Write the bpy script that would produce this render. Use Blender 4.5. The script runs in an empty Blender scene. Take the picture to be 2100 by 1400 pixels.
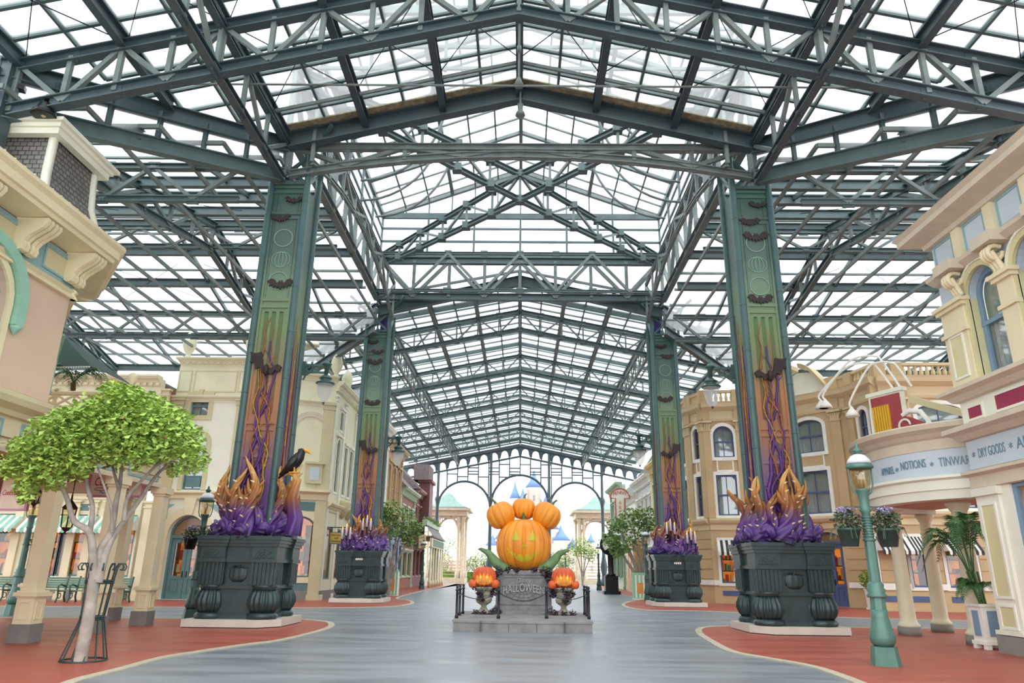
import bpy, math, random
from math import sin, cos, pi, atan2, hypot, sqrt
from mathutils import Vector, Matrix
random.seed(7)
SC = bpy.context.scene
COL = SC.collection
# ---------------------------------------------------------------- camera
F, PIT, YAW, ROLL, CX, EYE = 1460.9, .31111, -.015309, -.012721, .144, 1.4
cam_d = bpy.data.cameras.new('camera'); cam = bpy.data.objects.new('camera', cam_d); COL.objects.link(cam)
cam_d.sensor_width = 36.0; cam_d.lens = F/2100*36; cam_d.clip_end = 2000
_c, _s = cos(YAW), sin(YAW)
_ex = Vector((_c, -_s, 0)); _ey = Vector((_s, _c, 0)); _ez = Vector((0, 0, 1))
_fw = _ey*cos(PIT)+_ez*sin(PIT); _up = -_ey*sin(PIT)+_ez*cos(PIT)
_c, _s = cos(ROLL), sin(ROLL)
_r = _c*_ex-_s*_up; _u = _s*_ex+_c*_up
cam.matrix_world = Matrix(((_r.x, _u.x, -_fw.x, CX), (_r.y, _u.y, -_fw.y, 0), (_r.z, _u.z, -_fw.z, EYE), (0, 0, 0, 1)))
SC.camera = cam
# ---------------------------------------------------------------- world (bright overcast sky) and exposure
w = bpy.data.worlds.new('overcast_sky'); SC.world = w; w.use_nodes = True
nt = w.node_tree; nt.nodes.clear()
o = nt.nodes.new('ShaderNodeOutputWorld'); b = nt.nodes.new('ShaderNodeBackground')
tc = nt.nodes.new('ShaderNodeTexCoord'); sx = nt.nodes.new('ShaderNodeSeparateXYZ'); cr = nt.nodes.new('ShaderNodeValToRGB')
cr.color_ramp.elements[0].position = 0.0; cr.color_ramp.elements[0].color = (.94, .965, 1, 1)
cr.color_ramp.elements[1].position = 1.0; cr.color_ramp.elements[1].color = (.91, .955, 1, 1)
nt.links.new(tc.outputs['Generated'], sx.inputs[0]); nt.links.new(sx.outputs['Z'], cr.inputs[0])
nt.links.new(cr.outputs[0], b.inputs[0]); b.inputs[1].default_value = 3.1
nt.links.new(b.outputs[0], o.inputs[0])
sun_d = bpy.data.lights.new('sun', 'SUN'); sun_d.energy = 1.2; sun_d.angle = 0.6; sun_d.color = (1, .97, .92)
sun = bpy.data.objects.new('sun', sun_d); COL.objects.link(sun); sun.rotation_euler = (math.radians(38), math.radians(12), 0)
SC.view_settings.view_transform = 'Standard'; SC.view_settings.look = 'None'
SC.view_settings.exposure = 0.0; SC.view_settings.gamma = 1.0; SC.view_settings.use_curve_mapping = False

# ---------------------------------------------------------------- pixel -> place helpers (surveying the photograph)
def ray(u, v):
    X = (u-1050)/F; Y = (700-v)/F
    c, s = cos(ROLL), sin(ROLL)
    x = c*X+s*Y; z = -s*X+c*Y
    d = (x, cos(PIT)-z*sin(PIT), sin(PIT)+z*cos(PIT))
    c, s = cos(YAW), sin(YAW)
    return Vector((c*d[0]+s*d[1], -s*d[0]+c*d[1], d[2]))
EY = Vector((CX, 0, EYE))
def G(u, v, Z=0.):
    d = ray(u, v); return EY+d*((Z-EYE)/d.z)
def PY(u, v, Y):
    d = ray(u, v); return EY+d*(Y/d.y)
def PX(u, v, X):
    d = ray(u, v); return EY+d*((X-CX)/d.x)

# ---------------------------------------------------------------- materials
def lin(h):
    h = h.lstrip('#'); v = [int(h[i:i+2], 16)/255 for i in (0, 2, 4)]
    return tuple(c/12.92 if c <= .04045 else ((c+.055)/1.055)**2.4 for c in v)+(1,)
MATS = {}
def M(name, col='#888888', rough=.6, metal=0., var=.08, scale=3., bump=0., emit=0., spec=.5, col2=None, obj=True):
    if name in MATS: return MATS[name]
    m = bpy.data.materials.new(name); m.use_nodes = True; MATS[name] = m
    n = m.node_tree; p = n.nodes['Principled BSDF']
    c = lin(col)
    p.inputs['Roughness'].default_value = rough; p.inputs['Metallic'].default_value = metal
    p.inputs['Specular IOR Level'].default_value = spec
    t = n.nodes.new('ShaderNodeTexCoord'); no = n.nodes.new('ShaderNodeTexNoise'); r = n.nodes.new('ShaderNodeValToRGB')
    no.inputs['Scale'].default_value = scale; no.inputs['Detail'].default_value = 5
    n.links.new(t.outputs['Object'], no.inputs['Vector']); n.links.new(no.outputs['Fac'], r.inputs[0])
    d = lin(col2) if col2 else tuple(x*(1-var*2) for x in c[:3])+(1,)
    r.color_ramp.elements[0].position = .3; r.color_ramp.elements[0].color = d
    r.color_ramp.elements[1].position = .7; r.color_ramp.elements[1].color = tuple(min(1, x*(1+var*.5)) for x in c[:3])+(1,)
    n.links.new(r.outputs[0], p.inputs['Base Color'])
    if bump:
        bp = n.nodes.new('ShaderNodeBump'); bp.inputs['Strength'].default_value = bump; bp.inputs['Distance'].default_value = .02
        n2 = n.nodes.new('ShaderNodeTexNoise'); n2.inputs['Scale'].default_value = scale*8
        n.links.new(t.outputs['Object'], n2.inputs['Vector']); n.links.new(n2.outputs['Fac'], bp.inputs['Height']); n.links.new(bp.outputs[0], p.inputs['Normal'])
    if emit:
        n.links.new(r.outputs[0], p.inputs['Emission Color']); p.inputs['Emission Strength'].default_value = emit
    return m
def Mramp(name, stops, z0, z1, rough=.5, noise=.0, metal=0., axis='Z'):
    """paint that changes colour along the height of the thing (as it is really painted)"""
    m = bpy.data.materials.new(name); m.use_nodes = True; MATS[name] = m
    n = m.node_tree; p = n.nodes['Principled BSDF']; p.inputs['Roughness'].default_value = rough; p.inputs['Metallic'].default_value = metal
    t = n.nodes.new('ShaderNodeTexCoord'); s = n.nodes.new('ShaderNodeSeparateXYZ'); mr = n.nodes.new('ShaderNodeMapRange')
    no = n.nodes.new('ShaderNodeTexNoise'); no.inputs['Scale'].default_value = 4; ad = n.nodes.new('ShaderNodeMath'); ad.operation = 'MULTIPLY_ADD'
    r = n.nodes.new('ShaderNodeValToRGB')
    n.links.new(t.outputs['Object'], s.inputs[0]); n.links.new(t.outputs['Object'], no.inputs['Vector'])
    ad.inputs[1].default_value = noise; n.links.new(no.outputs['Fac'], ad.inputs[0]); n.links.new(s.outputs[axis], ad.inputs[2])
    mr.inputs['From Min'].default_value = z0+noise*.5; mr.inputs['From Max'].default_value = z1+noise*.5
    n.links.new(ad.outputs[0], mr.inputs['Value']); n.links.new(mr.outputs[0], r.inputs[0])
    e = r.color_ramp.elements
    e[0].position = stops[0][0]; e[0].color = lin(stops[0][1]); e[1].position = stops[-1][0]; e[1].color = lin(stops[-1][1])
    for q, c in stops[1:-1]:
        x = e.new(q); x.color = lin(c)
    n.links.new(r.outputs[0], p.inputs['Base Color'])
    return m
def Mglass(name, tint, t=.8, rough=.1, white='#ffffff'):
    m = bpy.data.materials.new(name); m.use_nodes = True; MATS[name] = m
    n = m.node_tree; n.nodes.clear()
    out = n.nodes.new('ShaderNodeOutputMaterial'); mx = n.nodes.new('ShaderNodeMixShader'); tr = n.nodes.new('ShaderNodeBsdfTransparent')
    tl = n.nodes.new('ShaderNodeBsdfTranslucent'); tr.inputs[0].default_value = lin(tint); tl.inputs[0].default_value = lin(white)
    mx.inputs[0].default_value = 1-t
    n.links.new(tr.outputs[0], mx.inputs[1]); n.links.new(tl.outputs[0], mx.inputs[2]); n.links.new(mx.outputs[0], out.inputs[0])
    return m
def Mpane(name, tint='#f2f5f6', refl=.12):
    m = bpy.data.materials.new(name); m.use_nodes = True; MATS[name] = m
    n = m.node_tree; n.nodes.clear()
    out = n.nodes.new('ShaderNodeOutputMaterial'); mx = n.nodes.new('ShaderNodeMixShader'); tr = n.nodes.new('ShaderNodeBsdfTransparent')
    gl = n.nodes.new('ShaderNodeBsdfGlossy'); gl.inputs['Roughness'].default_value = .03; tr.inputs[0].default_value = lin(tint)
    mx.inputs[0].default_value = refl
    n.links.new(tr.outputs[0], mx.inputs[1]); n.links.new(gl.outputs[0], mx.inputs[2]); n.links.new(mx.outputs[0], out.inputs[0])
    return m
STEEL = M('painted_steel', '#56696a', .45, .0, .1, 2.)
STEELD = M('painted_steel_dark', '#43545a', .45, .0, .1, 2.)
STEELP = M('painted_steel_pale', '#74807e', .5, .0, .14, 2.5)  # paler, more mottled tone of the steel paint
TGREEN = M('tower_green_paint', '#42605f', .4, .0, .1, 1.5)
PED = M('pedestal_dark_green', '#394a4b', .36, .25, .14, 4.)
GLASS = Mglass('roof_glass', '#e4ecec', .72)
GLASSN = Mglass('roof_glass_greenish', '#d2dcd6', .8)
PANE = Mpane('window_glass'); PANED = Mpane('window_glass_clear', '#fbfcfc', .06)
CREAM = M('cream_paint', '#e4dfbf', .6, 0, .05, 1.2); CREAMD = M('pale_olive_paint', '#cfc49c', .6, 0, .05, 1.2)
CREAMW = M('ivory_paint', '#ebe9d8', .6, 0, .04, 1.2); YELLOWC = M('buttery_cream_paint', '#e6d9b4', .55, 0, .05, 1.2)
PINK = M('pink_stucco', '#d6bba3', .8, 0, .04, .8, .15); MINT = M('mint_green_trim', '#93c2ac', .5, 0, .05)
TAN = M('tan_stucco', '#c6aa80', .65, 0, .05, 1.); TANL = M('light_tan_stucco', '#d9c49c', .65, 0, .04, 1.); BLUE = M('navy_blue_trim', '#4a5c86', .5, 0, .06)
WHITE = M('white_paint', '#efece2', .5, 0, .04); PALEBLUE = M('pale_blue_paint', '#c3ced6', .6, 0, .04, 1.); STEELBLUE = M('steel_blue_trim', '#7b98ae', .5, 0, .05)
GREYBLUE = M('blue_grey_trim', '#8fb0b2', .55, 0, .05); TEAL = M('teal_grey_paint', '#5c7f80', .5, 0, .06)
SALMON = M('beige_moulding', '#d5c7b0', .6, 0, .05); BASEG = M('grey_stone_base', '#8a8880', .8, 0, .06, 4.)
BURG = M('burgundy_panel', '#9a2d4c', .5, 0, .04); OLIVE = M('pale_yellow_green_panel', '#d8d0a0', .6, 0, .04)
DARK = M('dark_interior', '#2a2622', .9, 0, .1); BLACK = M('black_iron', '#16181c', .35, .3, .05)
CURT = M('lace_curtain', '#d9dad6', .9, 0, .1, 9.); BLIND = M('pale_blind', '#c2cabb', .8, 0, .03)
LAMPG = M('lamp_green_paint', '#567d72', .38, .1, .08, 5.)
LAMPD = M('lamp_dark_green_paint', '#3c5a54', .38, .1, .08, 5.)
STONE = M('grey_carved_stone', '#8c8a8c', .85, 0, .14, 5., .5)
STONEL = M('grey_stone_steps', '#8f8c8a', .85, 0, .16, 3., .5)

# ---------------------------------------------------------------- mesh builder
_jc = [0]
def jit():
    _jc[0] = (_jc[0]+1) % 11; return .0003+.00035*_jc[0]
class MB:
    def __init__(s): s.v = []; s.f = []; s.sm = []
    def add(s, vs, fs, smooth=False):
        k = len(s.v); s.v += [tuple(x) for x in vs]; s.f += [tuple(i+k for i in f) for f in fs]; s.sm += [smooth]*len(fs); return s
    def box(s, x0, x1, y0, y1, z0, z1):
        e = jit(); x0, x1 = min(x0, x1)-e, max(x0, x1)+e; y0, y1 = min(y0, y1)-e, max(y0, y1)+e; z0 -= e; z1 += e
        return s.add([(x, y, z) for z in (z0, z1) for y in (y0, y1) for x in (x0, x1)],
                     [(0, 2, 3, 1), (4, 5, 7, 6), (0, 1, 5, 4), (2, 6, 7, 3), (0, 4, 6, 2), (1, 3, 7, 5)])
    def cbox(s, c, sx, sy, sz, rz=0.):
        e = jit(); sx += e; sy += e; sz += e
        vs = []
        for z in (-.5, .5):
            for y in (-.5, .5):
                for x in (-.5, .5):
                    a, b = x*sx, y*sy
                    vs.append((c[0]+a*cos(rz)-b*sin(rz), c[1]+a*sin(rz)+b*cos(rz), c[2]+z*sz))
        return s.add(vs, [(0, 2, 3, 1), (4, 5, 7, 6), (0, 1, 5, 4), (2, 6, 7, 3), (0, 4, 6, 2), (1, 3, 7, 5)])
    def bar(s, p, q, w, h=None, up=(0, 0, 1)):
        h = h or w; e = jit(); w += e; h += e; p = Vector(p); q = Vector(q); d = (q-p)
        if d.length < 1e-5: return s
        d.normalize(); up = Vector(up)
        if abs(d.dot(up)) > .98: up = Vector((0, 1, 0))
        a = d.cross(up).normalized(); b = a.cross(d).normalized()
        vs = [r+a*(i*w/2)+b*(j*h/2) for r in (p, q) for j in (-1, 1) for i in (-1, 1)]
        return s.add(vs, [(0, 2, 3, 1), (4, 5, 7, 6), (0, 1, 5, 4), (2, 6, 7, 3), (0, 4, 6, 2), (1, 3, 7, 5)])
    def ibeam(s, p, q, w, h, t=.03):
        p = Vector(p); q = Vector(q); d = (q-p).normalized(); up = Vector((0, 0, 1))
        a = d.cross(up).normalized(); b = a.cross(d).normalized()
        s.bar(p, q, t, h); o = b*(h/2-t/2)
        s.bar(p+o, q+o, w, t); s.bar(p-o, q-o, w, t); return s
    def tube(s, pts, r, n=8, cap=True, tw=0., lobes=0, la=.0):
        pts = [Vector(p) for p in pts]; m = len(pts)
        rs = r if isinstance(r, (list, tuple)) else [r]*m
        vs = []; up = None
        for i, p in enumerate(pts):
            d = (pts[min(i+1, m-1)]-pts[max(i-1, 0)]).normalized()
            if up is None:
                up = Vector((0, 0, 1)) if abs(d.z) < .9 else Vector((1, 0, 0))
            a = (up-d*up.dot(d)).normalized(); b = d.cross(a); up = a
            for k in range(n):
                t = 2*pi*k/n+tw*i
                rr = rs[i]*(1+la*cos(lobes*2*pi*k/n))
                vs.append(p+a*(rr*cos(t))+b*(rr*sin(t)))
        fs = [(i*n+k, i*n+(k+1) % n, (i+1)*n+(k+1) % n, (i+1)*n+k) for i in range(m-1) for k in range(n)]
        s.add(vs, fs, True)
        if cap: s.add([vs[k] for k in range(n)], [tuple(range(n))[::-1]]); s.add([vs[(m-1)*n+k] for k in range(n)], [tuple(range(n))])
        return s
    def lathe(s, prof, c=(0, 0, 0), n=20, lobes=0, la=0., smooth=True, sx=1., sy=1., ph=0.):
        vs = []
        for r, z in prof:
            for k in range(n):
                t = 2*pi*k/n+ph
                rr = r*(1-la*abs(sin(lobes*t/2))) if lobes else r
                vs.append((c[0]+rr*cos(t)*sx, c[1]+rr*sin(t)*sy, c[2]+z))
        m = len(prof)
        return s.add(vs, [(i*n+k, i*n+(k+1) % n, (i+1)*n+(k+1) % n, (i+1)*n+k) for i in range(m-1) for k in range(n)]+[tuple(range(n))[::-1], tuple(range((m-1)*n, m*n))], smooth)
    def prism(s, poly, z0, z1):
        n = len(poly)
        return s.add([(x, y, z0) for x, y in poly]+[(x, y, z1) for x, y in poly],
                     [tuple(range(n))[::-1], tuple(range(n, 2*n))]+[(i, (i+1) % n, n+(i+1) % n, n+i) for i in range(n)])
    def quad(s, *p): return s.add(p, [tuple(range(len(p)))])
    def ball(s, c, r, n=12, m=8, sz=1.):
        return s.lathe([(max(1e-4, r*sin(pi*i/m)), -r*sz*cos(pi*i/m)) for i in range(m+1)], c, n)
    def cone(s, p, d, r, L, n=6):
        p = Vector(p); d = Vector(d).normalized(); return s.tube([p, p+d*L*.5, p+d*L], [r, r*.6, .001], n)
    # facade frame based pieces
    def fbox(s, f, s0, s1, z0, z1, d0, d1, j=True):
        if j: e = jit(); s0 -= e; s1 += e; z0 -= e; z1 += e; d0 -= e; d1 += e
        vs = [f(a, z, d) for z in (z0, z1) for d in (d1, d0) for a in (s0, s1)]
        return s.add(vs, [(0, 2, 3, 1), (4, 5, 7, 6), (0, 1, 5, 4), (2, 6, 7, 3), (0, 4, 6, 2), (1, 3, 7, 5)])
    def fpoly(s, f, pts, d0, d1):
        n = len(pts)
        return s.add([f(a, z, d0) for a, z in pts]+[f(a, z, d1) for a, z in pts],
                     [tuple(range(n))[::-1], tuple(range(n, 2*n))]+[(i, (i+1) % n, n+(i+1) % n, n+i) for i in range(n)])
    def fprof(s, f, s0, s1, prof, e0=0., e1=0.):
        """moulding profile (d,z) run along the wall; e0/e1 mitre the ends outwards"""
        n = len(prof)
        vs = [f(s0-e0*d, z, d) for d, z in prof]+[f(s1+e1*d, z, d) for d, z in prof]
        return s.add(vs, [tuple(range(n)), tuple(range(n, 2*n))[::-1]]+[(i, n+i, n+(i+1) % n, (i+1) % n) for i in range(n)])
    def build(s, name, mat, parent=None, loc=None, shade=None, **kw):
        me = bpy.data.meshes.new(name)
        if parent is not None and loc is None:
            loc_ = Vector((0, 0, 0)); q = parent
            while q is not None: loc_ += q.location; q = q.parent
            v = [(a-loc_.x, b-loc_.y, c-loc_.z) for a, b, c in s.v]
        elif loc is not None: v = [(a-loc[0], b-loc[1], c-loc[2]) for a, b, c in s.v]
        else: v = s.v
        me.from_pydata(v, [], s.f); me.polygons.foreach_set('use_smooth', [x if shade is None else shade for x in s.sm]); me.update()
        me.materials.append(mat)
        o = bpy.data.objects.new(name, me); COL.objects.link(o)
        if loc is not None: o.location = loc
        if parent is not None: o.parent = parent
        for k, x in kw.items(): o[k] = x
        return o
class Fr:
    def __init__(s, a, b):
        s.a = Vector(a); s.b = Vector(b); s.L = (s.b-s.a).length; s.u = (s.b-s.a)/s.L; s.n = Vector((s.u.y, -s.u.x))
    def __call__(s, t, z, d=0.):
        p = s.a+s.u*t+s.n*d; return (p.x, p.y, z)
def thing(name, label, cat, loc=(0, 0, 0), rz=0., group=None):
    o = bpy.data.objects.new(name, None); COL.objects.link(o); o.location = loc; o.rotation_euler = (0, 0, rz)
    o.empty_display_size = .2
    o['label'] = label; o['category'] = cat
    if group: o['group'] = group
    return o
def tag(o, label, cat, group=None, kind=None):
    o['label'] = label; o['category'] = cat
    if group: o['group'] = group
    if kind: o['kind'] = kind
    return o
def struct(o): o['kind'] = 'structure'; return o
def copy_tree(o, parent=None):
    c = o.copy(); COL.objects.link(c)
    if parent is not None: c.parent = parent
    for ch in [x for x in KIDS(o)]: copy_tree(ch, c)
    return c
def KIDS(o): return [x for x in bpy.data.objects if x.parent == o]
def text_mesh(body, size, depth=.01, align='CENTER', shear=0., sp=1.):
    cu = bpy.data.curves.new('txt', 'FONT'); cu.body = body; cu.size = size; cu.extrude = depth; cu.align_x = align; cu.shear = shear
    cu.space_character = sp; cu.resolution_u = 3
    ob = bpy.data.objects.new('txt', cu); COL.objects.link(ob)
    dg = bpy.context.evaluated_depsgraph_get(); me = bpy.data.meshes.new_from_object(ob.evaluated_get(dg))
    vs = [tuple(v.co) for v in me.vertices]; fs = [tuple(p.vertices) for p in me.polygons]
    bpy.data.objects.remove(ob); bpy.data.curves.remove(cu); bpy.data.meshes.remove(me)
    return vs, fs
def ftext(mb, f, body, size, s, z, d, depth=.012, fit=None, arch=0., **kw):
    """lettering on a facade frame centred at s, baseline z"""
    vs, fs = text_mesh(body, size, depth, **kw)
    if fit:
        x0 = min(v[0] for v in vs); x1 = max(v[0] for v in vs); k = fit/(x1-x0)
        vs = [((v[0]-(x0+x1)/2)*k, v[1], v[2]) for v in vs]
    half = max(abs(v[0]) for v in vs)
    mb.add([f(s+v[0], z+v[1]+arch*(1-(v[0]/half)**2), d+v[2]) for v in vs], fs)
    return mb
# ================================================================ GROUND
def Mground(name, col, col2, rough0, rough1, bump=.15, scale=1.2):
    m = bpy.data.materials.new(name); m.use_nodes = True; n = m.node_tree; p = n.nodes['Principled BSDF']
    t = n.nodes.new('ShaderNodeTexCoord'); mp = n.nodes.new('ShaderNodeMapping'); mp.inputs['Scale'].default_value = (.35, 1.6, 1)
    a = n.nodes.new('ShaderNodeTexNoise'); a.inputs['Scale'].default_value = scale; a.inputs['Detail'].default_value = 6
    r = n.nodes.new('ShaderNodeValToRGB'); r.color_ramp.elements[0].position = .35; r.color_ramp.elements[1].position = .65
    r.color_ramp.elements[0].color = lin(col); r.color_ramp.elements[1].color = lin(col2)
    mr = n.nodes.new('ShaderNodeMapRange'); mr.inputs['From Min'].default_value = .35; mr.inputs['From Max'].default_value = .65
    mr.inputs['To Min'].default_value = rough0; mr.inputs['To Max'].default_value = rough1
    f = n.nodes.new('ShaderNodeTexNoise'); f.inputs['Scale'].default_value = 90; bp = n.nodes.new('ShaderNodeBump'); bp.inputs['Strength'].default_value = bump; bp.inputs['Distance'].default_value = .004
    L = n.links.new
    L(t.outputs['Object'], mp.inputs[0]); L(mp.outputs[0], a.inputs['Vector']); L(a.outputs['Fac'], r.inputs[0]); L(r.outputs[0], p.inputs['Base Color'])
    L(a.outputs['Fac'], mr.inputs['Value']); L(mr.outputs[0], p.inputs['Roughness']); L(t.outputs['Object'], f.inputs['Vector']); L(f.outputs['Fac'], bp.inputs['Height']); L(bp.outputs[0], p.inputs['Normal'])
    return m
ASPH = Mground('blue_grey_asphalt', '#72787e', '#82888e', .30, .5)
REDP = Mground('red_pavement', '#9c4839', '#ab5544', .36, .5, .1)
KERB = M('pale_kerb_stone', '#b9b09a', .7, 0, .08, 6.)
struct(MB().box(-90, 90, -12, 150, -.4, 0).build('floor', ASPH))
def smooth(pts, n=6):
    out = []
    m = len(pts)
    for i in range(m-1):
        p0, p1, p2, p3 = pts[max(i-1, 0)], pts[i], pts[i+1], pts[min(i+2, m-1)]
        for k in range(n):
            t = k/n
            out.append(tuple(.5*((2*p1[j])+(-p0[j]+p2[j])*t+(2*p0[j]-5*p1[j]+4*p2[j]-p3[j])*t*t+(-p0[j]+3*p1[j]-3*p2[j]+p3[j])*t**3) for j in (0, 1)))
    out.append(pts[-1][:2]); return out
def pavement(name, edge, far, kerb_w=.16):
    """edge = kerb line (pixels on the ground), far = closing world points"""
    e = smooth([tuple(G(u, v).xy) for u, v in edge])
    struct(MB().prism(e+far, -.02, .012).build(name, REDP))
    mb = MB(); n = len(e); L = []; R = []
    for i in range(n):
        a = Vector(e[max(i-1, 0)]); b = Vector(e[min(i+1, n-1)]); d = (b-a).normalized(); q = Vector((-d.y, d.x))
        p = Vector(e[i]); L.append(p+q*kerb_w/2); R.append(p-q*kerb_w/2)
    for i in range(n-1):
        mb.add([(L[i].x, L[i].y, .02), (L[i+1].x, L[i+1].y, .02), (R[i+1].x, R[i+1].y, .02), (R[i].x, R[i].y, .02),
                (L[i].x, L[i].y, 0), (L[i+1].x, L[i+1].y, 0), (R[i+1].x, R[i+1].y, 0), (R[i].x, R[i].y, 0)], [(0, 1, 2, 3), (0, 4, 5, 1), (3, 2, 6, 7)])
    struct(mb.build('trim_1', KERB))
pavement('floor', [(60, 1440), (150, 1398), (250, 1372), (330, 1350), (400, 1338), (500, 1323), (570, 1314), (625, 1302), (668, 1290), (680, 1282), (672, 1276), (640, 1272), (592, 1270), (400, 1269), (200, 1268), (0, 1267)], [(-40, 20.6), (-40, -8), (-9, -8)])
pavement('floor', [(1850, 1440), (1740, 1392), (1660, 1366), (1560, 1348), (1500, 1336), (1460, 1316), (1436, 1300), (1434, 1291), (1450, 1286), (1500, 1284), (1560, 1285), (1720, 1287), (1900, 1289), (2090, 1291)], [(40, 22.), (40, -8), (9, -8)])
pavement('floor', [(0, 1243), (300, 1245), (560, 1246), (700, 1246), (800, 1244), (835, 1240), (846, 1236), (838, 1231), (815, 1226), (860, 1213), (905, 1204), (935, 1196)], [(-5.5, 78), (-40, 78), (-40, 27)])
pavement('floor', [(2090, 1275), (1900, 1271), (1720, 1266), (1600, 1260), (1440, 1253), (1330, 1251), (1290, 1246), (1278, 1240), (1290, 1234), (1310, 1228), (1265, 1216), (1225, 1203)], [(6.5, 78), (40, 78), (40, 26)])
# ================================================================ ROOF
YC, HW, S1, ZR = 25.2, 6.9, .243, 15.14
YT0, YT1 = YC-HW, YC+HW
XE = 11.9
MILK = Mglass('milky_glass', '#eef0f0', .62); GLASSC = Mglass('clear_lantern_glass', '#f2f5f5', .93)
def znave(x): return ZR-S1*abs(x)
def ztr(y): return 14.2-.25*abs(y-YC)
TOPG = .38
def grid_panels(P, us, vs, keep, name, mat, mull, dv=1):
    """glazed roof: glass sheet and its thin bars; P maps (u,v)->xyz"""
    g = MB(); b = MB()
    for i in range(len(us)-1):
        for j in range(len(vs)-1):
            u, v = (us[i]+us[i+1])/2, (vs[j]+vs[j+1])/2
            if keep(u, v):
                p = [P(us[i], vs[j]), P(us[i+1], vs[j]), P(us[i+1], vs[j+1]), P(us[i], vs[j+1])]
                g.quad(*p)
    for i in range(len(us)):
        run = None
        for j in range(len(vs)-1):
            k = keep(us[i]-.01, (vs[j]+vs[j+1])/2) or keep(us[i]+.01, (vs[j]+vs[j+1])/2)
            if k and run is None: run = j
            if run is not None and (not k or j == len(vs)-2):
                e = j+1 if k else j
                if e > run: b.bar(P(us[i], vs[run]), P(us[i], vs[e]), .07, .12)
                run = None
    for j in range(len(vs)):
        run = None
        for i in range(len(us)-1):
            k = keep((us[i]+us[i+1])/2, vs[j]-.01) or keep((us[i]+us[i+1])/2, vs[j]+.01)
            if k and run is None: run = i
            if run is not None and (not k or i == len(us)-2):
                e = i+1 if k else i
                if e > run: b.bar(P(us[run], vs[j]), P(us[e], vs[j]), .08, .12)
                run = None
    root = struct(g.build(name, mat)); b.build('glazing_bar', mull, root)
    return root
def lin_range(a, b, st):
    n = max(1, round((b-a)/st)); return [a+(b-a)*i/n for i in range(n+1)]
# near nave (over the camera) up to the valley lines
for sg in (-1, 1):
    us = [sg*x for x in [0, 1.15, 2.3, 3.45, 4.6, 5.75, 6.9, 8.05, 9.2, 10.35, 11.5]]
    vs = sorted(lin_range(2.0, YT0, .85)) 
    P = lambda x, y: (x, y, znave(x)+TOPG)
    r = grid_panels(P, us, vs, lambda x, y: y < YT0+HW-abs(x)+.3, 'ceiling', GLASSN, STEEL)
    # purlins: heavy beams running along the nave
    for x in (2.3, 4.6, 6.9, 9.2, 11.5):
        ye = min(YT0, YT0+HW-x)
        MB().ibeam((sg*x, 1.5, znave(x)+.12), (sg*x, ye, znave(x)+.12), .2, .34).build('purlin', STEELD, r)
    # light stays between the purlins
    mb = MB()
    for y in (7.3, 10.5, 16.9):
        for k in range(5):
            x0, x1 = 2.3*k+.1, 2.3*(k+1)-.1
            if y < YT0+HW-x1: mb.bar((sg*x0, y, znave(x0)+.06), (sg*x1, y, znave(x1)+.06), .07, .09)
    mb.build('stay', STEELP, r)
    # wind-bracing rods
    mb = MB()
    for k in range(5):
        for y0, y1 in ((4.2, 7.3), (7.3, 10.5), (10.5, 13.7), (13.7, 16.9)):
            x0, x1 = 2.3*k, 2.3*(k+1)
            if y1 < YT0+HW-x1+.5:
                mb.bar((sg*x0, y0, znave(x0)+.2), (sg*x1, y1, znave(x1)+.2), .018); mb.bar((sg*x1, y0, znave(x1)+.2), (sg*x0, y1, znave(x0)+.2), .018)
    mb.build('bracing_rod', BLACK, r)
r = struct(MB().ibeam((0, 1.5, ZR+.1), (0, YT0, ZR+.1), .2, .36).build('trim_2', STEELD))
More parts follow.
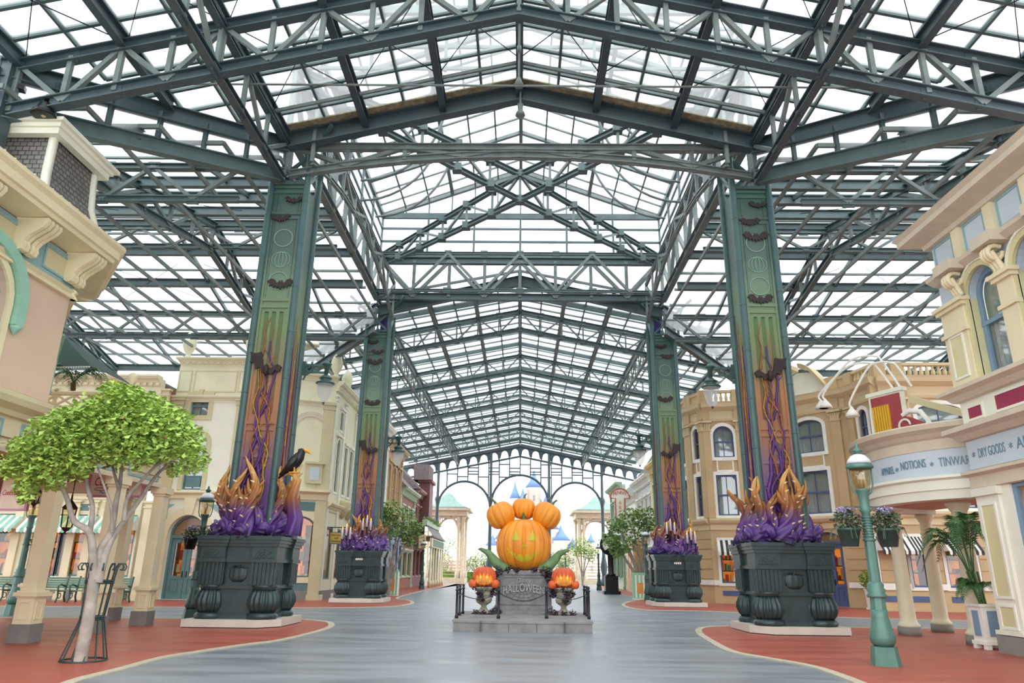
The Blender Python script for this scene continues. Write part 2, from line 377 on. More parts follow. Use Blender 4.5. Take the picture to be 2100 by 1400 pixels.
# weathered boards along the last panes
# transepts
for sg in (-1, 1):
    us = [sg*x for x in lin_range(0+6.9, 34, 1.13)]
    vs = lin_range(13.2, 36.6, 1.17)
    P = lambda x, y: (x, y, ztr(y)+.3)
    if sg < 0: us = us
    def kp(x, y): return abs(x) > HW and abs(x)-HW > -(y-YT0)-(.6) and (y > YT0 and y < YT1 or abs(x)-HW > (YT0-y)-.2 and abs(x)-HW > (y-YT1)-.2)
    r = grid_panels(P, us, vs, kp, 'ceiling', GLASS, STEELP)
    for y in (13.6, 15.6, 19.7, 21.4, 23.3, 26.9, 29.0, 33.3, 36.4):
        x0 = HW+max(0, YT0-y, y-YT1)
        MB().ibeam((sg*x0, y, ztr(y)+.08), (sg*34, y, ztr(y)+.08), .2, .34).build('purlin', STEEL, r)
    MB().ibeam((sg*HW, YC, ztr(YC)+.1), (sg*34, YC, ztr(YC)+.1), .2, .3).build('ridge_beam', STEEL, r)
    mb = MB()
    for i, x in enumerate(lin_range(9.2, 32, 4.52)):
        mb.bar((sg*x, YC, ztr(YC)+.16), (sg*x, 36.5, ztr(36.5)+.16), .09, .16)
        mb.bar((sg*x, YC, ztr(YC)+.16), (sg*x, max(13.4, YT0+HW-x), ztr(max(13.4, YT0+HW-x))+.16), .09, .16)
    mb.build('rafter', STEEL, r)
    mb = MB()
    for i in range(5):
        for y0, y1 in ((27.6, 30), (32.3, 34.6), (20.6, 22.9)):
            x0 = 10+i*4.5; x1 = x0+3.4
            mb.bar((sg*x0, y0, ztr(y0)), (sg*x1, y1, ztr(y1)), .016); mb.bar((sg*x1, y0, ztr(y0)), (sg*x0, y1, ztr(y1)), .016)
    mb.build('bracing_rod', BLACK, r)
    # clerestory strip between nave roof and transept roof, on the diagonal
    for y0, sy in ((YT0, -1), (YT1, 1)):
        g = MB(); b = MB(); n = 6; e = 4.9
        pts = []
        for k in range(n+1):
            t = e*k/n; x = sg*(HW+t); y = y0+sy*t
            pts.append(((x, y, znave(x)-.12), (x-sg*.0, y, ztr(y)-.0-.25*0+.05-.0)))
        for k in range(n):
            g.quad(pts[k][1], pts[k+1][1], pts[k+1][0], pts[k][0])
        for k in range(n+1): b.bar(pts[k][0], pts[k][1], .09, .14)
        q = struct(g.build('window_1', MILK))
        b.build('mullion', STEELD, q)
        MB().ibeam(pts[0][0], pts[n][0], .24, .46).build('upper_beam', STEELD, q)
        c = MB()
        for k in range(n):
            a0, a1 = pts[k][1], pts[k+1][1]
            s0 = -.28-.12*(1-(2*k/n-1)**2)*0; c.ibeam((a0[0], a0[1], a0[2]-.2), (a1[0], a1[1], a1[2]-.2), .24, .42)
        c.build('lower_beam', STEEL, q)
# far nave
FY = [36.9, 45.4, 53.9, 62.4, 70.9, 79.4]
for sg in (-1, 1):
    us = [sg*x for x in lin_range(0, 12.6, 1.15)]
    vs = lin_range(YT1, 79.4, .95)
    P = lambda x, y: (x, y, 15.35-.2*abs(x))
    r = grid_panels(P, us, vs, lambda x, y: y > YT1+(abs(x)-HW), 'ceiling', GLASS, STEELP)
    for x in (2.3, 4.6, 6.9, 9.2, 11.5):
        MB().ibeam((sg*x, max(YT1, YT1+x-HW), 15.1-.2*x), (sg*x, 79.4, 15.1-.2*x), .18, .28).build('purlin', STEELP, r)
    mb = MB()
    for y in lin_range(YT1, 79.4, 2.83)[1:]:
        x1 = min(12.4, HW+y-YT1)
        mb.bar((0, y, 15.15), (sg*x1, y, 15.15-.2*x1), .1, .18)
    mb.build('rafter', STEEL, r)
struct(MB().ibeam((0, YT1, 15.1), (0, 79.4, 15.1), .2, .34).build('trim_3', STEEL))
# ---------------------------------------------------------------- trusses
def truss(name, label, cat, top, bot, cw=.2, ch=.24, wb=.1, group=None, mat=None, mat2=None, verts=True, warren=True, ib=True, wmat=None):
    """top/bot: equally long lists of node points"""
    mat = mat or STEEL
    t = thing(name, label, cat, bot[0], 0, group)
    A = MB(); B = MB()
    for L, m in ((top, A), (bot, B)):
        for i in range(len(L)-1):
            (m.ibeam if ib else m.bar)(L[i], L[i+1], cw, ch)
    for L, m in ((top, A), (bot, B)):
        for p in L[1:-1]: m.cbox(p, .34 if abs(Vector(top[0]).x-Vector(top[-1]).x) > 1 else .05, .05 if abs(Vector(top[0]).y-Vector(top[-1]).y) < 1 else .34, .3)
    A.build('top_chord', mat, t); B.build('bottom_chord', mat, t)
    for i in range(len(top)):
        if verts and (Vector(top[i])-Vector(bot[i])).length > .3: MB().bar(top[i], bot[i], wb, wb).build('post', wmat or STEELP, t)
        if warren and i < len(top)-1:
            a, b = (top[i], bot[i+1]) if i % 2 == 0 else (bot[i], top[i+1])
            MB().bar(a, b, wb, wb).build('brace', wmat or STEELP, t)
    return t
NX = [-11.5, -9.2, -6.9, -4.6, -2.3, 0, 2.3, 4.6, 6.9, 9.2, 11.5]
def cross_truss(y, zt, zb, s, label, name='roof_truss', group=None, sb=None, nx=None, **k):
    nx = nx or NX; sb = sb or s
    xs = []
    for i in range(len(nx)-1): xs += [nx[i], (nx[i]+nx[i+1])/2]
    xs.append(nx[-1])
    return truss(name, label, 'roof truss', [(x, y, zt-s*abs(x)) for x in xs], [(x, y, zb-sb*abs(x)) for x in xs], group=group, **k)
cross_truss(13.6, ZR+.0, 13.92, S1, 'large dark green roof truss crossing overhead nearest the camera', cw=.24, ch=.3, wb=.11, mat=STEELD)
t = cross_truss(5.6, ZR+.0, 13.92, S1, 'dark steel truss above the top edge of the view')
# eave gable beam at the end of the near nave
mb = MB()
for sg in (-1, 1): mb.ibeam((0, YT0, ZR+.02), (sg*HW, YT0, znave(HW)), .3, .5)
tag(mb.build('gable_beam', STEELD), 'dark peaked beam ending the near glass roof in front of the lantern', 'beam')
mb = MB()
WOOD = M('weathered_board', '#a39a80', .8, 0, .25, 6.)
for sg in (-1, 1): mb.bar((0, YT0-.25, ZR+TOPG-.06), (sg*HW, YT0-.25, znave(HW)+TOPG-.06), .3, .04)
tag(mb.build('gutter_board', WOOD), 'weathered brown board lying along the peaked edge of the near glass roof', 'board')
mb = MB()
for sg in (-1, 1): mb.ibeam((0, YT1+.45, 15.0), (sg*HW, YT1+.45, 13.35), .3, .5)
tag(mb.build('gable_beam', STEEL), 'peaked green beam at the opening of the far glass arcade behind the crossing', 'beam')
# long trusses on the column lines of the near nave
for sg, w_ in ((-1, 'left'), (1, 'right')):
    ys = lin_range(2.2, YT0, 1.61)
    truss('roof_truss', 'long truss running from overhead down to the near %s tower' % w_, 'roof truss', [(sg*6.9, y, 13.4) for y in ys], [(sg*6.9, y, 12.2) for y in ys], cw=.2, ch=.2, wb=.1, mat=STEELD)
    # transept trusses along the cross axis
    for x, q in ((12.0, 'nearer the towers'), (21.5, 'farther out')):
        ys = lin_range(14.0 if x > 12 else 13.8, 36.4, 1.6)
        truss('roof_truss', 'peaked truss across the %s wing roof, the one %s' % (w_, q), 'roof truss', [(sg*x, y, ztr(y)) for y in ys], [(sg*x, y, 13.15-.19*abs(y-YC)) for y in ys], cw=.2, ch=.24, wb=.11, mat=STEEL)
    for y, d, q in ((17.6, 1.15, 'nearest the camera'), (YC, .9, 'under the ridge'), (31.0, 1.25, 'nearest the far facade')):
        xs = [sg*x for x in lin_range(HW+max(0, YT0-y, y-YT1)+.2, 32, 1.3)]
        truss('roof_truss', 'level zigzag truss along the %s wing roof, the one %s' % (w_, q), 'roof truss', [(x, y, ztr(y)-.12) for x in xs], [(x, y, ztr(y)-d) for x in xs], cw=.16, ch=.18, wb=.1, verts=False, mat=STEEL)
# tie rod with hanger under the near truss, lamps on it
t = thing('tie_rod', 'thin tie rod stretched level across the near roof with a drop rod at its middle', 'tie rod', (0, 15.2, 12.9))
q0 = PY(375, 172, 15.2); q1 = PY(1755, 180, 15.2)
MB().tube([q0, q1], .028, 8).build('rod', STEELP, t)
m_ = (q0+q1)/2
MB().tube([(0, 15.2, 15.0), (0, 15.2, m_.z+.1)], .03, 8).lathe([(.06, .1), (.06, -.1)], (0, 15.2, 14.2), 8).lathe([(.02, .3), (.09, .12), (.14, 0)], (0, 15.2, m_.z), 6).build('drop_rod', STEELP, t)
# far nave trusses
for i, y in enumerate(FY[:-1]):
    w_ = ['first', 'second', 'third', 'fourth', 'fifth'][i]
    cross_truss(y, 15.0, 13.95, .2, '%s cross truss of the far arcade roof counting from the crossing' % w_, cw=.18, ch=.22, wb=.08, group='trusses of the far arcade')
for sg, w_ in ((-1, 'left'), (1, 'right')):
    ys = lin_range(YT1+.6, 79, 1.417)
    truss('roof_truss', 'long receding truss on the %s side of the far arcade roof' % w_, 'roof truss', [(sg*6.9, y, 13.5) for y in ys], [(sg*6.9, y, 12.45) for y in ys], cw=.14, ch=.16, wb=.07, ib=False, mat=STEELP)
# ---------------------------------------------------------------- crossing and lantern
def girder(a, b, zt, zb0, zbm, n, label, mat=STEEL, zt2=None, **k):
    a = Vector(a); b = Vector(b); T = []; B = []
    for i in range(n+1):
        p = a.lerp(b, i/n); u = abs(2*i/n-1)
        T.append((p.x, p.y, zt+(0 if zt2 is None else (zt2-zt)*(1-u)))); B.append((p.x, p.y, zbm+(zb0-zbm)*u*u))
    return truss('crossing_girder', label, 'girder', T, B, mat=mat, **k)
girder((-HW, YT1, 0), (HW, YT1, 0), 15.85, 13.95, 13.95, 8, 'level braced girder spanning the two far towers', cw=.26, ch=.34, wb=.15)
girder((-HW, YT1-.9, 0), (HW, YT1-.9, 0), 15.85, 13.9, 13.95, 8, 'twin girder just in front of the far tower girder', cw=.12, ch=.14, wb=.12, verts=False)
girder((-HW, YT0+.4, 0), (HW, YT0+.4, 0), 13.55, 12.6, 13.3, 8, 'shallow arched girder joining the two near towers at the front of the crossing', cw=.2, ch=.22, wb=.12, mat=STEELP)
for sg, w_ in ((-1, 'left'), (1, 'right')):
    girder((sg*HW, YT0, 0), (sg*HW, YT1, 0), 15.85, 13.9, 13.95, 8, 'braced girder closing the %s side of the crossing' % w_, cw=.26, ch=.34, wb=.15, mat=STEELP)
    girder((sg*(HW-.8), YT0, 0), (sg*(HW-.8), YT1, 0), 14.6, 12.8, 14.0, 8, 'arched inner girder on the %s side of the crossing' % w_, cw=.12, ch=.16, wb=.1, mat=STEELP)
    girder((sg*HW, YT0, 0), (-sg*HW, YT1, 0), 16.1, 15.55, 15.4, 12, 'diagonal truss over the crossing starting at the near %s tower' % w_, cw=.18, ch=.2, wb=.1, zt2=16.55)
# lantern: upright glazed walls and a glazed gable roof
LZ0, LZ1, LZ2 = 16.0, 18.3, 20.9
x_ = HW
g = MB(); b = MB()
for (a, c) in (((-x_, YT1), (x_, YT1)), ((x_, YT0), (-x_, YT0)), ((x_, YT1), (x_, YT0)), ((-x_, YT0), (-x_, YT1))):
    f = Fr(a, c); n = 6
    g.quad(f(0, LZ0), f(f.L, LZ0), f(f.L, LZ1), f(0, LZ1))
    for k in range(n+1): b.bar(f(f.L*k/n, LZ0), f(f.L*k/n, LZ1), .1)
    for z in (LZ0+.1, 16.9, 17.6, LZ1): b.bar(f(0, z), f(f.L, z), .14 if z > 18 else .08, .3 if z > 18 else .1)
for y in (YT0, YT1): g.quad((-x_, y, LZ1), (x_, y, LZ1), (0, y, LZ2))
lant = struct(g.build('window_2', GLASSC)); b.build('wall_frame', STEEL, lant)
g = MB(); b = MB()
for sg in (-1, 1):
    g.quad((sg*x_, YT0, LZ1), (sg*x_, YT1, LZ1), (0, YT1, LZ2), (0, YT0, LZ2))
    for k in range(13):
        y = YT0+(YT1-YT0)*k/12; th = .16 if k % 3 == 0 else .07
        b.bar((sg*x_, y, LZ1-.05), (0, y, LZ2-.05), th)
    for k in range(7): b.bar((sg*x_*k/6, YT0, LZ2-(LZ2-LZ1)*k/6-.05), (sg*x_*k/6, YT1, LZ2-(LZ2-LZ1)*k/6-.05), .16 if k % 3 == 0 else .07)
for k in range(1, 12):
    x = -x_+2*x_*k/12; z = LZ2-(LZ2-LZ1)*abs(x)/x_
    b.bar((x, YT1, LZ1), (x, YT1, z), .07)
for y in (YT0, YT1):
    for sg in (-1, 1): b.ibeam((sg*x_, y, LZ1), (0, y, LZ2), .2, .25)
lr = struct(g.build('ceiling', GLASSC)); b.build('glazing_bar', STEELP, lr)
for sg, w_ in ((-1, 'left'), (1, 'right')):
    mb = MB()
    for off in (0, .35):
        pts = []
        for k in range(13):
            a = k/12*pi/2; pts.append((sg*(x_-.3-off-3.2*sin(a)), YC-2+off*4, 15.9+4.0*(1-cos(a))*.9))
        mb.tube(pts, .06, 6)
        pts = [(p[0], p[1]+3, p[2]) for p in pts]; mb.tube(pts, .06, 6)
    tag(mb.build('curved_rib', STEELP), 'curved steel ribs rising inside the %s side of the roof lantern' % w_, 'rib')
# end gate frame of the arcade
ge = thing('arcade_gate', 'green iron end frame of the far arcade with three round arches and slim bars', 'gate', (0, 79.4, 0))
YG = 79.4
xs = lin_range(-13.8, 13.8, 1.15)
zt_ = lambda x: 14.7-.2*abs(x)
mb = MB()
for sg in (-1, 1): mb.bar((0, YG, 14.75), (sg*13.8, YG, 14.75-.2*13.8), .3, .34); 
mb.build('top_chord', STEELD, ge)
mb = MB()
for sg in (-1, 1): mb.bar((0, YG, 13.5), (sg*13.8, YG, 13.5-.2*13.8), .2, .2)
mb.build('bottom_chord', STEELD, ge)
fg = Fr((-14, YG), (14, YG))
mb = MB()
for i in range(len(xs)-1):
    x0, x1 = xs[i], xs[i+1]; xm = (x0+x1)/2; zz = zt_(xm)
    # spandrel plate with a round headed opening
    pts = [(x0+14, zz+.05), (x0+14, zz-1.15), (x0+14.1, zz-1.15), (x0+14.2, zz-.72)]
    for k in range(9):
        a = pi-pi*k/8; pts.append((xm+14+.37*cos(a), zz-.68+.42*sin(a)))
    pts += [(x1+13.8, zz-.72), (x1+13.9, zz-1.15), (x1+14, zz-1.15), (x1+14, zz+.05)]
    mb.fpoly(fg, pts[::-1], -.06, .06)
mb.build('arched_bracket_band', STEELD, ge)
mb = MB()
for i, x in enumerate(xs):
    za = 13.5-.2*abs(x)
    # bars reach down to the arches
    c, R = (0, 3.1) if abs(x) < 3.2 else ((6.1 if x > 0 else -6.1), 2.9)
    zc = (11.45-3.1) if abs(x) < 3.2 else 10.7-2.9
    d = abs(x-c)
    if d < R+.2 and abs(x) < 9:
        zb = zc+sqrt(max(0, R*R-min(d, R)**2)); zb += 0
        if za > zb: mb.bar((x, YG, za), (x, YG, zb), .13)
        if abs(x) < 8.9:
            for k, z in enumerate((12.3, 11.6, 11.9) if i % 2 else (12.6, 11.2)):
                if z < za and z > zb: mb.bar((x, YG, z-.1*(i % 2)), (x+1.15, YG, z-.1*(i % 2)), .12)
mb.build('glazing_bar', STEELD, ge)
for c, R, zc in ((0, 3.1, 8.35), (-6.1, 2.85, 7.85), (6.1, 2.85, 7.85)):
    MB().tube([(c+R*cos(pi*k/24), YG, zc+R*sin(pi*k/24)) for k in range(25)], .13, 8).build('arch', STEELD, ge)
for x in (-9.0, -3.2, 3.2, 9.0):
    zt = 14.6-.2*abs(x)
    MB().lathe([(.42, 0), (.42, .5), (.3, .6), (.26, 1.1), (.4, 1.9), (.26, 2.6), (.2, 3.0), (.17, 8.2), (.3, 8.7), (.3, 8.9), (.16, 9.1), (.14, zt)], (x, YG, 0), 14).build('column', STEELD, ge)
# pendant fitting under the peak of the near roof and a small white lamp in the left wing
p = PY(1067, 232, 18.0); t = thing('pendant_light', 'pale bell-shaped light hanging under the peaked beam before the lantern', 'pendant lamp', p)
MB().lathe([(.03, .75), (.03, .35), (.09, .3), (.07, .1), (.13, 0), (.15, -.08), (.1, -.1)], p, 16).build('shade', STEELP, t)
p = PY(182, 512, 21.0); t = thing('pendant_light', 'small white lamp hanging by the cornice tip of the pink building', 'pendant lamp', p)
MB().lathe([(.015, .5), (.015, .2), (.06, .18), (.05, .1), (.15, -.05), (.12, -.07)], p, 16).build('shade', WHITE, t)
# ================================================================ TOWERS
BANNER = Mramp('painted_banner', [(0, '#54307a'), (.13, '#69477c'), (.2, '#80616e'), (.27, '#99694e'), (.38, '#a5734c'), (.47, '#79785a'), (.55, '#6f8358'), (.7, '#657a66'), (.78, '#4a5f57'), (.93, '#455b55'), (.945, '#38594e'), (1, '#3c6054')], 2.2, 12.3, .55, .35)
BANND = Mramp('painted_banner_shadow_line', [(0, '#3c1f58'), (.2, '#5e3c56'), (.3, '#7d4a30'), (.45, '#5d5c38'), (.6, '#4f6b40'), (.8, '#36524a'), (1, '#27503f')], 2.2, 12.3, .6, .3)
RINGP = M('pale_green_line', '#7fa08c', .6)
VP = M('purple_vine_paint', '#5c2f78', .5, 0, .2, 8.); VO = M('orange_vine_paint', '#a9622f', .5, 0, .2, 8.); VY = M('golden_vine_paint', '#b8963c', .5, 0, .2, 8.)
BATM = M('bat_dark_maroon', '#2b1818', .6, 0, .3, 20.)
PLINTH = M('white_plinth', '#cfc7bc', .6, 0, .05)
def bat(mb, f, s, z, d, w, fl=1):
    P = [(0, .14), (.05, .24), (.09, .13), (.17, .1), (.27, .27), (.42, .3), (.58, .16), (.47, .1), (.46, -.05), (.35, .02), (.3, -.12), (.2, -.03), (.14, -.15), (.07, -.08), (0, -.2)]
    pts = [(x, y) for x, y in P]+[(-x, y) for x, y in P[-2:0:-1]]
    mb.fpoly(f, [(s+fl*x*w, z+y*w) for x, y in (pts[::-1] if fl > 0 else pts)], d, d+.03)
def tower(cx, cy, nl, nm, seed, lamp_side):
    rnd = random.Random(seed)
    t = thing('clad_tower', 'tall clad steel tower with painted vine banner, the %s one' % nl, 'tower', (cx, cy, 0), group='four decorated roof towers')
    h = .53; zt = 13.4
    for sx in (-1, 1):
        for sy in (-1, 1):
            mb = MB(); mb.tube([(cx+sx*h, cy+sy*h, 2.1), (cx+sx*h, cy+sy*h, zt)], .1, 12)
            for k in range(8): mb.lathe([(.104, 0), (.104, .03)], (cx+sx*h, cy+sy*h, 3.2+k*1.35+(.4 if sx > 0 else 0)), 12)
            mb.build('corner_tube', TGREEN, t)
    # banner faces: front, inner side
    fs = [Fr((cx-h, cy-h+.02), (cx+h, cy-h+.02))]
    if cx < 0: fs.append(Fr((cx+h-.02, cy-h), (cx+h-.02, cy+h)))
    else: fs.append(Fr((cx-h+.02, cy+h), (cx-h+.02, cy-h)))
    W = 2*h
    for k, f in enumerate(fs):
        mb = MB(); mb.fbox(f, .09, W-.09, 2.15, 12.25, -.06, 0)
        if k == 0:
            for z in (12.22, 12.05, 11.35, 11.2, 8.62, 8.42, 5.1, 4.92, 4.2): mb.fbox(f, .09, W-.09, z-.04, z+.04, 0, .035)
            for s0, s1 in ((.09, .16), (W-.16, W-.09)): mb.fbox(f, s0, s1, 2.2, 11.2, 0, .03)
            for z0, z1 in ((11.42, 12.0), (8.72, 11.1)): 
                for s0, s1 in ((.2, .22), (W-.22, W-.2)): mb.fbox(f, s0, s1, z0, z1, 0, .02)
        face = mb.build('banner_panel', BANNER, t)
        if k == 0:
            mb = MB()
            for j in range(3):
                s0 = W/2-.27+j*.21; mb.fbox(f, s0, s0+.11, 5.35, 8.25, 0, .008); 
                mb.tube([f(s0+.055, 8.25, .004), f(s0+.055, 8.26, .004)], .055, 10)
            mb.fbox(f, W/2-.22, W/2+.22, 2.4, 4.1, 0, .008)
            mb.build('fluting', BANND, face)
            mb = MB()
            for z, r in ((10.55, .27), (9.2, .27)):
                mb.tube([f(W/2+r*cos(2*pi*q/24), z+r*sin(2*pi*q/24), .01) for q in range(25)], .018, 5)
            for a in (.27, .17, .06):
                mb.tube([f(W/2+a*cos(2*pi*q/20), 9.87+.24*sin(2*pi*q/20), .01) for q in range(21)], .012, 5)
            mb.build('ring_and_pumpkin_outline', RINGP, face)
            for vi, (mat, amp, ph, top, r0) in enumerate(((VP, .34, 0, 7.4, .07), (VO, .3, 2.1, 8.1, .045), (VP, .26, 4.2, 6.6, .06), (VY, .34, 3.2, 6.9, .03), (VO, .2, 5.2, 7.9, .028), (VP, .3, 1.2, 5.6, .05))):
                pts = []; rr = []
                n = 26
                for q in range(n+1):
                    z = 2.3+(top-2.3)*q/n; a = amp*(1-.5*q/n)
                    s = W/2+a*sin(ph+z*1.25+.5*sin(z*2+vi))+.04*sin(z*7+vi)
                    s = min(max(s, .17), W-.17)
                    pts.append(f(s, z, .03+.012*vi)); rr.append(r0*(1-.75*q/n))
                mb = MB(); mb.tube(pts, rr, 6)
                for q in range(3, n, 3):
                    p = Vector(pts[q]); sg = 1 if q % 2 else -1
                    e = p+Vector((f.u.x*sg*.13, f.u.y*sg*.13, .12)); mb.tube([p, (p+e)/2+Vector((0, 0, .02)), e], [rr[q]*.7, rr[q]*.4, .003], 5)
                mb.build('vine', mat, face)
        else:
            for vi, (mat, off) in enumerate(((VP, .3), (VO, .45), (VY, .55), (VP, .68))):
                pts = [f(off+.07*sin(z*1.3+vi*2), z, .03) for z in [2.3+.35*q for q in range(19-vi)]]
                mb = MB(); mb.tube(pts, [.03*(1-.04*q) for q in range(len(pts))], 6); mb.build('vine', mat, face)
    f = fs[0]
    bl = {'a': [(.72, 11.75, .36, 1), (.38, 11.15, .4, 1), (.62, 9.05, .5, 1)], 'b': [(.7, 11.75, .36, 1), (.42, 11.18, .4, 1), (.55, 10.7, .5, 1), (.5, 8.75, .48, 1)],
          'c': [(.35, 11.75, .36, 1), (.6, 11.25, .4, 1), (.5, 10.75, .5, 1), (.52, 8.75, .5, 1)], 'd': [(.38, 11.7, .36, 1), (.65, 11.2, .4, 1), (.45, 9.1, .5, 1)]}[nm]
    for s, z, w_, fl in bl:
        mb = MB(); bat(mb, f, s, z, .04, w_*1.35, fl); mb.build('bat_cutout', BATM, t)
    # the big bat in relief
    mb = MB(); fl = 1 if nm in 'bd' else -1; zc = 6.55
    mb.lathe([(.001, -.2), (.06, -.12), (.08, 0), (.06, .1), (.001, .16)], f(W/2, zc, .12), 10)
    mb.fpoly(f, [(W/2+fl*a, zc+b_) for a, b_ in [(.02, .06), (.1, .12), (.18, .5), (.34, .46), (.5, .5), (.42, .34), (.46, .2), (.34, .2), (.3, .02), (.18, .06), (.08, -.1)]][::-fl], .08, .12)
    mb.fpoly(f, [(W/2-fl*a, zc+b_) for a, b_ in [(.02, .06), (.14, .04), (.3, .16), (.42, .08), (.36, -.06), (.24, -.02), (.16, -.14), (.04, -.08)]][::fl], .08, .12)
    mb.build('bat_sculpture', BATM, t)
    # lacing on top between cladding and roof
    mb = MB()
    for sx in (-1, 1):
        mb.bar((cx+sx*h, cy-h, 12.3), (cx-sx*h, cy-h, 13.3), .09); mb.bar((cx+sx*h, cy-h, 12.3), (cx+sx*h, cy+h, 13.3), .09)
        mb.bar((cx+sx*h, cy-h, 13.3), (cx+sx*1.3, cy-h-.7, 13.9), .1)
    mb.bar((cx-h, cy-h, 12.35), (cx+h, cy-h, 12.35), .1)
    mb.build('lacing', TGREEN, t)
    if nm in 'cd':
        MB().tube([(cx+(.2 if cx < 0 else -.2), cy-.1, 12.2), (cx+(.2 if cx < 0 else -.2), cy-.1, 13.8)], .2, 12).build('purple_cloth', M('purple_cloth', '#4a3478', .8), t)
    return t
def pedestal(cx, cy, nl, badge):
    t = thing('pedestal', 'dark green fluted pedestal box with white slab under the %s tower' % nl, 'pedestal', (cx, cy, 0), group='four fluted tower pedestals')
    mb = MB(); w = 1.12; c = .32
    ins = 1 if cx < 0 else -1
    pl = [(cx-w, cy-w), (cx+w, cy-w), (cx+w, cy+w), (cx-w, cy+w)]
    # corner nearest the street is cut off
    if ins > 0: pl = [(cx-w, cy-w), (cx+w-.42, cy-w), (cx+w, cy-w+.55), (cx+w, cy+w), (cx-w, cy+w)]
    else: pl = [(cx-w+.42, cy-w), (cx+w, cy-w), (cx+w, cy+w), (cx-w, cy+w), (cx-w, cy-w+.55)]
    mb.prism(pl, .03, .2); mb.build('slab', PLINTH, t)
    MB().prism([(cx+(x-cx)*.98, cy+(y-cy)*.98) for x, y in pl], 0, .04).build('shadow_foot', BLACK, t)  # black sheet standing in for the shade under the slab
    # core and mouldings
    k = .86
    def sq(r, z0, z1, m): m.box(cx-r, cx+r, cy-r, cy+r, z0, z1)
    mb = MB(); sq(.8, .2, 2.0, mb); sq(.86, .2, .3, mb)
    for z0, z1, r in ((.9, .98, .87), (1.52, 1.6, .92), (1.6, 1.9, .87), (1.9, 1.98, .93), (1.98, 2.06, .97), (2.06, 2.15, 1.0)): sq(r, z0, z1, mb)
    mb.build('core', PED, t)
    prof = [(.33, .2), (.37, .22), (.38, .28), (.34, .33), (.3, .35), (.37, .43), (.42, .55), (.415, .67), (.36, .79), (.3, .88), (.29, .9), (.33, .93), (.33, .98)]
    prof2 = [(.26, 1.04), (.26, 1.6), (.3, 1.62), (.3, 1.66), (.28, 1.68), (.28, 1.92), (.32, 1.95), (.34, 2.05), (.36, 2.15)]
    for sx in (-1, 1):
        for sy in (-1, 1):
            if sy > 0 and sx != ins: continue
            px, py = cx+sx*.64, cy+sy*.64
            mb = MB(); mb.lathe([(r*1.0, z) for r, z in prof[:5]], (px, py, 0), 28)
            mb.lathe(prof[4:10], (px, py, 0), 96, 18, .14); mb.lathe(prof[9:], (px, py, 0), 28)
            # upper fluted block
            for z0, z1, r in ((.98, 1.54, .27), (1.52, 1.6, .34), (1.6, 1.9, .31), (1.9, 1.98, .35), (1.98, 2.06, .38), (2.06, 2.145, .41)): mb.box(px-r, px+r, py-r, py+r, z0, z1)
            for q in range(6):
                o_ = -.25+q*.1
                mb.box(px+o_-.024, px+o_+.024, py-.31, py+.31, 1.0, 1.5); mb.box(px-.31, px+.31, py+o_-.024, py+o_+.024, 1.0, 1.5)
            mb.build('fluted_pilaster', PED, t)
            # cobweb relief
            mb = MB(); o = Vector((px, py-.315, 1.62))
            for a in range(5):
                an = pi*a/4; mb.tube([o, o+Vector((.26*cos(an), 0, .22*sin(an)+.0))], .006, 4)
            for r in (.1, .17, .24): mb.tube([o+Vector((r*cos(pi*a/4), 0, r*.85*sin(pi*a/4))) for a in range(5)], .005, 4)
            mb.build('cobweb_relief', PED, t)
    mb = MB(); mb.lathe([(.001, -.2), (.14, -.2), (.25, -.12), (.28, 0), (.25, .1), (.14, .17), (.001, .15)], (cx, cy-.79, 1.25), 60, 10, .14, sy=.2)
    mb.tube([(cx, cy-.83, 1.38), (cx+.03, cy-.84, 1.46)], .02, 6); mb.tube([(cx-.26, cy-.82, 1.36), (cx-.12, cy-.83, 1.44), (cx+.05, cy-.83, 1.42), (cx+.24, cy-.82, 1.38)], .012, 5)
    mb.build('pumpkin_relief', PED, t)
    if badge:
        m = MB().lathe([(.2, 0), (.19, .02)], (0, 0, 0), 24, sy=.62)
        m.v = [(cx+x, cy-.87-z, 1.79+y) for x, y, z in m.v]
        bd = m.build('badge', M('badge_dark', '#5a6460', .4), t)
        m = MB()
        for q in range(4): m.box(cx-.15+q*.08, cx-.1+q*.08, cy-.91, cy-.89, 1.76, 1.83)
        m.build('badge_lettering', WHITE, bd)
    return t
THORN = Mramp('thorn_paint', [(0, '#2a2140'), (.1, '#4c2e72'), (.32, '#5f3880'), (.45, '#714662'), (.56, '#8c5634'), (.78, '#b0763c'), (1, '#d2a25c')], 0.0, 1.6, .35, .25)
SPIKE = M('ivory_spike', '#efdba0', .35)
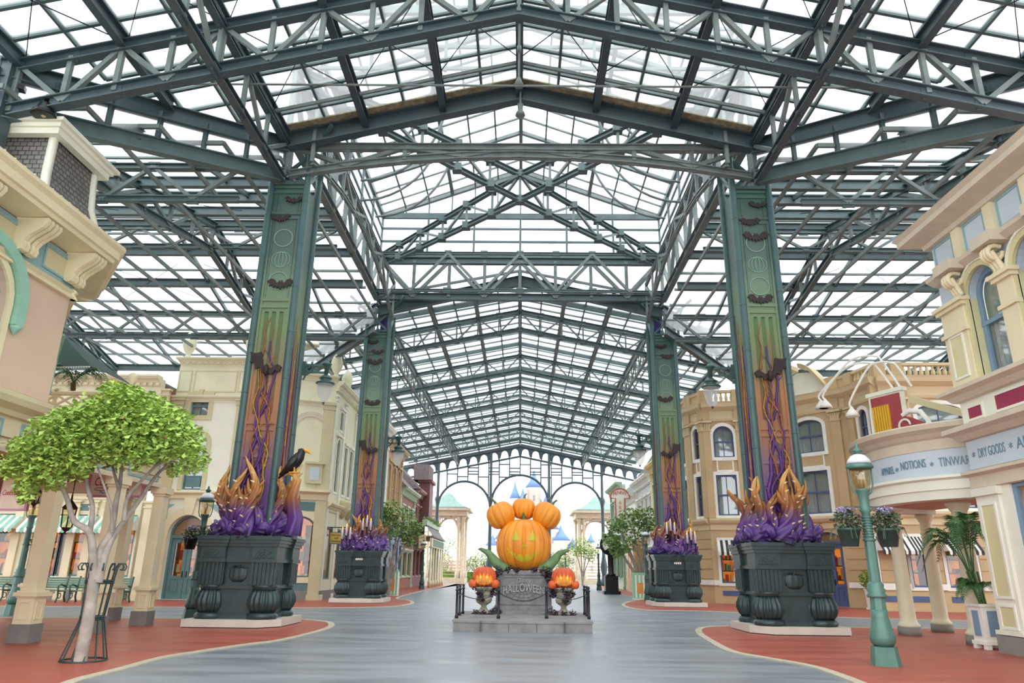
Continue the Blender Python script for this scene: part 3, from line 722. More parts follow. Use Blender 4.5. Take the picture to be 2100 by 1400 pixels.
def thorns(cx, cy, nl, seed, candles=False, hmax=1.0):
    rnd = random.Random(seed)
    t = thing('thorn_sculpture', 'twisted purple and gold thorn branches wrapping the foot of the %s tower' % nl, 'sculpture', (cx, cy, 2.15), group='thorn sculptures around the towers')
    specs = []
    n = 12
    for i in range(n):
        a = -pi*1.12+pi*1.24*i/(n-1)
        specs.append((a, rnd.uniform(.78, .95), (1.45, 1.9, 1.2, 1.7, 1.3, 2.0)[(i+seed) % 6]*rnd.uniform(.92, 1.05)*hmax, rnd.uniform(.17, .25)))
    for i, (a, R, H, r0) in enumerate(specs):
        bx, by = cx+R*cos(a)*.93, cy+R*sin(a)*.9
        n2 = 18; pts = []; rr = []; ph = rnd.uniform(0, 6); lean = rnd.uniform(-.3, .3)
        for q in range(n2+1):
            u = q/n2
            x = bx+lean*u*1.0+.13*sin(ph+u*7)*(.3+u)-(.12*cos(a))*sin(u*pi)
            y = by+.08*cos(ph+u*5)*u+.1*u*sin(a)
            pts.append((x, y, 2.13+H*u)); rr.append(r0*(1-u)**.85*(1.25-.25*min(1, u*5))+.012)
        mb = MB(); mb.tube(pts, rr, 20, tw=.34, lobes=5, la=.24)
        # forks
        for w_ in (1, -1):
            k = int(n2*rnd.uniform(.45, .75)); p = Vector(pts[k]); d = Vector((w_*rnd.uniform(.1, .3), -.05, rnd.uniform(.2, .45)*hmax))
            mb.tube([p, p+d*.4+Vector((w_*.05, 0, 0)), p+d*.75, p+d+Vector((-w_*.04, 0, .05))], [rr[k]*.8, rr[k]*.6, rr[k]*.35, .006], 8, tw=.2, lobes=3, la=.15)
        br = mb.build('thorn_branch', THORN, t)
        mb = MB()
        for q in range(2, n2-2, 2):
            p = Vector(pts[q]); b_ = rnd.uniform(pi*1.1, pi*1.9); d = Vector((cos(b_), sin(b_), .35))
            mb.cone(p+d.normalized()*rr[q]*.8, d, .036, .12)
        mb.build('spike', SPIKE, br)
    # swollen roots
    for i in range(7):
        a = -pi*1.05+pi*1.1*i/6
        p0 = Vector((cx+.85*cos(a-.25), cy+.85*sin(a-.25), 2.2)); p1 = Vector((cx+.93*cos(a), cy+.93*sin(a), 2.3+.18*sin(i*2.2)**2)); p2 = Vector((cx+.85*cos(a+.25), cy+.85*sin(a+.25), 2.2))
        pts = [p0.lerp(p1, q/5) for q in range(5)]+[p1.lerp(p2, q/5) for q in range(6)]
        MB().tube(pts, [.06+.1*sin(pi*q/10) for q in range(11)], 20, tw=.4, lobes=6, la=.22).build('root', THORN, t)
    if candles:
        WAX = M('lilac_wax', '#cfc6d8', .5); FL = M('candle_flame', '#ffd24a', .5, emit=2.)
        s = 1 if cx < 0 else -1
        for gx, gz in ((-.62*s, 2.62), (.25*s, 3.0)):
            for k in (-1, 0, 1):
                x, y, z = cx+gx+k*.17, cy-1.02, gz+(.14 if k == 0 else 0)
                c_ = thing('candle', 'lilac candle %s in the %s group among thorns of the %s tower' % (('at left', 'standing tallest', 'at right')[k+1], 'lower' if gz < 2.8 else 'upper', nl), 'candle', (x, y, z), group='lilac candles among the thorns')
                MB().lathe([(.045, 0), (.042, .38), (.03, .4)], (x, y, z), 10).build('wax', WAX, c_)
                MB().lathe([(.001, .39), (.022, .43), (.016, .48), (.001, .53)], (x, y, z), 8).build('flame', FL, c_)
                MB().lathe([(.06, -.04), (.07, 0)], (x, y, z), 10).tube([(x, y, z-.03), (x, y+.1, z-.3)], .02, 6).build('holder', BLACK, c_)
    return t
TW = [(-6.85, 19.3, 'near left', 'a', 11, 1), (6.9, 19.45, 'near right', 'b', 12, -1), (-6.85, 33.1, 'far left', 'c', 13, 1), (6.95, 33.3, 'far right', 'd', 14, -1)]
for cx, cy, nl, nm, sd, ls in TW:
    tower(cx, cy, nl, nm, sd, ls); pedestal(cx, cy, nl, nm in 'cd'); thorns(cx, cy, nl, sd, nm in 'cd', .8 if nm in 'cd' else 1.0)
# raven on a thorn of the near left tower
p = PY(603, 965, 18.35); rx, ry, rz_ = p
th0 = [o for o in bpy.data.objects if o.name == 'thorn_sculpture'][0]
_pp = [Vector(q) for q in ((rx+.05, ry+.2, 2.2), (rx+.12, ry+.15, 2.6), (rx-.02, ry+.12, 3.1), (rx+.1, ry+.05, 3.55), (rx+.02, ry, rz_-.12), (rx+.2, ry+.02, rz_+.16))]
perch = MB().tube(_pp, [.2, .16, .13, .1, .07, .012], 14, tw=.3, lobes=4, la=.2)
perch.tube([_pp[4], _pp[4]+Vector((-.14, 0, .06)), _pp[4]+Vector((-.25, 0, .0))], [.06, .04, .02], 8)
perch.build('thorn_branch', THORN, th0)
rv = thing('raven', 'black raven with yellow beak and feet perched on a thorn branch', 'bird', (rx, ry, rz_-.05))
RB = M('raven_black', '#15161b', .35, 0, .2, 12.); RY = M('raven_yellow', '#e5a423', .4)
MB().tube([(rx-.38, ry, rz_-.2), (rx-.28, ry, rz_-.08), (rx-.14, ry, rz_+.06), (rx, ry, rz_+.22), (rx+.1, ry, rz_+.36), (rx+.14, ry, rz_+.45), (rx+.15, ry, rz_+.53), (rx+.17, ry, rz_+.57)], [.02, .06, .12, .165, .14, .1, .1, .03], 14).build('body', RB, rv)
for s in (-1, 1):
    MB().tube([(rx-.34, ry+s*.1, rz_-.12), (rx-.14, ry+s*.15, rz_+.05), (rx+.02, ry+s*.15, rz_+.24), (rx+.1, ry+s*.1, rz_+.38)], [.015, .07, .09, .03], 8).build('wing', RB, rv)
    MB().tube([(rx+.02, ry+s*.08, rz_+.08), (rx+.04, ry+s*.07, rz_-.05)], .022, 6).tube([(rx-.1, ry+s*.07, rz_-.05), (rx+.14, ry+s*.07, rz_-.05)], .02, 6).build('foot', RY, rv)
    MB().ball((rx+.21, ry+s*.075, rz_+.53), .022, 8, 6).build('eye', M('raven_eye', '#b8283c', .3), rv)
MB().tube([(rx+.2, ry, rz_+.53), (rx+.32, ry, rz_+.5), (rx+.4, ry, rz_+.42)], [.06, .045, .004], 8).build('beak', RY, rv)

# ================================================================ LAMPS
LG = Mpane('lantern_glass', '#efe6c8', .12); FROST = Mglass('frosted_lamp_glass', '#f2f2ee', .45); BULB = M('lamp_bulb', '#b9a684', .4)
def street_lamp(label, loc, green=LAMPG, group='street lamps on the pavements'):
    x, y = loc; t = thing('street_lamp', label, 'street lamp', (x, y, 0), group=group)
    mb = MB(); mb.lathe([(.235, 0), (.2, .28), (.2, .3)], (x, y, 0), 8, smooth=False, ph=pi/8)
    mb.lathe([(.14, .3), (.19, .36), (.2, .45), (.16, .6), (.13, .75), (.13, .86)], (x, y, 0), 16)
    mb.lathe([(.13, .84), (.12, 1.05)], (x, y, 0), 8, smooth=False)
    mb.lathe([(.15, 1.05), (.16, 1.08), (.13, 1.12), (.15, 1.17), (.12, 1.2), (.13, 1.25), (.1, 1.3)], (x, y, 0), 16)
    mb.build('base', green, t)
    mb = MB(); mb.lathe([(.095, 1.3), (.085, 1.95)], (x, y, 0), 10, smooth=False); mb.lathe([(.1, 1.95), (.105, 1.98), (.08, 2.0), (.07, 2.42), (.1, 2.46), (.08, 2.5), (.09, 2.75), (.12, 2.8), (.12, 2.82)], (x, y, 0), 14)
    for k in range(8): mb.lathe([(.086, 0), (.09, .01), (.086, .02)], (x, y, 2.02+k*.045), 12)
    mb.build('post', green, t)
    for s in (-1, 1):
        MB().tube([(x+s*.05, y, 2.7), (x+s*.16, y, 2.78), (x+s*.19, y, 2.9), (x+s*.2, y, 3.18)], .014, 6).build('bracket', green, t)
    MB().lathe([(.11, 2.83), (.15, 2.95), (.17, 3.18)], (x, y, 0), 16).build('glass_shade', LG, t)
    MB().lathe([(.03, 2.84), (.03, 2.95), (.05, 3.0), (.035, 3.1), (.01, 3.14)], (x, y, 0), 8).build('bulb', BULB, t)
    c = MB().lathe([(.2, 3.26), (.185, 3.32), (.12, 3.4), (.05, 3.43)], (x, y, 0), 18).build('hood', M('lamp_white_hood', '#e3e6ea', .4), t)
    mb = MB(); mb.lathe([(.21, 3.17), (.23, 3.2), (.2, 3.26)], (x, y, 0), 36, 18, .06); mb.lathe([(.06, 3.41), (.05, 3.46), (.09, 3.48), (.05, 3.52), (.025, 3.55), (.03, 3.58), (.005, 3.62)], (x, y, 0), 12)
    mb.build('crown', green, t)
    return t
LEAF = M('leaf_green', '#8fae62', .55, 0, .35, 9., col2='#5d7d45'); LEAFL = M('leaf_bright', '#a8c45e', .45, 0, .3, 6., col2='#74963f'); LEAFK = M('basket_leaf', '#66755a', .55, 0, .3, 12., col2='#3c4c38')
FLV = M('lilac_flowers', '#b3a6d6', .6, 0, .2, 20.); FLR = M('orange_flowers', '#d8603a', .6, 0, .2)
def leaves(mb, c, R, n, size, rnd, flat=1., shell=.4):
    for _ in range(n):
        while True:
            d = Vector((rnd.uniform(-1, 1), rnd.uniform(-1, 1), rnd.uniform(-1, 1)))
            if d.length < 1: break
        if d.length < shell: d = d.normalized()*rnd.uniform(shell, 1)
        p = Vector(c)+Vector((d.x*R, d.y*R, d.z*R*flat))
        a = Vector((rnd.uniform(-1, 1), rnd.uniform(-1, 1), rnd.uniform(-.6, .2))).normalized(); b_ = a.cross(Vector((rnd.uniform(-1, 1), rnd.uniform(-1, 1), 1))).normalized()
        s = size*rnd.uniform(.7, 1.3)
        n_ = a.cross(b_)*s*.15
        mb.add([p, p+a*s*.5+b_*s*.36+n_, p+a*s, p+a*s*.5-b_*s*.36+n_], [(0, 1, 2), (0, 2, 3)])
def basket(label, c, fl, seed, cond=None):
    rnd = random.Random(seed); x, y, z = c
    t = thing('hanging_basket', label, 'flower basket', c, group='planters hanging from street lamps')
    MB().lathe([(.13, -.34), (.185, -.08), (.2, -.08), (.2, -.04), (.17, -.04)], c, 16).build('pot', LAMPD if cond is None else cond, t)
    mb = MB(); leaves(mb, (x, y, z+.1), .24, 300, .08, rnd, .8, .1)
    for k in range(14):
        a = rnd.uniform(0, 6.28); mb.tube([(x+.15*cos(a), y+.15*sin(a), z), (x+.27*cos(a), y+.27*sin(a), z-.05), (x+.32*cos(a), y+.32*sin(a), z-.22)], .005, 4)
    mb.build('foliage', LEAFK, t)
    mb = MB(); leaves(mb, (x, y, z+.26), .17, 120, .05, rnd, .5); mb.build('flowers', fl, t)
    mb = MB()
    for a in (0, 2.1, 4.2): mb.tube([(x+.18*cos(a), y+.18*sin(a), z-.05), (x, y, z+.3)], .005, 4)
    mb.build('hanger', BLACK, t)
    return t
def lamp_arm(t, x, y, z, L):
    MB().bar((x-L, y, z), (x+L, y, z), .02).build('crossbar', LAMPD, t)
lr_ = G(1818, 1366); l1 = street_lamp('nearest green street lamp standing on the red pavement at the right with two hanging planters', (lr_.x, lr_.y-.0))
lamp_arm(l1, lr_.x, lr_.y, 2.52, .36)
basket('hanging planter on the left arm of the near right street lamp', (lr_.x-.33, lr_.y, 2.2), FLV, 1); basket('hanging planter with lilac flowers on the right arm of the near right street lamp', (lr_.x+.33, lr_.y, 2.2), FLV, 2)
ll = G(390, 1272); l2 = street_lamp('dark green street lamp standing just left of the near left pedestal', (ll.x, ll.y), LAMPD)
lamp_arm(l2, ll.x, ll.y, 2.5, .34)
basket('dark planter of leafy plants hanging left of the street lamp by the arched door', (ll.x-.3, ll.y, 2.2), FLV, 3, BLACK); basket('dark planter of leafy plants hanging right of the street lamp by the near left pedestal', (ll.x+.3, ll.y, 2.2), FLV, 4, BLACK)
l3 = street_lamp('green street lamp at the far left edge behind the porch pillars', (-14.6, 21.9), LAMPG)
lamp_arm(l3, -14.6, 21.9, 2.3, .4); basket('planter of orange flowers hanging on the lamp behind the porch', (-14.2, 21.9, 1.98), FLR, 5)
street_lamp('distant green street lamp beside the brick shop on the left', (-7.2, 56), LAMPD)
q_ = G(1326, 1233); street_lamp('green street lamp between the striped waste bin and the far right pedestal', (6.65, 38.6), LAMPD)
street_lamp('small distant street lamp in front of the right gate column', (6.4, 60), LAMPD)
street_lamp('tiny distant street lamp beside the tree beyond the right arch', (5.2, 84), LAMPD)
street_lamp('tiny distant street lamp left of the small tree beyond the gate', (3.5, 95), LAMPD)
def wall_lamp(label, x, y, z, s, k=1., L=.62):
    """pendant lamp on an arm leaving the tower tube towards s"""
    t = thing('bracket_lamp', label, 'wall lamp', (x, y, z), group='pendant lamps on the tower brackets')
    X = x+s*L
    mb = MB(); mb.bar((x, y, z), (X, y, z-.0), .05, .07); mb.bar((x, y, z-.36*k), (X, y, z-.36*k), .04, .06); mb.tube([(x, y, z-.75*k), (x+s*.1*k, y, z-.5*k), (x+s*.3*k, y, z-.38*k)], .03, 6)
    for q in (.2/k*.75, .45/k*.75): mb.tube([(x+s*q*k+.15*k*cos(2*pi*a/16), y, z-.18*k+.15*k*sin(2*pi*a/16)) for a in range(17)], .022, 6)
    mb.bar((x, y, z+.1), (x, y, z-.5*k), .1); mb.build('arm', LAMPD, t)
    P = lambda pr: [(r*k*1.25, h*k) for r, h in pr]
    mb = MB(); mb.lathe(P([(.08, -.5), (.09, -.05), (.16, .0), (.2, .05), (.1, .13), (.05, .2), (.03, .26), (.03, .3), (.002, .42)]), (X, y, z), 16)
    mb.lathe(P([(.34, -.95), (.37, -.9), (.33, -.86), (.2, -.8), (.19, -.7), (.25, -.68), (.25, -.64), (.16, -.56), (.1, -.48)]), (X, y, z), 24)
    mb.build('cap', LAMPD, t); MB().lathe(P([(.004, -1.98), (.05, -1.86), (.06, -1.83)]), (X, y, z), 8).build('bottom_finial', LAMPD, t)
    MB().lathe(P([(.06, -1.84), (.14, -1.75), (.23, -1.5), (.29, -1.2), (.31, -.95)]), (X, y, z), 28, 14, .04).build('glass_globe', FROST, t)
    MB().lathe(P([(.02, -1.35), (.06, -1.25), (.06, -1.0)]), (X, y, z), 8).build('bulb', WHITE, t)
    return t
def hz(u, v, x, y):
    d = ray(u, v); tt = hypot(x-CX, y)/hypot(d.x, d.y); return EYE+d.z*tt
wall_lamp('clear glass pendant lamp on the right side of the near left tower', -6.2, 19.9, hz(657, 748, -5.6, 19.9), 1, .6, .66)
wall_lamp('clear glass pendant lamp on the left side of the near right tower', 6.25, 20.0, hz(1465, 754, 5.6, 20.0), -1, .62, .66)
wall_lamp('smaller pendant lamp on the right side of the far left tower', -6.25, 33.7, hz(797, 897, -5.6, 33.7), 1, .72, .55)
wall_lamp('smaller pendant lamp on the left side of the far right tower', 6.35, 33.9, hz(1330, 893, 5.6, 33.9), -1, .76, .6)
# spotlight under the near truss at top left
p = PY(95, 215, 13.6)
t = thing('floodlight', 'dark bell-shaped floodlight hanging under the near truss at top left', 'floodlight', p)
MB().lathe([(.05, .25), (.06, .05), (.14, 0), (.17, -.12), (.24, -.2), (.26, -.3), (.22, -.3)], p, 20).build('shade', BLACK, t)
MB().lathe([(.001, -.34), (.08, -.28), (.1, -.2)], p, 12).build('bulb', BULB, t)
p = PY(45, 182, 13.7); t = thing('security_camera', 'small boxed camera fixed to the steel post at top left', 'camera', p)
MB().cbox(p, .14, .2, .12, .4).build('housing', BLACK, t); MB().tube([p, (p.x-.2, p.y, p.z+.15)], .02, 6).build('mount', BLACK, t)
MB().ibeam((-11.9, 13.5, 10.2), (-11.9, 13.5, 12.6), .5, .5)
mb = MB(); mb.box(-12.0, -11.55, 13.4, 13.8, 9.3, 12.5); tag(mb.build('steel_post', STEELD), 'dark steel post at the left end of the near truss', 'post')
# ================================================================ FACADE PIECES
def arch_pts(s0, s1, z1, rise, n=12):
    """points of the arched head from right to left, springing at z1-rise"""
    c = (s0+s1)/2; a = (s1-s0)/2
    return [(c+a*cos(pi*k/n), z1-rise+rise*sin(pi*k/n)) for k in range(n+1)]
def wall(parent, fr, s0, s1, z0, z1, holes, mat, th=.3, name='wall', d=0.):
    S = sorted({s0, s1, *[h[0] for h in holes], *[h[1] for h in holes]}); Z = sorted({z0, z1, *[h[2] for h in holes], *[h[3] for h in holes]})
    mb = MB()
    for i in range(len(S)-1):
        run = None
        for j in range(len(Z)-1):
            sm, zm = (S[i]+S[i+1])/2, (Z[j]+Z[j+1])/2
            hole = any(h[0] < sm < h[1] and h[2] < zm < h[3] for h in holes)
            if not hole and run is None: run = Z[j]
            if hole and run is not None: mb.fbox(fr, S[i], S[i+1], run, Z[j], d-th, d, False); run = None
        if run is not None: mb.fbox(fr, S[i], S[i+1], run, Z[-1], d-th, d, False)
    for h in holes:
        if len(h) > 4 and h[4] > 0:
            A = arch_pts(*h[:2], h[3], h[4]); m = len(A)//2
            mb.fpoly(fr, [(h[1], h[3])]+A[m::-1][0:0]+[A[m]]+A[m-1::-1], d-th, d) if False else None
            mb.fpoly(fr, ([(h[1], h[3]), A[m]]+A[m-1::-1]) , d-th, d)
            mb.fpoly(fr, ([(h[0], h[3])]+A[:m-1:-1]), d-th, d)
    return mb.build(name, mat, parent)
def outline(s0, s1, z0, z1, rise): return [(s0, z0), (s1, z0)]+(arch_pts(s0, s1, z1, rise) if rise else [(s1, z1), (s0, z1)])
def ring(mb, fr, s0, s1, z0, z1, rise, w, d0, d1, out=True, bottom=True):
    """frame around (out) or inside an opening"""
    k = w if out else -w
    O = outline(s0-k, s1+k, z0-(k if bottom else 0), z1+k, rise+(k if rise else 0)); I = outline(s0, s1, z0, z1, rise)
    n = len(O); vs = [fr(a, z, d) for d in (d0, d1) for L in (O, I) for a, z in L]
    fs = []
    for i in range(n):
        if not bottom and i == 0: continue
        j = (i+1) % n
        fs += [(i, j, n+j, n+i), (2*n+i, 3*n+i, 3*n+j, 2*n+j), (i, 2*n+i, 2*n+j, j), (n+i, n+j, 3*n+j, 3*n+i)]
    mb.add(vs, fs)
def window(parent, fr, s0, s1, z0, z1, rise=0, fm=None, d=-.14, cols=2, sash=True, fw=.07, back='curtain', name='window', rows=1):
    mb = MB(); ring(mb, fr, s0, s1, z0, z1, rise, fw, d, d+.06, out=False)
    zm = z0+(z1-z0)*.5
    for k in range(1, cols): mb.fbox(fr, s0+(s1-s0)*k/cols-.018, s0+(s1-s0)*k/cols+.018, z0, z1-(.02 if rise else 0), d, d+.04)
    if sash: mb.fbox(fr, s0, s1, zm-.04, zm+.04, d, d+.07)
    for k in range(1, rows): mb.fbox(fr, s0, s1, z0+(z1-z0)*k/rows-.015, z0+(z1-z0)*k/rows+.015, d, d+.04)
    wf = mb.build(name, fm or BLUE, parent)
    p = MB(); p.fpoly(fr, outline(s0, s1, z0, z1, rise), d+.0, d+.015); p.build('pane', PANE if back != 'shop' else PANED, wf)
    if back == 'curtain':
        q = MB(); n = max(6, int((s1-s0)/.07)); pts = []
        for k in range(n+1): pts.append((s0+(s1-s0)*k/n, d-.08-.025*(k % 2)))
        q.add([fr(a, z, dd) for z in (z0, zm) for a, dd in pts], [(k, k+1, n+2+k, n+1+k) for k in range(n)]); q.build('curtain', CURT, wf)
        q = MB(); q.fpoly(fr, outline(s0, s1, zm, z1, rise) if True else 0, d-.12, d-.1); q.build('blind', BLIND, wf)
        q = MB(); q.fbox(fr, s0, s1, z0, zm, d-.16, d-.14); q.build('dark_backing', DARK, wf)  # dark plate painted as the unlit interior behind the curtain
    elif back == 'dark':
        q = MB(); q.fpoly(fr, outline(s0, s1, z0, z1, rise), d-.16, d-.14); q.build('dark_backing', DARK, wf)  # dark plate in place of an unlit interior
    elif back == 'shop':
        shop(wf, fr, s0, s1, z0, z1, d)
    return wf
SHOPB = M('glowing_shop_wall', '#d97f2a', .8, 0, .25, 1.5, emit=.9, col2='#8a4418'); SHELF = M('shop_shelf_wood', '#6a3c1c', .6, emit=.06)  # shop lighting put into wall, shelf and goods as glow; no lamps inside
GOODS = [M('goods_'+n, c, .5, emit=.12) for n, c in (('red', '#c03a24'), ('gold', '#e6b24a'), ('dark', '#2c2018'), ('cream', '#e8d8b0'), ('green', '#5c7c3a'), ('orange', '#ea7c2c'))]
def shop(wf, fr, s0, s1, z0, z1, d, seed=None):
    rnd = random.Random(seed or int(s0*100+z1*10+fr.a.x*7))
    dp = .9
    q = MB(); q.fbox(fr, s0-.1, s1+.1, z0, z1, d-dp-.03, d-dp); q.build('display_wall', SHOPB, wf)
    q = MB(); q.fbox(fr, s0-.1, s1+.1, z0-.03, z0, d-dp, d); q.fbox(fr, s0-.1, s1+.1, z1, z1+.04, d-dp, d-.02); q.fbox(fr, s0-.1, s0-.05, z0, z1, d-dp, d); q.fbox(fr, s1+.05, s1+.1, z0, z1, d-dp, d)
    zs = [z0+(z1-z0)*t for t in (.28, .55)]
    for z in zs: q.fbox(fr, s0, s1, z-.02, z+.02, d-dp, d-dp*.5)
    q.build('shelving', SHELF, wf)
    ms = [MB() for _ in GOODS]
    for z in [z0]+zs:
        s = s0+.05
        while s < s1-.15:
            w_ = rnd.uniform(.08, .2); h = rnd.uniform(.1, (z1-z0)*.22); m = rnd.choice(ms)
            if rnd.random() < .5: m.lathe([(w_*.3, 0), (w_*.5, h*.4), (w_*.35, h*.8), (.01, h)], fr(s+w_/2, z+.02, d-dp*.7), 8)
            else: m.fbox(fr, s, s+w_*.9, z+.02, z+.02+h, d-dp*.85, d-dp*.6)
            s += w_+.02
    for m, g in zip(ms, GOODS):
        if m.v: m.build('merchandise', g, wf)
def cornice(parent, fr, s0, s1, z, h, out, mat, e0=0., e1=0., name='cornice', dent=0.):
    k = h; o = out
    prof = [(0, z-k), (o*.18, z-k), (o*.2, z-k*.8), (o*.42, z-k*.62), (o*.5, z-k*.5), (o*.85, z-k*.36), (o*.9, z-k*.26), (o, z-k*.2), (o, z), (0, z)]
    mb = MB().fprof(fr, s0, s1, prof, e0, e1)
    if dent:
        s = s0
        while s < s1: mb.fbox(fr, s, s+dent*.5, z-k*.95, z-k*.7, 0, o*.35); s += dent
    return mb.build(name, mat, parent)
def panel(parent, fr, s0, s1, z0, z1, mat, trim, w=.06, d=.0, name='panel', dd=.03):
    mb = MB(); mb.fbox(fr, s0, s1, z0, z1, d, d+.012); p = mb.build(name, mat, parent)
    mb = MB(); ring(mb, fr, s0, s1, z0, z1, 0, w, d, d+dd); mb.build('panel_trim', trim, parent); return p
def pilaster(parent, fr, s, w, z0, z1, d, mat, cap=True, name='pilaster', base=True):
    mb = MB(); mb.fbox(fr, s-w/2, s+w/2, z0, z1, 0, d)
    if base: mb.fbox(fr, s-w/2-.05, s+w/2+.05, z0, z0+.25, 0, d+.05)
    if cap: mb.fbox(fr, s-w/2-.04, s+w/2+.04, z1-.3, z1-.24, 0, d+.04); mb.fbox(fr, s-w/2-.08, s+w/2+.08, z1-.08, z1, 0, d+.08)
    return mb.build(name, mat, parent)
def capital(parent, fr, s, w, z, d, mat):
    mb = MB(); mb.fbox(fr, s-w/2-.1, s+w/2+.1, z-.08, z, 0, d+.12); mb.fbox(fr, s-w/2-.03, s+w/2+.03, z-.5, z-.44, 0, d+.04)
    n = 4
    for k in range(n):
        a = s-w/2+w*(k+.5)/n
        mb.tube([fr(a, z-.44, d+.02), fr(a, z-.25, d+.04), fr(a+.0, z-.14, d+.1), fr(a, z-.16, d+.14)], [.06, .055, .045, .02], 6)
    for e in (-1, 1): mb.tube([fr(s+e*(w/2-.02), z-.3, d), fr(s+e*(w/2+.06), z-.14, d+.06), fr(s+e*(w/2+.1), z-.2, d+.08)], .035, 6)
    return mb.build('capital', mat, parent)
def awning(parent, fr, s0, s1, z, drop, out, ca, cb, n=12):
    A = MB(); B = MB(); w = (s1-s0)/n
    for k in range(n):
        m = A if k % 2 else B; a, b = s0+k*w, s0+(k+1)*w
        m.add([fr(a, z, 0), fr(b, z, 0), fr(b, z-drop, out), fr(a, z-drop, out)], [(0, 1, 2, 3)])
        v = [fr(a, z-drop, out), fr(b, z-drop, out)]+[fr(a+w*(.5+.5*cos(pi*j/4)), z-drop-.1-.06*sin(pi*j/4), out) for j in range(5)]
        m.add(v, [tuple(range(len(v)))])
    for e in (s0, s1): B.add([fr(e, z, 0), fr(e, z-drop, out), fr(e, z-drop, 0)], [(0, 1, 2)])
    a = A.build('awning', ca, parent); B.build('awning_stripe', cb, a)
    a.modifiers.new('s', 'SOLIDIFY').thickness = .01
    return a
def balusters(parent, fr, s0, s1, z0, h, mat, step=.28, d=-.15):
    mb = MB(); mb.fbox(fr, s0, s1, z0, z0+.1, d-.12, d+.12); mb.fbox(fr, s0, s1, z0+h-.12, z0+h, d-.14, d+.14)
    s = s0+step/2
    while s < s1: mb.lathe([(.05, 0), (.09, .12*h), (.1, .25*h), (.05, .55*h), (.08, h*.72)], fr(s, z0+.1, d), 8); s += step
    return mb.build('balustrade', mat, parent)
def egg(parent, p, k, mat, name='finial'):
    return MB().lathe([(.14*k, 0), (.16*k, .05*k), (.09*k, .12*k), (.08*k, .18*k), (.17*k, .3*k), (.25*k, .52*k), (.24*k, .7*k), (.17*k, .92*k), (.05*k, 1.07*k), (.002, 1.1*k)], p, 16).build(name, mat, parent)
def ballfin(parent, p, k, mat):
    return MB().lathe([(.14*k, 0), (.05*k, .1*k), (.05*k, .14*k), (.11*k, .24*k), (.12*k, .32*k), (.08*k, .42*k), (.002, .46*k)], p, 12).build('finial', mat, parent)
def scroll(parent, fr, s, z, h, out, w, mat):
    """scroll bracket: side profile swept across its width"""
    pr = [(0, 0), (out, 0), (out*1.02, -h*.12), (out*.9, -h*.28), (out*.72, -h*.4), (out*.5, -h*.55), (out*.38, -h*.7), (out*.42, -h*.85), (out*.36, -h*.97), (out*.18, -h), (0, -h*.9)]
    mb = MB(); n = len(pr)
    for s0, s1, k in ((s-w/2, s-w*.08, 1), (s+w*.08, s+w/2, 1), (s-w*.1, s+w*.1, .9)):
        vs = [fr(a, z+y, x*k) for a in (s0, s1) for x, y in pr]
        mb.add(vs, [tuple(range(n)), tuple(range(n, 2*n))[::-1]]+[(i, n+i, n+(i+1) % n, (i+1) % n) for i in range(n)])
    return mb.build('scroll_bracket', mat, parent)

# ================================================================ LEFT NEAR PINK BUILDING
A_ = thing('pink_building', 'pink stucco building at the left with bracketed cornice and slate roof turret', 'building', (-12, 12, 0))
PKX = -10.9
fA = Fr((PKX, 16.1), (PKX, 5))      # seen from the street (+X side): left to right runs towards the camera
fA = Fr((PKX, 5), (PKX, 16.1))
if fA.n.x < 0: fA = Fr((PKX, 16.1), (PKX, 5))
def frame_facing(a, b, toward):
    f = Fr(a, b)
    m = (f.a+f.b)/2
    if f.n.dot(Vector(toward)-m) < 0: f = Fr(b, a)
    return f
fA = frame_facing((PKX, 5), (PKX, 16.1), (0, 10)); fA2 = frame_facing((PKX, 16.1), (-12.6, 18.3), (0, 20)); fA3 = frame_facing((-12.6, 18.3), (-20, 18.3), (-15, 30))
sA = lambda y: (y-fA.a.y)/fA.u.y
s_at = lambda y: sA(y)
w0, w1 = sorted((s_at(14.1), s_at(12.3)))
wall(A_, fA, 0, fA.L, 4.6, 8.4, [(w0, w1, 5.4, 7.6, .9)], PINK)
wall(A_, fA2, 0, fA2.L, 4.6, 8.4, [], PINK); wall(A_, fA3, 0, fA3.L, 4.6, 8.4, [], PINK)
window(A_, fA, w0, w1, 5.4, 7.6, .9, TEAL, d=-.2, back='dark')
mb = MB(); ring(mb, fA, w0, w1, 5.4, 7.6, .9, .16, 0, .06); mb.build('window_trim', YELLOWC, A_)
mb = MB()
O = outline(w0-.16, w1+.16, 6.2, 7.76, 1.06)
n = 14
cx_, a_ = (w0+w1)/2, (w1-w0)/2+.2
In = [(w1+.2, 6.3)]+[(cx_+a_*cos(pi*k/n), 6.75+1.05*sin(pi*k/n)) for k in range(n+1)]+[(w0-.2, 6.3)]
Ou = [(w1+.48, 6.3)]+[(cx_+(a_+.28)*cos(pi*k/n), 6.75+1.3*sin(pi*k/n)) for k in range(n+1)]+[(w0-.48, 6.3)]
m_ = len(In)
mb.add([fA(a, z, d) for d in (.02, .16) for L in (In, Ou) for a, z in L], sum([[(i, i+1, m_+i+1, m_+i), (2*m_+i, 3*m_+i, 3*m_+i+1, 2*m_+i+1), (i, 2*m_+i, 2*m_+i+1, i+1), (m_+i, m_+i+1, 3*m_+i+1, 3*m_+i)] for i in range(m_-1)], []))
for e in (w0-.34, w1+.34): mb.lathe([(.14, 0), (.12, -.06), (.08, -.1), (.01, -.2)], fA(e, 6.3, .08), 8)
mb.build('window_hood', MINT, A_)
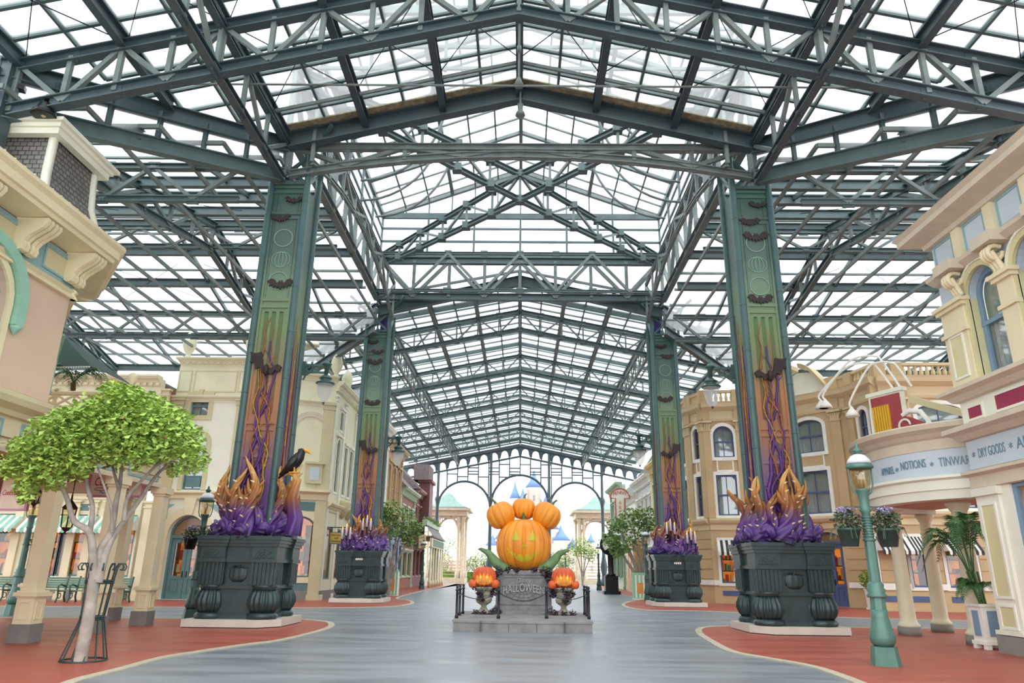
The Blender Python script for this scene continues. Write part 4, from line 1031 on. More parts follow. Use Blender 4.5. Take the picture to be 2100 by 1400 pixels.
# small hood on the splayed face
mb = MB(); L = fA2.L
mb.fpoly(fA2, [(L*.35, 6.9), (L*.55, 7.1), (L*.9, 6.75), (L*.9, 5.7), (L*.72, 5.7), (L*.72, 6.5), (L*.55, 6.75)][::-1], .02, .14)
mb.lathe([(.12, 0), (.1, -.06), (.01, -.18)], fA2(L*.81, 5.7, .06), 8); mb.build('window_hood', MINT, A_)
mb = MB(); mb.fbox(fA2, L*.4, L*.72, 4.8, 6.6, -.05, .01); mb.build('blind_window', SALMON, A_)
for f, e0, e1 in ((fA, .0, .0), (fA2, .0, .0), (fA3, 0, 0)):
    mb = MB(); mb.fprof(f, -.1, f.L+.1, [(0, 7.55), (.12, 7.55), (.12, 7.6), (.05, 7.68), (.12, 7.74), (.05, 7.8), (0, 7.8)]); mb.build('lower_moulding', YELLOWC, A_)
    mb = MB(); mb.fbox(f, 0, f.L, 7.8, 8.55, 0, .03); mb.build('frieze', GREYBLUE, A_)
    for k in range(int(f.L/1.75)+1):
        a = f.L-1.2-k*1.75 if f is fA and f.u.y > 0 else .25+k*1.75
        if a+1.0 < f.L and a > 0: panel(A_, f, a, a+.95, 7.95, 8.4, CREAMD, GREYBLUE, .05, .03)
pr = [(0, 8.6), (.75, 8.62), (.78, 8.7), (.85, 8.72), (.86, 8.9), (.95, 8.98), (.96, 9.06), (0, 9.1)]
t2 = math.tan(math.radians(26.5/2+.0))
for f in (fA, fA2, fA3): MB().fprof(f, -.0, f.L, pr, .3, .3).build('cornice', YELLOWC, A_)
fa_end = sA(16.1)
for y in (15.75, 13.95, 12.15, 10.35): scroll(A_, fA, sA(y), 8.6, .75, .7, .22, YELLOWC); scroll(A_, fA, sA(y)+.28, 8.6, .75, .7, .22, YELLOWC)
mb = MB()
for f in (fA, fA2):
    s = .1
    while s < f.L: mb.ball(f(s, 9.1, .9), .025, 6, 4); s += .3
mb.build('gutter_studs', SALMON, A_)
# slate turret above the cornice
def walluv(n, t, b):
    """masonry courses follow x+y along the wall and z up"""
    s = n.nodes.new('ShaderNodeSeparateXYZ'); a = n.nodes.new('ShaderNodeMath'); a.operation = 'ADD'; c = n.nodes.new('ShaderNodeCombineXYZ')
    L = n.links.new; L(t.outputs['Object'], s.inputs[0]); L(s.outputs['X'], a.inputs[0]); L(s.outputs['Y'], a.inputs[1]); L(a.outputs[0], c.inputs['X']); L(s.outputs['Z'], c.inputs['Y']); L(c.outputs[0], b.inputs['Vector'])
SL = bpy.data.materials.new('fish_scale_slate'); SL.use_nodes = True
_n = SL.node_tree; _p = _n.nodes['Principled BSDF']; _t = _n.nodes.new('ShaderNodeTexCoord'); _m = _n.nodes.new('ShaderNodeMapping'); _b = _n.nodes.new('ShaderNodeTexBrick')
_b.inputs['Scale'].default_value = 1; _b.inputs['Brick Width'].default_value = .16; _b.inputs['Row Height'].default_value = .12; _b.inputs['Mortar Size'].default_value = .012
_b.inputs['Color1'].default_value = lin('#6e6a66'); _b.inputs['Color2'].default_value = lin('#7d7974'); _b.inputs['Mortar'].default_value = lin('#3a3836')
walluv(_n, _t, _b); _n.links.new(_b.outputs['Color'], _p.inputs['Base Color'])
tx, ty = -11.5, 14.9
mb = MB(); Q = [(1.25, 9.1), (1.2, 9.2), (1.0, 9.8), (.95, 10.4), (.93, 10.85)]
mb.lathe([(r*1.2, z) for r, z in Q], (tx, ty, 0), 4, smooth=False, ph=pi/4); mb.build('turret_slates', SL, A_)
mb = MB()
for sx in (-1, 1):
    for sy in (-1, 1):
        mb.tube([(tx+sx*r*.86, ty+sy*r*.86, z) for r, z in Q], .1, 4)
for z, r in ((9.18, 1.12), (10.85, .95)):
    for sx in (-1, 1): mb.box(tx+sx*r-.09, tx+sx*r+.09, ty-r-.09, ty+r+.09, z-.1, z+.1); mb.box(tx-r-.09, tx+r+.09, ty+sx*r-.09, ty+sx*r+.09, z-.1, z+.1)
mb.box(tx-1.1, tx+1.1, ty-1.1, ty+1.1, 10.9, 11.0); mb.box(tx-1.2, tx+1.2, ty-1.2, ty+1.2, 11.0, 11.08); mb.build('turret_frame', CREAMW, A_)
mb = MB(); mb.add([(PKX, 16.1, 9.05), (PKX, 5, 9.05), (-20, 5, 9.05), (-20, 18.3, 9.05), (-12.6, 18.3, 9.05)], [(0, 1, 2, 3, 4)]); mb.build('flat_roof', BASEG, A_)
# ground floor wall behind the porch
fB = frame_facing((-12.9, 5), (-12.9, 18.0), (0, 10))
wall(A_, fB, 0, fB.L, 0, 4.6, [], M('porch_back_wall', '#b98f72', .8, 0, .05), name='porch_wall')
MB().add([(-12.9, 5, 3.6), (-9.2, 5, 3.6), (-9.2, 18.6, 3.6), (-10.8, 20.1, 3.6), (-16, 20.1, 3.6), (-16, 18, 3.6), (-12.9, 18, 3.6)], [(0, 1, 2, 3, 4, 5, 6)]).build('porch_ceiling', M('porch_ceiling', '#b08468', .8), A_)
# porch: entablature, balustrade
POR = [(-9.25, 5), (-9.25, 18.75), (-10.85, 20.3), (-16.5, 20.3)]
for i in range(3):
    f = frame_facing(POR[i], POR[i+1], (0, 30) if i else (0, 10))
    wall(A_, f, 0, f.L, 3.35, 4.05, [], YELLOWC, .3, 'porch_entablature')
    MB().fprof(f, 0, f.L, [(0, 3.98), (.1, 3.98), (.14, 4.06), (.32, 4.14), (.38, 4.24), (.4, 4.32), (0, 4.36)], .3, .3).build('porch_cornice', YELLOWC, A_)
    MB().fprof(f, 0, f.L, [(0, 3.33), (.08, 3.33), (.08, 3.4), (.04, 3.44), (0, 3.44)], .2, .2).build('porch_moulding', SALMON, A_)
    k = max(1, round(f.L/2.1))
    for j in range(k): panel(A_, f, f.L*j/k+.3, f.L*(j+1)/k-.3, 3.52, 3.86, CREAMD, GREYBLUE, .05, .0)
    # roof slope behind
    g = MB(); g.add([f(0, 4.34, .35), f(f.L, 4.34, .35), f(f.L, 4.5, -1.7), f(0, 4.5, -1.7)], [(0, 1, 2, 3)]); g.build('porch_roof', SALMON, A_)
    if i < 2:
        mb = MB(); s = .1
        while s < f.L: mb.cone(f(s, 4.4, -.3), (0, 0, 1), .03, .08, 4); s += .12
        mb.build('roof_spikes', WHITE, A_)
for i, (a, b) in enumerate((((-11.0, 19.6), (-13.6, 19.6)),)):
    f = Fr(b, a); f = frame_facing(b, a, (-12, 30)); f = Fr(a, b) if False else f
    mb = MB(); z0 = 5.12
    for s in (0, f.L): mb.fbox(f, s-.16, s+.16, 4.3, z0+1.05, -.16, .16); mb.fbox(f, s-.22, s+.22, z0+1.02, z0+1.1, -.22, .22)
    mb.fbox(f, 0, f.L, 4.3, z0+.45, -.05, .05); mb.fbox(f, 0, f.L, z0+.5, z0+.57, -.05, .05); mb.fbox(f, 0, f.L, z0+.88, z0+.96, -.07, .07)
    n = 5
    for k in range(n):
        s0, s1 = f.L*k/n, f.L*(k+1)/n
        mb.bar(f(s0, z0+.57), f(s1, z0+.88), .05); mb.bar(f(s1, z0+.57), f(s0, z0+.88), .05); mb.bar(f(s1, z0+.5), f(s1, z0+.9), .05)
    mb.build('balustrade', YELLOWC, A_)
    for s in (0, f.L): ballfin(A_, f(s, z0+1.1, 0), 1.0, YELLOWC)
# porch pillars: things standing on the pavement
def pillar(label, x, y, mat=YELLOWC, rz=0.):
    t = thing('porch_pillar', label, 'pillar', (x, y, 0), group='square pillars of the left porch')
    mb = MB(); mb.box(x-.2, x+.2, y-.2, y+.2, 0, .34); mb.build('stone_foot', M('pillar_foot_grey', '#7f7d78', .8), t)
    mb = MB(); mb.box(x-.17, x+.17, y-.17, y+.17, .34, .8); mb.box(x-.19, x+.19, y-.19, y+.19, .8, .83); mb.box(x-.23, x+.23, y-.23, y+.23, .83, .9); mb.box(x-.19, x+.19, y-.19, y+.19, .9, .93)
    for d in ((1, 0), (0, -1)):
        for a0, a1, z0, z1 in ((-.1, .1, .42, .44), (-.1, .1, .72, .74), (-.1, -.08, .42, .74), (.08, .1, .42, .74)):
            if d[0]: mb.box(x+.16, x+.182, y+a0, y+a1, z0, z1)
            else: mb.box(x+a0, x+a1, y-.182, y-.16, z0, z1)
    mb.build('base', mat, t)
    MB().box(x-.135, x+.135, y-.135, y+.135, .93, 3.15).build('shaft', mat, t)
    mb = MB(); mb.box(x-.16, x+.16, y-.16, y+.16, 3.12, 3.18); mb.box(x-.2, x+.2, y-.2, y+.2, 3.18, 3.34); mb.build('head', mat, t)
    return t
TANP = M('shaded_side_pillar_tan', '#b5936c', .7)
pillar('yellow square porch pillar nearest the camera at the left edge', -9.15, 14.3)
pillar('square porch pillar half hidden behind the caged tree', -9.15, 16.55)
pillar('square pillar at the porch corner right of the caged tree', -9.2, 18.75)
pillar('rear porch pillar just behind the tree cage on its right', -10.8, 20.2, YELLOWC)
pillar('rear porch pillar left of the nearest one, at the back edge of the porch', -13.0, 20.1, YELLOWC)
pillar('pink-brown porch pillar cut by the left edge of the photo', -9.15, 12.0, YELLOWC)
# hanging sign and second sign
PKF = M('pink_sign_frame', '#d993b4', .5); SGB = M('sign_cream', '#f0e4cc', .5); RED = M('sign_red', '#b8243a', .5); SBL = M('sign_blue', '#5f7fa6', .5)
a = PY(186, 1019, 17.6); 
f = Fr((-10.0-1.25, 19.3), (-10.0+.0, 19.3)); 
f = Fr((-11.8, 19.6), (-9.75, 18.2)); 
sc_ = PX(247, 1000, -9.6)
f = Fr((-10.85, 18.3), (-9.45, 18.3))
t = thing('hanging_sign', 'pink framed cream sign reading Confectionery hanging under the porch', 'sign', f(0, 3.1, 0))
mb = MB(); mb.fbox(f, 0, f.L, 3.05, 3.68, -.05, .05); b_ = mb.build('frame', PKF, t)
mb = MB(); mb.fbox(f, .05, f.L-.05, 3.1, 3.63, .05, .06); mb.build('board', SGB, t)
mb = MB(); ftext(mb, f, 'Confectionery', .3, f.L/2, 3.33, .06, fit=f.L*.78, shear=.2, depth=.008)
for q in (0, 1, 2): mb.tube([f(f.L*.22+q*.3+.14*cos(2*pi*k/12), 3.24+.035*sin(2*pi*k/12), .07) for k in range(13)], .007, 4)
mb.build('lettering', RED, t)
mb = MB(); ftext(mb, f, 'Marceline to Clearwater', .1, f.L/2, 3.13, .06, fit=f.L*.55, depth=.008); mb.build('small_lettering', SBL, t)
MB().bar(f(.2, 3.66), f(.2, 3.6), .03).bar(f(f.L-.2, 3.66), f(f.L-.2, 3.6), .03).build('hanger', BLACK, t)
f = Fr((-13.75, 19.2), (-12.95, 19.2)); t = thing('hanging_sign', 'small pink framed sign with red script at the left edge behind the porch pillars', 'sign', f(0, 2.9, 0))
MB().fbox(f, 0, f.L, 2.75, 3.65, -.05, .05).build('frame', PKF, t); MB().fbox(f, .05, f.L-.05, 2.8, 3.6, .05, .06).build('board', SGB, t)
mb = MB(); ftext(mb, f, 'Confectionery', .2, f.L/2, 3.15, .06, fit=.62, shear=.3, depth=.008); mb.build('lettering', RED, t)
# porch lanterns
def porch_lantern(label, p, k=1.):
    t = thing('porch_lantern', label, 'lantern', p, group='lanterns hanging in the left porch')
    BR = M('lantern_bronze', '#4a342c', .4, .3)
    mb = MB(); mb.lathe([(.004, .42*k), (.02, .3*k), (.03, .22*k), (.1*k, .14*k), (.15*k, .08*k), (.13*k, .05*k)], p, 6, smooth=False)
    mb.lathe([(.1*k, -.28*k), (.06*k, -.33*k), (.02, -.36*k), (.004, -.42*k)], p, 6, smooth=False)
    for q in range(6):
        a = q*pi/3; mb.bar((p[0]+.13*k*cos(a), p[1]+.13*k*sin(a), p[2]+.06*k), (p[0]+.1*k*cos(a), p[1]+.1*k*sin(a), p[2]-.28*k), .015)
    mb.tube([(p[0], p[1], p[2]+.4*k), (p[0], p[1], 3.6)], .012, 5); mb.build('cage', BR, t)
    MB().lathe([(.12*k, .06*k), (.09*k, -.28*k)], p, 6, smooth=False).build('glass', LG, t)
    return t
porch_lantern('small brass lantern hanging in the porch above the hanging flowers', tuple(PY(74, 1012, 17.0)), .8)
porch_lantern('dark shield-shaped lantern hanging between the porch pillars behind the tree', tuple(PY(142, 1050, 17.2)), 1.25)

# ================================================================ LEFT FAR CREAM BUILDING
B_ = thing('cream_building', 'long cream shop building behind the left porch with egg finials and striped awnings', 'building', (-14, 34, 0))
HB = 9.6
f1 = Fr((-34, 31.6), (-16.4, 31.6)); f2 = Fr((-16.4, 33), (-12.3, 33)); f3 = Fr((-12.3, 33), (-9.1, 34.4)); f4 = Fr((-9.1, 34.4), (-9.1, 39.2))
s_ = lambda px, v=1100, f=f1: (PY(px, v, f.a.y).x-f.a.x)
hs = []
for x in (s_(5), s_(90), s_(158), s_(240)):
    hs.append((x-.75, x+.75, .95, 3.5, 0))
wall(B_, f1, 0, f1.L, 0, HB, hs, CREAM)
MB().fbox(f1, 0, f1.L, 0, .42, 0, .06).build('stone_base', BASEG, B_)
AWG = M('mint_awning', '#8fc7b0', .8); AWW = M('white_awning', '#eeeae0', .8)
for h in hs:
    window(B_, f1, *h[:4], 0, TEAL, d=-.1, cols=1, sash=False, back='shop')
    awning(B_, f1, h[0]-.05, h[1]+.05, 3.45, .6, .7, AWG, AWW, 10)
for x in [h[0]-.45 for h in hs]+[h[1]+.45 for h in hs]:
    pilaster(B_, f1, x, .34, 0, 4.1, .1, YELLOWC)
panels = [((hs[i][0]+hs[i][1])/2) for i in range(4)]
for x in panels: panel(B_, f1, x-.4, x+.4, 3.65, 3.95, TEAL, YELLOWC, .06)
cornice(B_, f1, 0, f1.L, 4.75, .6, .4, YELLOWC)
MB().fprof(f1, 0, f1.L, [(0, 7.5), (.14, 7.5), (.14, 7.62), (0, 7.66)]).build('string_course', YELLOWC, B_)
cornice(B_, f1, 0, f1.L, HB+.1, .45, .55, CREAM, dent=.3)
k = s_(230, 800)
for x in (s_(215, 800), s_(228, 800), s_(345, 800), s_(110, 800)):
    pilaster(B_, f1, x, .3, 7.65, 9.1, .16, CREAMD); 
for a, b in ((s_(120, 800), s_(205, 800)), (s_(240, 800), s_(335, 800))): panel(B_, f1, a, b, 7.9, 8.8, CREAM, CREAMD, .08)
# pavilion with arched door
dx = s_(375, 1150, f2); 
dz = 3.62
H2 = 10.9
W2 = (.0, f2.L)
hd = (dx-.85, dx+.85, 0.02, dz, .85)
q0 = PY(410, 832, 33); sq_ = (q0.x-f2.a.x-.42, q0.x-f2.a.x+.42, q0.z-.45, q0.z+.45, 0)
q1_ = PY(397, 965, 33); aw = (q1_.x-f2.a.x-.45, q1_.x-f2.a.x+.45, 4.75, 7.35, .45)
wall(B_, f2, 0, f2.L, 0, H2-1.9, [hd, sq_, aw], CREAMW)
wall(B_, f2, 0, f2.L, H2-1.9, H2, [], CREAM)
window(B_, f2, *sq_[:4], 0, TEAL, d=-.15, cols=2, sash=True)
mb = MB(); ring(mb, f2, *sq_[:4], 0, .22, 0, .05); c = (sq_[0]+sq_[1])/2; mb.fpoly(f2, [(c-.06, sq_[3]+.02), (c+.06, sq_[3]+.02), (c+.12, sq_[3]+.34), (c-.12, sq_[3]+.34)], 0, .1)
ring(mb, f2, *aw[:4], .45, .2, 0, .05, bottom=False); c = (aw[0]+aw[1])/2; mb.fpoly(f2, [(c-.06, aw[3]), (c+.06, aw[3]), (c+.12, aw[3]+.35), (c-.12, aw[3]+.35)], 0, .1); mb.build('window_trim', CREAMD, B_)
window(B_, f2, *aw[:4], .45, TEAL, d=-.15, cols=2)
panel(B_, f2, aw[0]+.15, aw[1]-.15, 4.95, 5.35, TEAL, TEAL, .05, -.1)
# double door
def double_door(parent, fr, s0, s1, z1, rise, mat, back='shop', d=-.35):
    zl = z1-rise-.05; c = (s0+s1)/2
    mb = MB(); ring(mb, fr, s0, s1, 0.02, z1, rise, .1, d-.06, d+.1, out=False, bottom=False); mb.fbox(fr, s0, s1, zl-.1, zl+.02, d-.05, d+.1); mb.build('door_frame', mat, parent)
    MB().fpoly(fr, outline(s0, s1, zl, z1, rise) if rise else outline(s0, s1, zl, z1, 0), d-.0, d+.01).build('fanlight', M('fanlight_amber', '#8a6a4a', .2, emit=.1), parent)
    for a, b in ((s0+.08, c-.01), (c+.01, s1-.08)):
        mb = MB(); g = .17
        for q in ((a, a+g, .02, zl), (b-g, b, .02, zl), (a, b, .02, .25), (a, b, .85, 1.0), (a, b, zl-.3, zl)): mb.fbox(fr, *q, d-.04, d+.03)
        mb.fbox(fr, a+.1, b-.1, .2, .9, d-.03, d-.0); mb.fbox(fr, a+.24, b-.24, .35, .72, d, d+.02)
        dr = mb.build('door', mat, parent)
        q = MB(); q.fbox(fr, a+.1, b-.1, 1.0, zl-.25, d-.02, d-.01); q.build('pane', PANED, dr)
        e = b-.08 if a < c-.3 and b < c else a+.08
        MB().fbox(fr, e-.02, e+.02, .95, 1.2, d+.03, d+.07).build('door_handle', BLACK, dr)
    w_ = MB().fbox(fr, s0, s1, -.0, .02, d-.9, d).build('threshold', BASEG, parent)
    shop(w_, fr, s0+.1, s1-.1, .5, zl, d-.1)
double_door(B_, f2, *hd[:2], dz, .85, TEAL)
mb = MB(); ring(mb, f2, hd[0], hd[1], 0, dz, .85, .35, 0, .08, bottom=False); c = (hd[0]+hd[1])/2
mb.fpoly(f2, [(c-.16, dz), (c+.16, dz), (c+.28, dz+.75), (c-.28, dz+.75)], 0, .16)
mb.fprof(f2, 0, f2.L, [(0, 4.35), (.12, 4.35), (.14, 4.5), (.3, 4.6), (.3, 4.68), (0, 4.7)], .2, .3); mb.build('door_surround', YELLOWC, B_)
mb = MB()
for a, b in ((-1.6, -.75), (.75, 1.6)):
    s0, s1 = c+a, c+b
    pts = [(s0, 4.1), (s0, 3.55), (s1, 4.1)] if a < 0 else [(s0, 4.1), (s1, 3.55), (s1, 4.1)]
    mb.fpoly(f2, pts, .0, .03)
mb.build('spandrel_panel', GREYBLUE, B_)
cornice(B_, f2, 0, f2.L, H2+.12, .3, .3, CREAM, .5, .4, dent=.3); cornice(B_, f2, 0, f2.L, H2-1.75, .3, .2, CREAM, .4, .4, 'lower_cornice')
pilaster(B_, f2, .25, .5, 0, H2-1.9, .1, CREAMD); pilaster(B_, f2, f2.L-.85, .42, 4.7, H2-1.9, .1, CREAMD); pilaster(B_, f2, f2.L-.25, .42, 4.7, H2-1.9, .14, CREAMD)
for a, b in ((.1, .6), (.85, 2.8), (3.0, 3.3), (3.45, 3.9)): panel(B_, f2, a, b, H2-1.5, H2-.55, CREAM, CREAMD, .06)
MB().fbox(f2, 0, dx-1.3, 0, .42, 0, .1).fbox(f2, dx+1.3, f2.L, 0, .42, 0, .1).build('stone_base', BASEG, B_)
# splayed face with arched shop window
fx = f3.L*.66
def s_on(f, px, v=1100):
    d = ray(px, v); A = f.a; u = f.u; o_ = Vector((CX, 0)); dd = Vector((d.x, d.y))
    w_ = A-o_
    return -(w_.x*dd.y-w_.y*dd.x)/(u.x*dd.y-u.y*dd.x)
ax = s_on(f3, 612, 1130)
if not (0.8 < ax < f3.L-.5): ax = f3.L*.6
h3 = (ax-.8, ax+.75, 1.0, 3.7, .75); 
wall(B_, f3, 0, f3.L, 0, 9.1, [h3], CREAM); wall(B_, f3, 0, f3.L, 9.1, 10.4, [], CREAM)
window(B_, f3, *h3[:4], .75, TEAL, d=-.12, cols=1, sash=False, back='shop')
mb = MB(); ring(mb, f3, *h3[:4], .75, .25, 0, .08); mb.fprof(f3, 0, f3.L, [(0, 4.45), (.15, 4.45), (.2, 4.7), (.45, 4.8), (.45, 4.92), (0, 4.95)], .3, .3); mb.build('window_surround', YELLOWC, B_)
MB().fbox(f3, h3[0], h3[1], .4, .85, 0, .03).build('panel', TEAL, B_); MB().fbox(f3, .3, f3.L-.5, 3.95, 4.35, 0, .03).build('panel', TEAL, B_)
cornice(B_, f3, 0, f3.L, 10.5, .3, .3, CREAM, .3, .3); cornice(B_, f3, 0, f3.L, 9.2, .25, .2, CREAM, .3, .3, 'lower_cornice')
mb = MB(); ring(mb, f3, ax-.75, ax+.75, 5.6, 8.4, .75, .25, 0, .06, bottom=False); mb.build('arched_recess_trim', SALMON, B_)
for s in (.2, f3.L-.25): pilaster(B_, f3, s, .5, 0, 9.1, .12, CREAMD)
mb = MB(); mb.fbox(f3, 0, f3.L, 0, .42, 0, .12); mb.build('stone_base', BASEG, B_)
# cresting volute
mb = MB(); mb.tube([f3(f3.L*.1, 10.6, -.1), f3(f3.L*.25, 11.3, -.1), f3(f3.L*.45, 11.9, -.1), f3(f3.L*.7, 12.1, -.1)], [.3, .35, .3, .12], 8); mb.build('parapet_scroll', CREAM, B_)
# clock niche
q = MB(); q.fbox(f3, f3.L-1.05, f3.L-.35, 5.2, 6.1, .1, .25); q.fbox(f3, f3.L-1.15, f3.L-.25, 6.1, 6.2, .1, .35); n_ = q.build('clock_case', CREAMD, B_)
MB().fbox(f3, f3.L-.92, f3.L-.48, 5.35, 5.95, .25, .27).build('clock_face', PALEBLUE, n_)
# street side
hh = [(1.0, 1.6, 5.0, 7.6, .3), (2.6, 3.2, 5.0, 7.4, 0), (3.8, 4.4, 5.0, 7.4, 0), (1.2, 1.8, 8.1, 9.0, 0)]
hg = [(.6, 1.7, .9, 3.3, 0), (2.4, 3.4, .9, 3.3, 0), (3.7, 4.5, .9, 3.3, 0)]
wall(B_, f4, 0, f4.L, 0, 10.2, hh+hg, CREAM)
for h in hh: window(B_, f4, *h[:4], h[4], TEAL, d=-.12, cols=1); mb = MB(); ring(mb, f4, *h[:4], h[4], .1, 0, .05); mb.fbox(f4, h[0]-.15, h[1]+.15, h[3]+.1, h[3]+.22, 0, .14); mb.build('window_trim', CREAMW, B_)
for h in hg: window(B_, f4, *h[:4], 0, TEAL, d=-.1, cols=1, sash=False, back='shop')
cornice(B_, f4, 0, f4.L, 10.3, .5, .4, CREAM, .3, 0, dent=.3); cornice(B_, f4, 0, f4.L, 4.4, .4, .3, YELLOWC, .3, 0, 'lower_cornice')
for s in (.15, 2.1, 4.65): pilaster(B_, f4, s, .25, 0, 9.6, .08, CREAMW)
MB().fbox(f4, 0, f4.L, 0, .42, 0, .1).build('stone_base', BASEG, B_)
for s in (2.9, 4.1): MB().lathe([(.05, -.5), (.3, -.1), (.42, .3), (.3, .42)], f4(s, 4.3, .1), 14).build('shell_bracket', CREAMD, B_)
for p, k in ((f2(.25, H2+.12, -.1), 1.3), (f2(f2.L-.75, H2+.12, -.1), 1.3), (f3(f3.L-.05, 10.5, -.15), 1.2), (f4(2.6, 10.3, -.15), 1.2)): egg(B_, p, k, CREAM)
MB().prism([(-34, 31.6), (-16.4, 31.9), (-16.4, 33.3), (-12.3, 33.3), (-9.4, 34.6), (-9.4, 39.2), (-34, 39.2)], 9.4, 9.5).build('roof_deck', BASEG, B_)

# benches along the left shop front
def bench(label, x, y, L, rz=0.):
    t = thing('park_bench', label, 'bench', (x, y, 0), group='green slatted benches in front of the left shop')
    BG = M('bench_green', '#5f8273', .5)
    mb = MB()
    for k in range(5): mb.box(x-L/2, x+L/2, y-.22+k*.1, y-.15+k*.1, .43, .46)
    mb.build('seat', BG, t)
    mb = MB()
    for k in range(5): mb.box(x-L/2, x+L/2, y+.24+k*.015, y+.27+k*.015, .52+k*.085, .585+k*.085)
    mb.build('backrest', BG, t)
    for s in (-1, 1):
        X = x+s*L/2
        MB().tube([(X, y-.3, .02), (X, y-.2, .2), (X, y-.24, .42), (X, y-.28, .6), (X, y-.12, .67), (X, y+.2, .6)], .035, 6).tube([(X, y+.3, .02), (X, y+.2, .22), (X, y+.22, .45), (X, y+.34, .98)], .035, 6).tube([(X, y-.24, .42), (X, y+.24, .42)], .03, 6).tube([(X, y-.1+.1*cos(a*.8), .25+.1*sin(a*.8)) for a in range(9)], .018, 5).build('side_frame', M('bench_iron', '#3f5e52', .4, .3), t)
    return t
gx = lambda px: G(px, 1238).x
for px0, px1, lb in ((10, -60, 'green slatted bench cut by the left edge of the photo'), (95, 128, 'green slatted bench between the two leftmost porch pillars'), (135, 175, 'green slatted bench seen behind the caged tree trunk'), (200, 245, 'green slatted bench right of the tree cage in front of the shop window')):
    a, b = PY(px0, 1238, 29.6).x, PY(px1, 1238, 29.6).x
    bench(lb, (a+b)/2, 29.6, max(1.3, abs(b-a)-.1))
# teal canopy and palm on the roof terrace behind the pink building
t = thing('green_canopy', 'dark green canvas canopy with scalloped white edge beside the pink building', 'canopy', (-14.5, 20, 6))
DG = M('dark_green_canvas', '#17382f', .8)
c0 = PY(128, 690, 21.5); c1 = PY(186, 750, 20.5); c2 = PY(112, 752, 20.5)
mb = MB(); A1 = PY(120, 678, 22.5); mb.add([A1, c1, c2, (c2.x-2, c2.y, c2.z), (A1.x-2, A1.y, A1.z), (c1.x, c1.y+2.5, c1.z)], [(0, 2, 1), (0, 4, 3, 2), (0, 1, 5)]); mb.build('canvas', DG, t)
mb = MB(); n = 14
for k in range(n):
    a = Vector(c2).lerp(Vector(c1), k/n); b_ = Vector(c2).lerp(Vector(c1), (k+1)/n); m_ = (a+b_)/2
    mb.add([a, b_, (m_.x, m_.y-.01, m_.z-.07)], [(0, 1, 2)])
mb.build('scalloped_edge', WHITE, t)
def palm(t, base, h, R, n, seed, mat, droop=1., w=.03, npn=26, leafl=.42, up=.0, a0=0., a1=2*pi):
    rnd = random.Random(seed); bx, by, bz = base
    for i in range(n):
        a = a0+(a1-a0)*i/n+rnd.uniform(-.3, .3); r = R*rnd.uniform(.7, 1.1); hh_ = h*rnd.uniform(.75, 1.15)
        pts = []
        for k in range(11):
            u = k/10; pts.append(Vector((bx+r*cos(a)*u**1.3, by+r*sin(a)*u**1.3, bz+hh_*(sin(u*pi*.62))*1.0-droop*.5*u**3)))
        mb = MB(); mb.tube(pts, [.014*(1-k*.08) for k in range(11)], 5)
        for k in range(npn):
            u = .28+.72*k/npn; q = u*10; i0 = min(9, int(q)); p = pts[i0].lerp(pts[i0+1], q-i0); d = (pts[i0+1]-pts[i0]).normalized()
            for s in (-1, 1):
                sd = d.cross(Vector((0, 0, 1))).normalized()*s; L = leafl*sin(pi*(.15+.8*(k/npn)))
                e = p+(sd*.75+d*.6+Vector((0, 0, -.35))).normalized()*L; m = p.lerp(e, .5)+Vector((0, 0, .03)); wv = d*w*.5
                mb.add([p-wv*.4, p+wv*.4, m+wv, e, m-wv], [(0, 1, 2), (0, 2, 4), (4, 2, 3)])
        mb.build('frond', mat, t)
PALM = M('palm_green', '#3f6a35', .5, 0, .3, 5., col2='#234a22')
t = thing('terrace_palm', 'palm growing on the terrace below the dark green canopy', 'palm', tuple(PY(150, 790, 21)))
MB().tube([tuple(PY(150, 800, 21)), tuple(PY(150, 785, 21))], .08, 6).build('trunk', M('palm_trunk', '#5a4a34', .9), t)
palm(t, tuple(PY(150, 790, 21)), .7, 1.0, 9, 5, PALM)
# ================================================================ RIGHT NEAR IVORY BUILDING
D_ = thing('ivory_building', 'ivory and pale blue corner building with burgundy band at the right edge', 'building', (10, 10, 0))
fD = frame_facing((9.5, 15), (9.5, 4), (0, 10))
sD = lambda y: abs(y-fD.a.y)
fDe = Fr((20, 14.99), (9.51, 14.99))
wins = [(sD(14.05), sD(13.05)), (sD(12.55), sD(11.55)), (sD(11.05), sD(10.05)), (sD(9.5), sD(8.5))]
hl = [(a+.0, b+.0, 5.25, 7.45, .5) for a, b in wins]
shopw = [(sD(13.95), sD(12.2), .9, 3.15, 0), (sD(11.3), sD(9.4), .9, 3.15, 0)]
wall(D_, fD, 0, fD.L, 0, 3.35, shopw, CREAMW); wall(D_, fD, 0, fD.L, 3.35, 5.2, [], CREAMW, name='upper_band')
wall(D_, fD, 0, fD.L, 5.2, 6.95, [(h[0], h[1], 5.25, 6.95, 0) for h in hl], OLIVE, name='pier_wall')
wall(D_, fD, 0, fD.L, 6.95, 7.7, [(h[0], h[1], 6.95, 7.45, .5) for h in hl], PALEBLUE, name='spandrel_wall')
wall(D_, fD, 0, fD.L, 7.7, 8.6, [], PALEBLUE, name='attic_wall')
wall(D_, fDe, 0, fDe.L, 0, 8.9, [], CREAMW, name='end_wall')
for h in hl:
    window(D_, fD, *h[:4], .5, STEELBLUE, d=-.22, cols=1, fw=.12, back='curtain')
    mb = MB(); ring(mb, fD, h[0], h[1], h[2], h[3], .5, .12, -.02, .07, bottom=False); mb.build('window_arch', OLIVE, D_)
    mb = MB(); ring(mb, fD, h[0]-.12, h[1]+.12, h[2], h[3]+.12, .62, .05, 0, .1, bottom=False); mb.build('arch_moulding', CREAMW, D_)
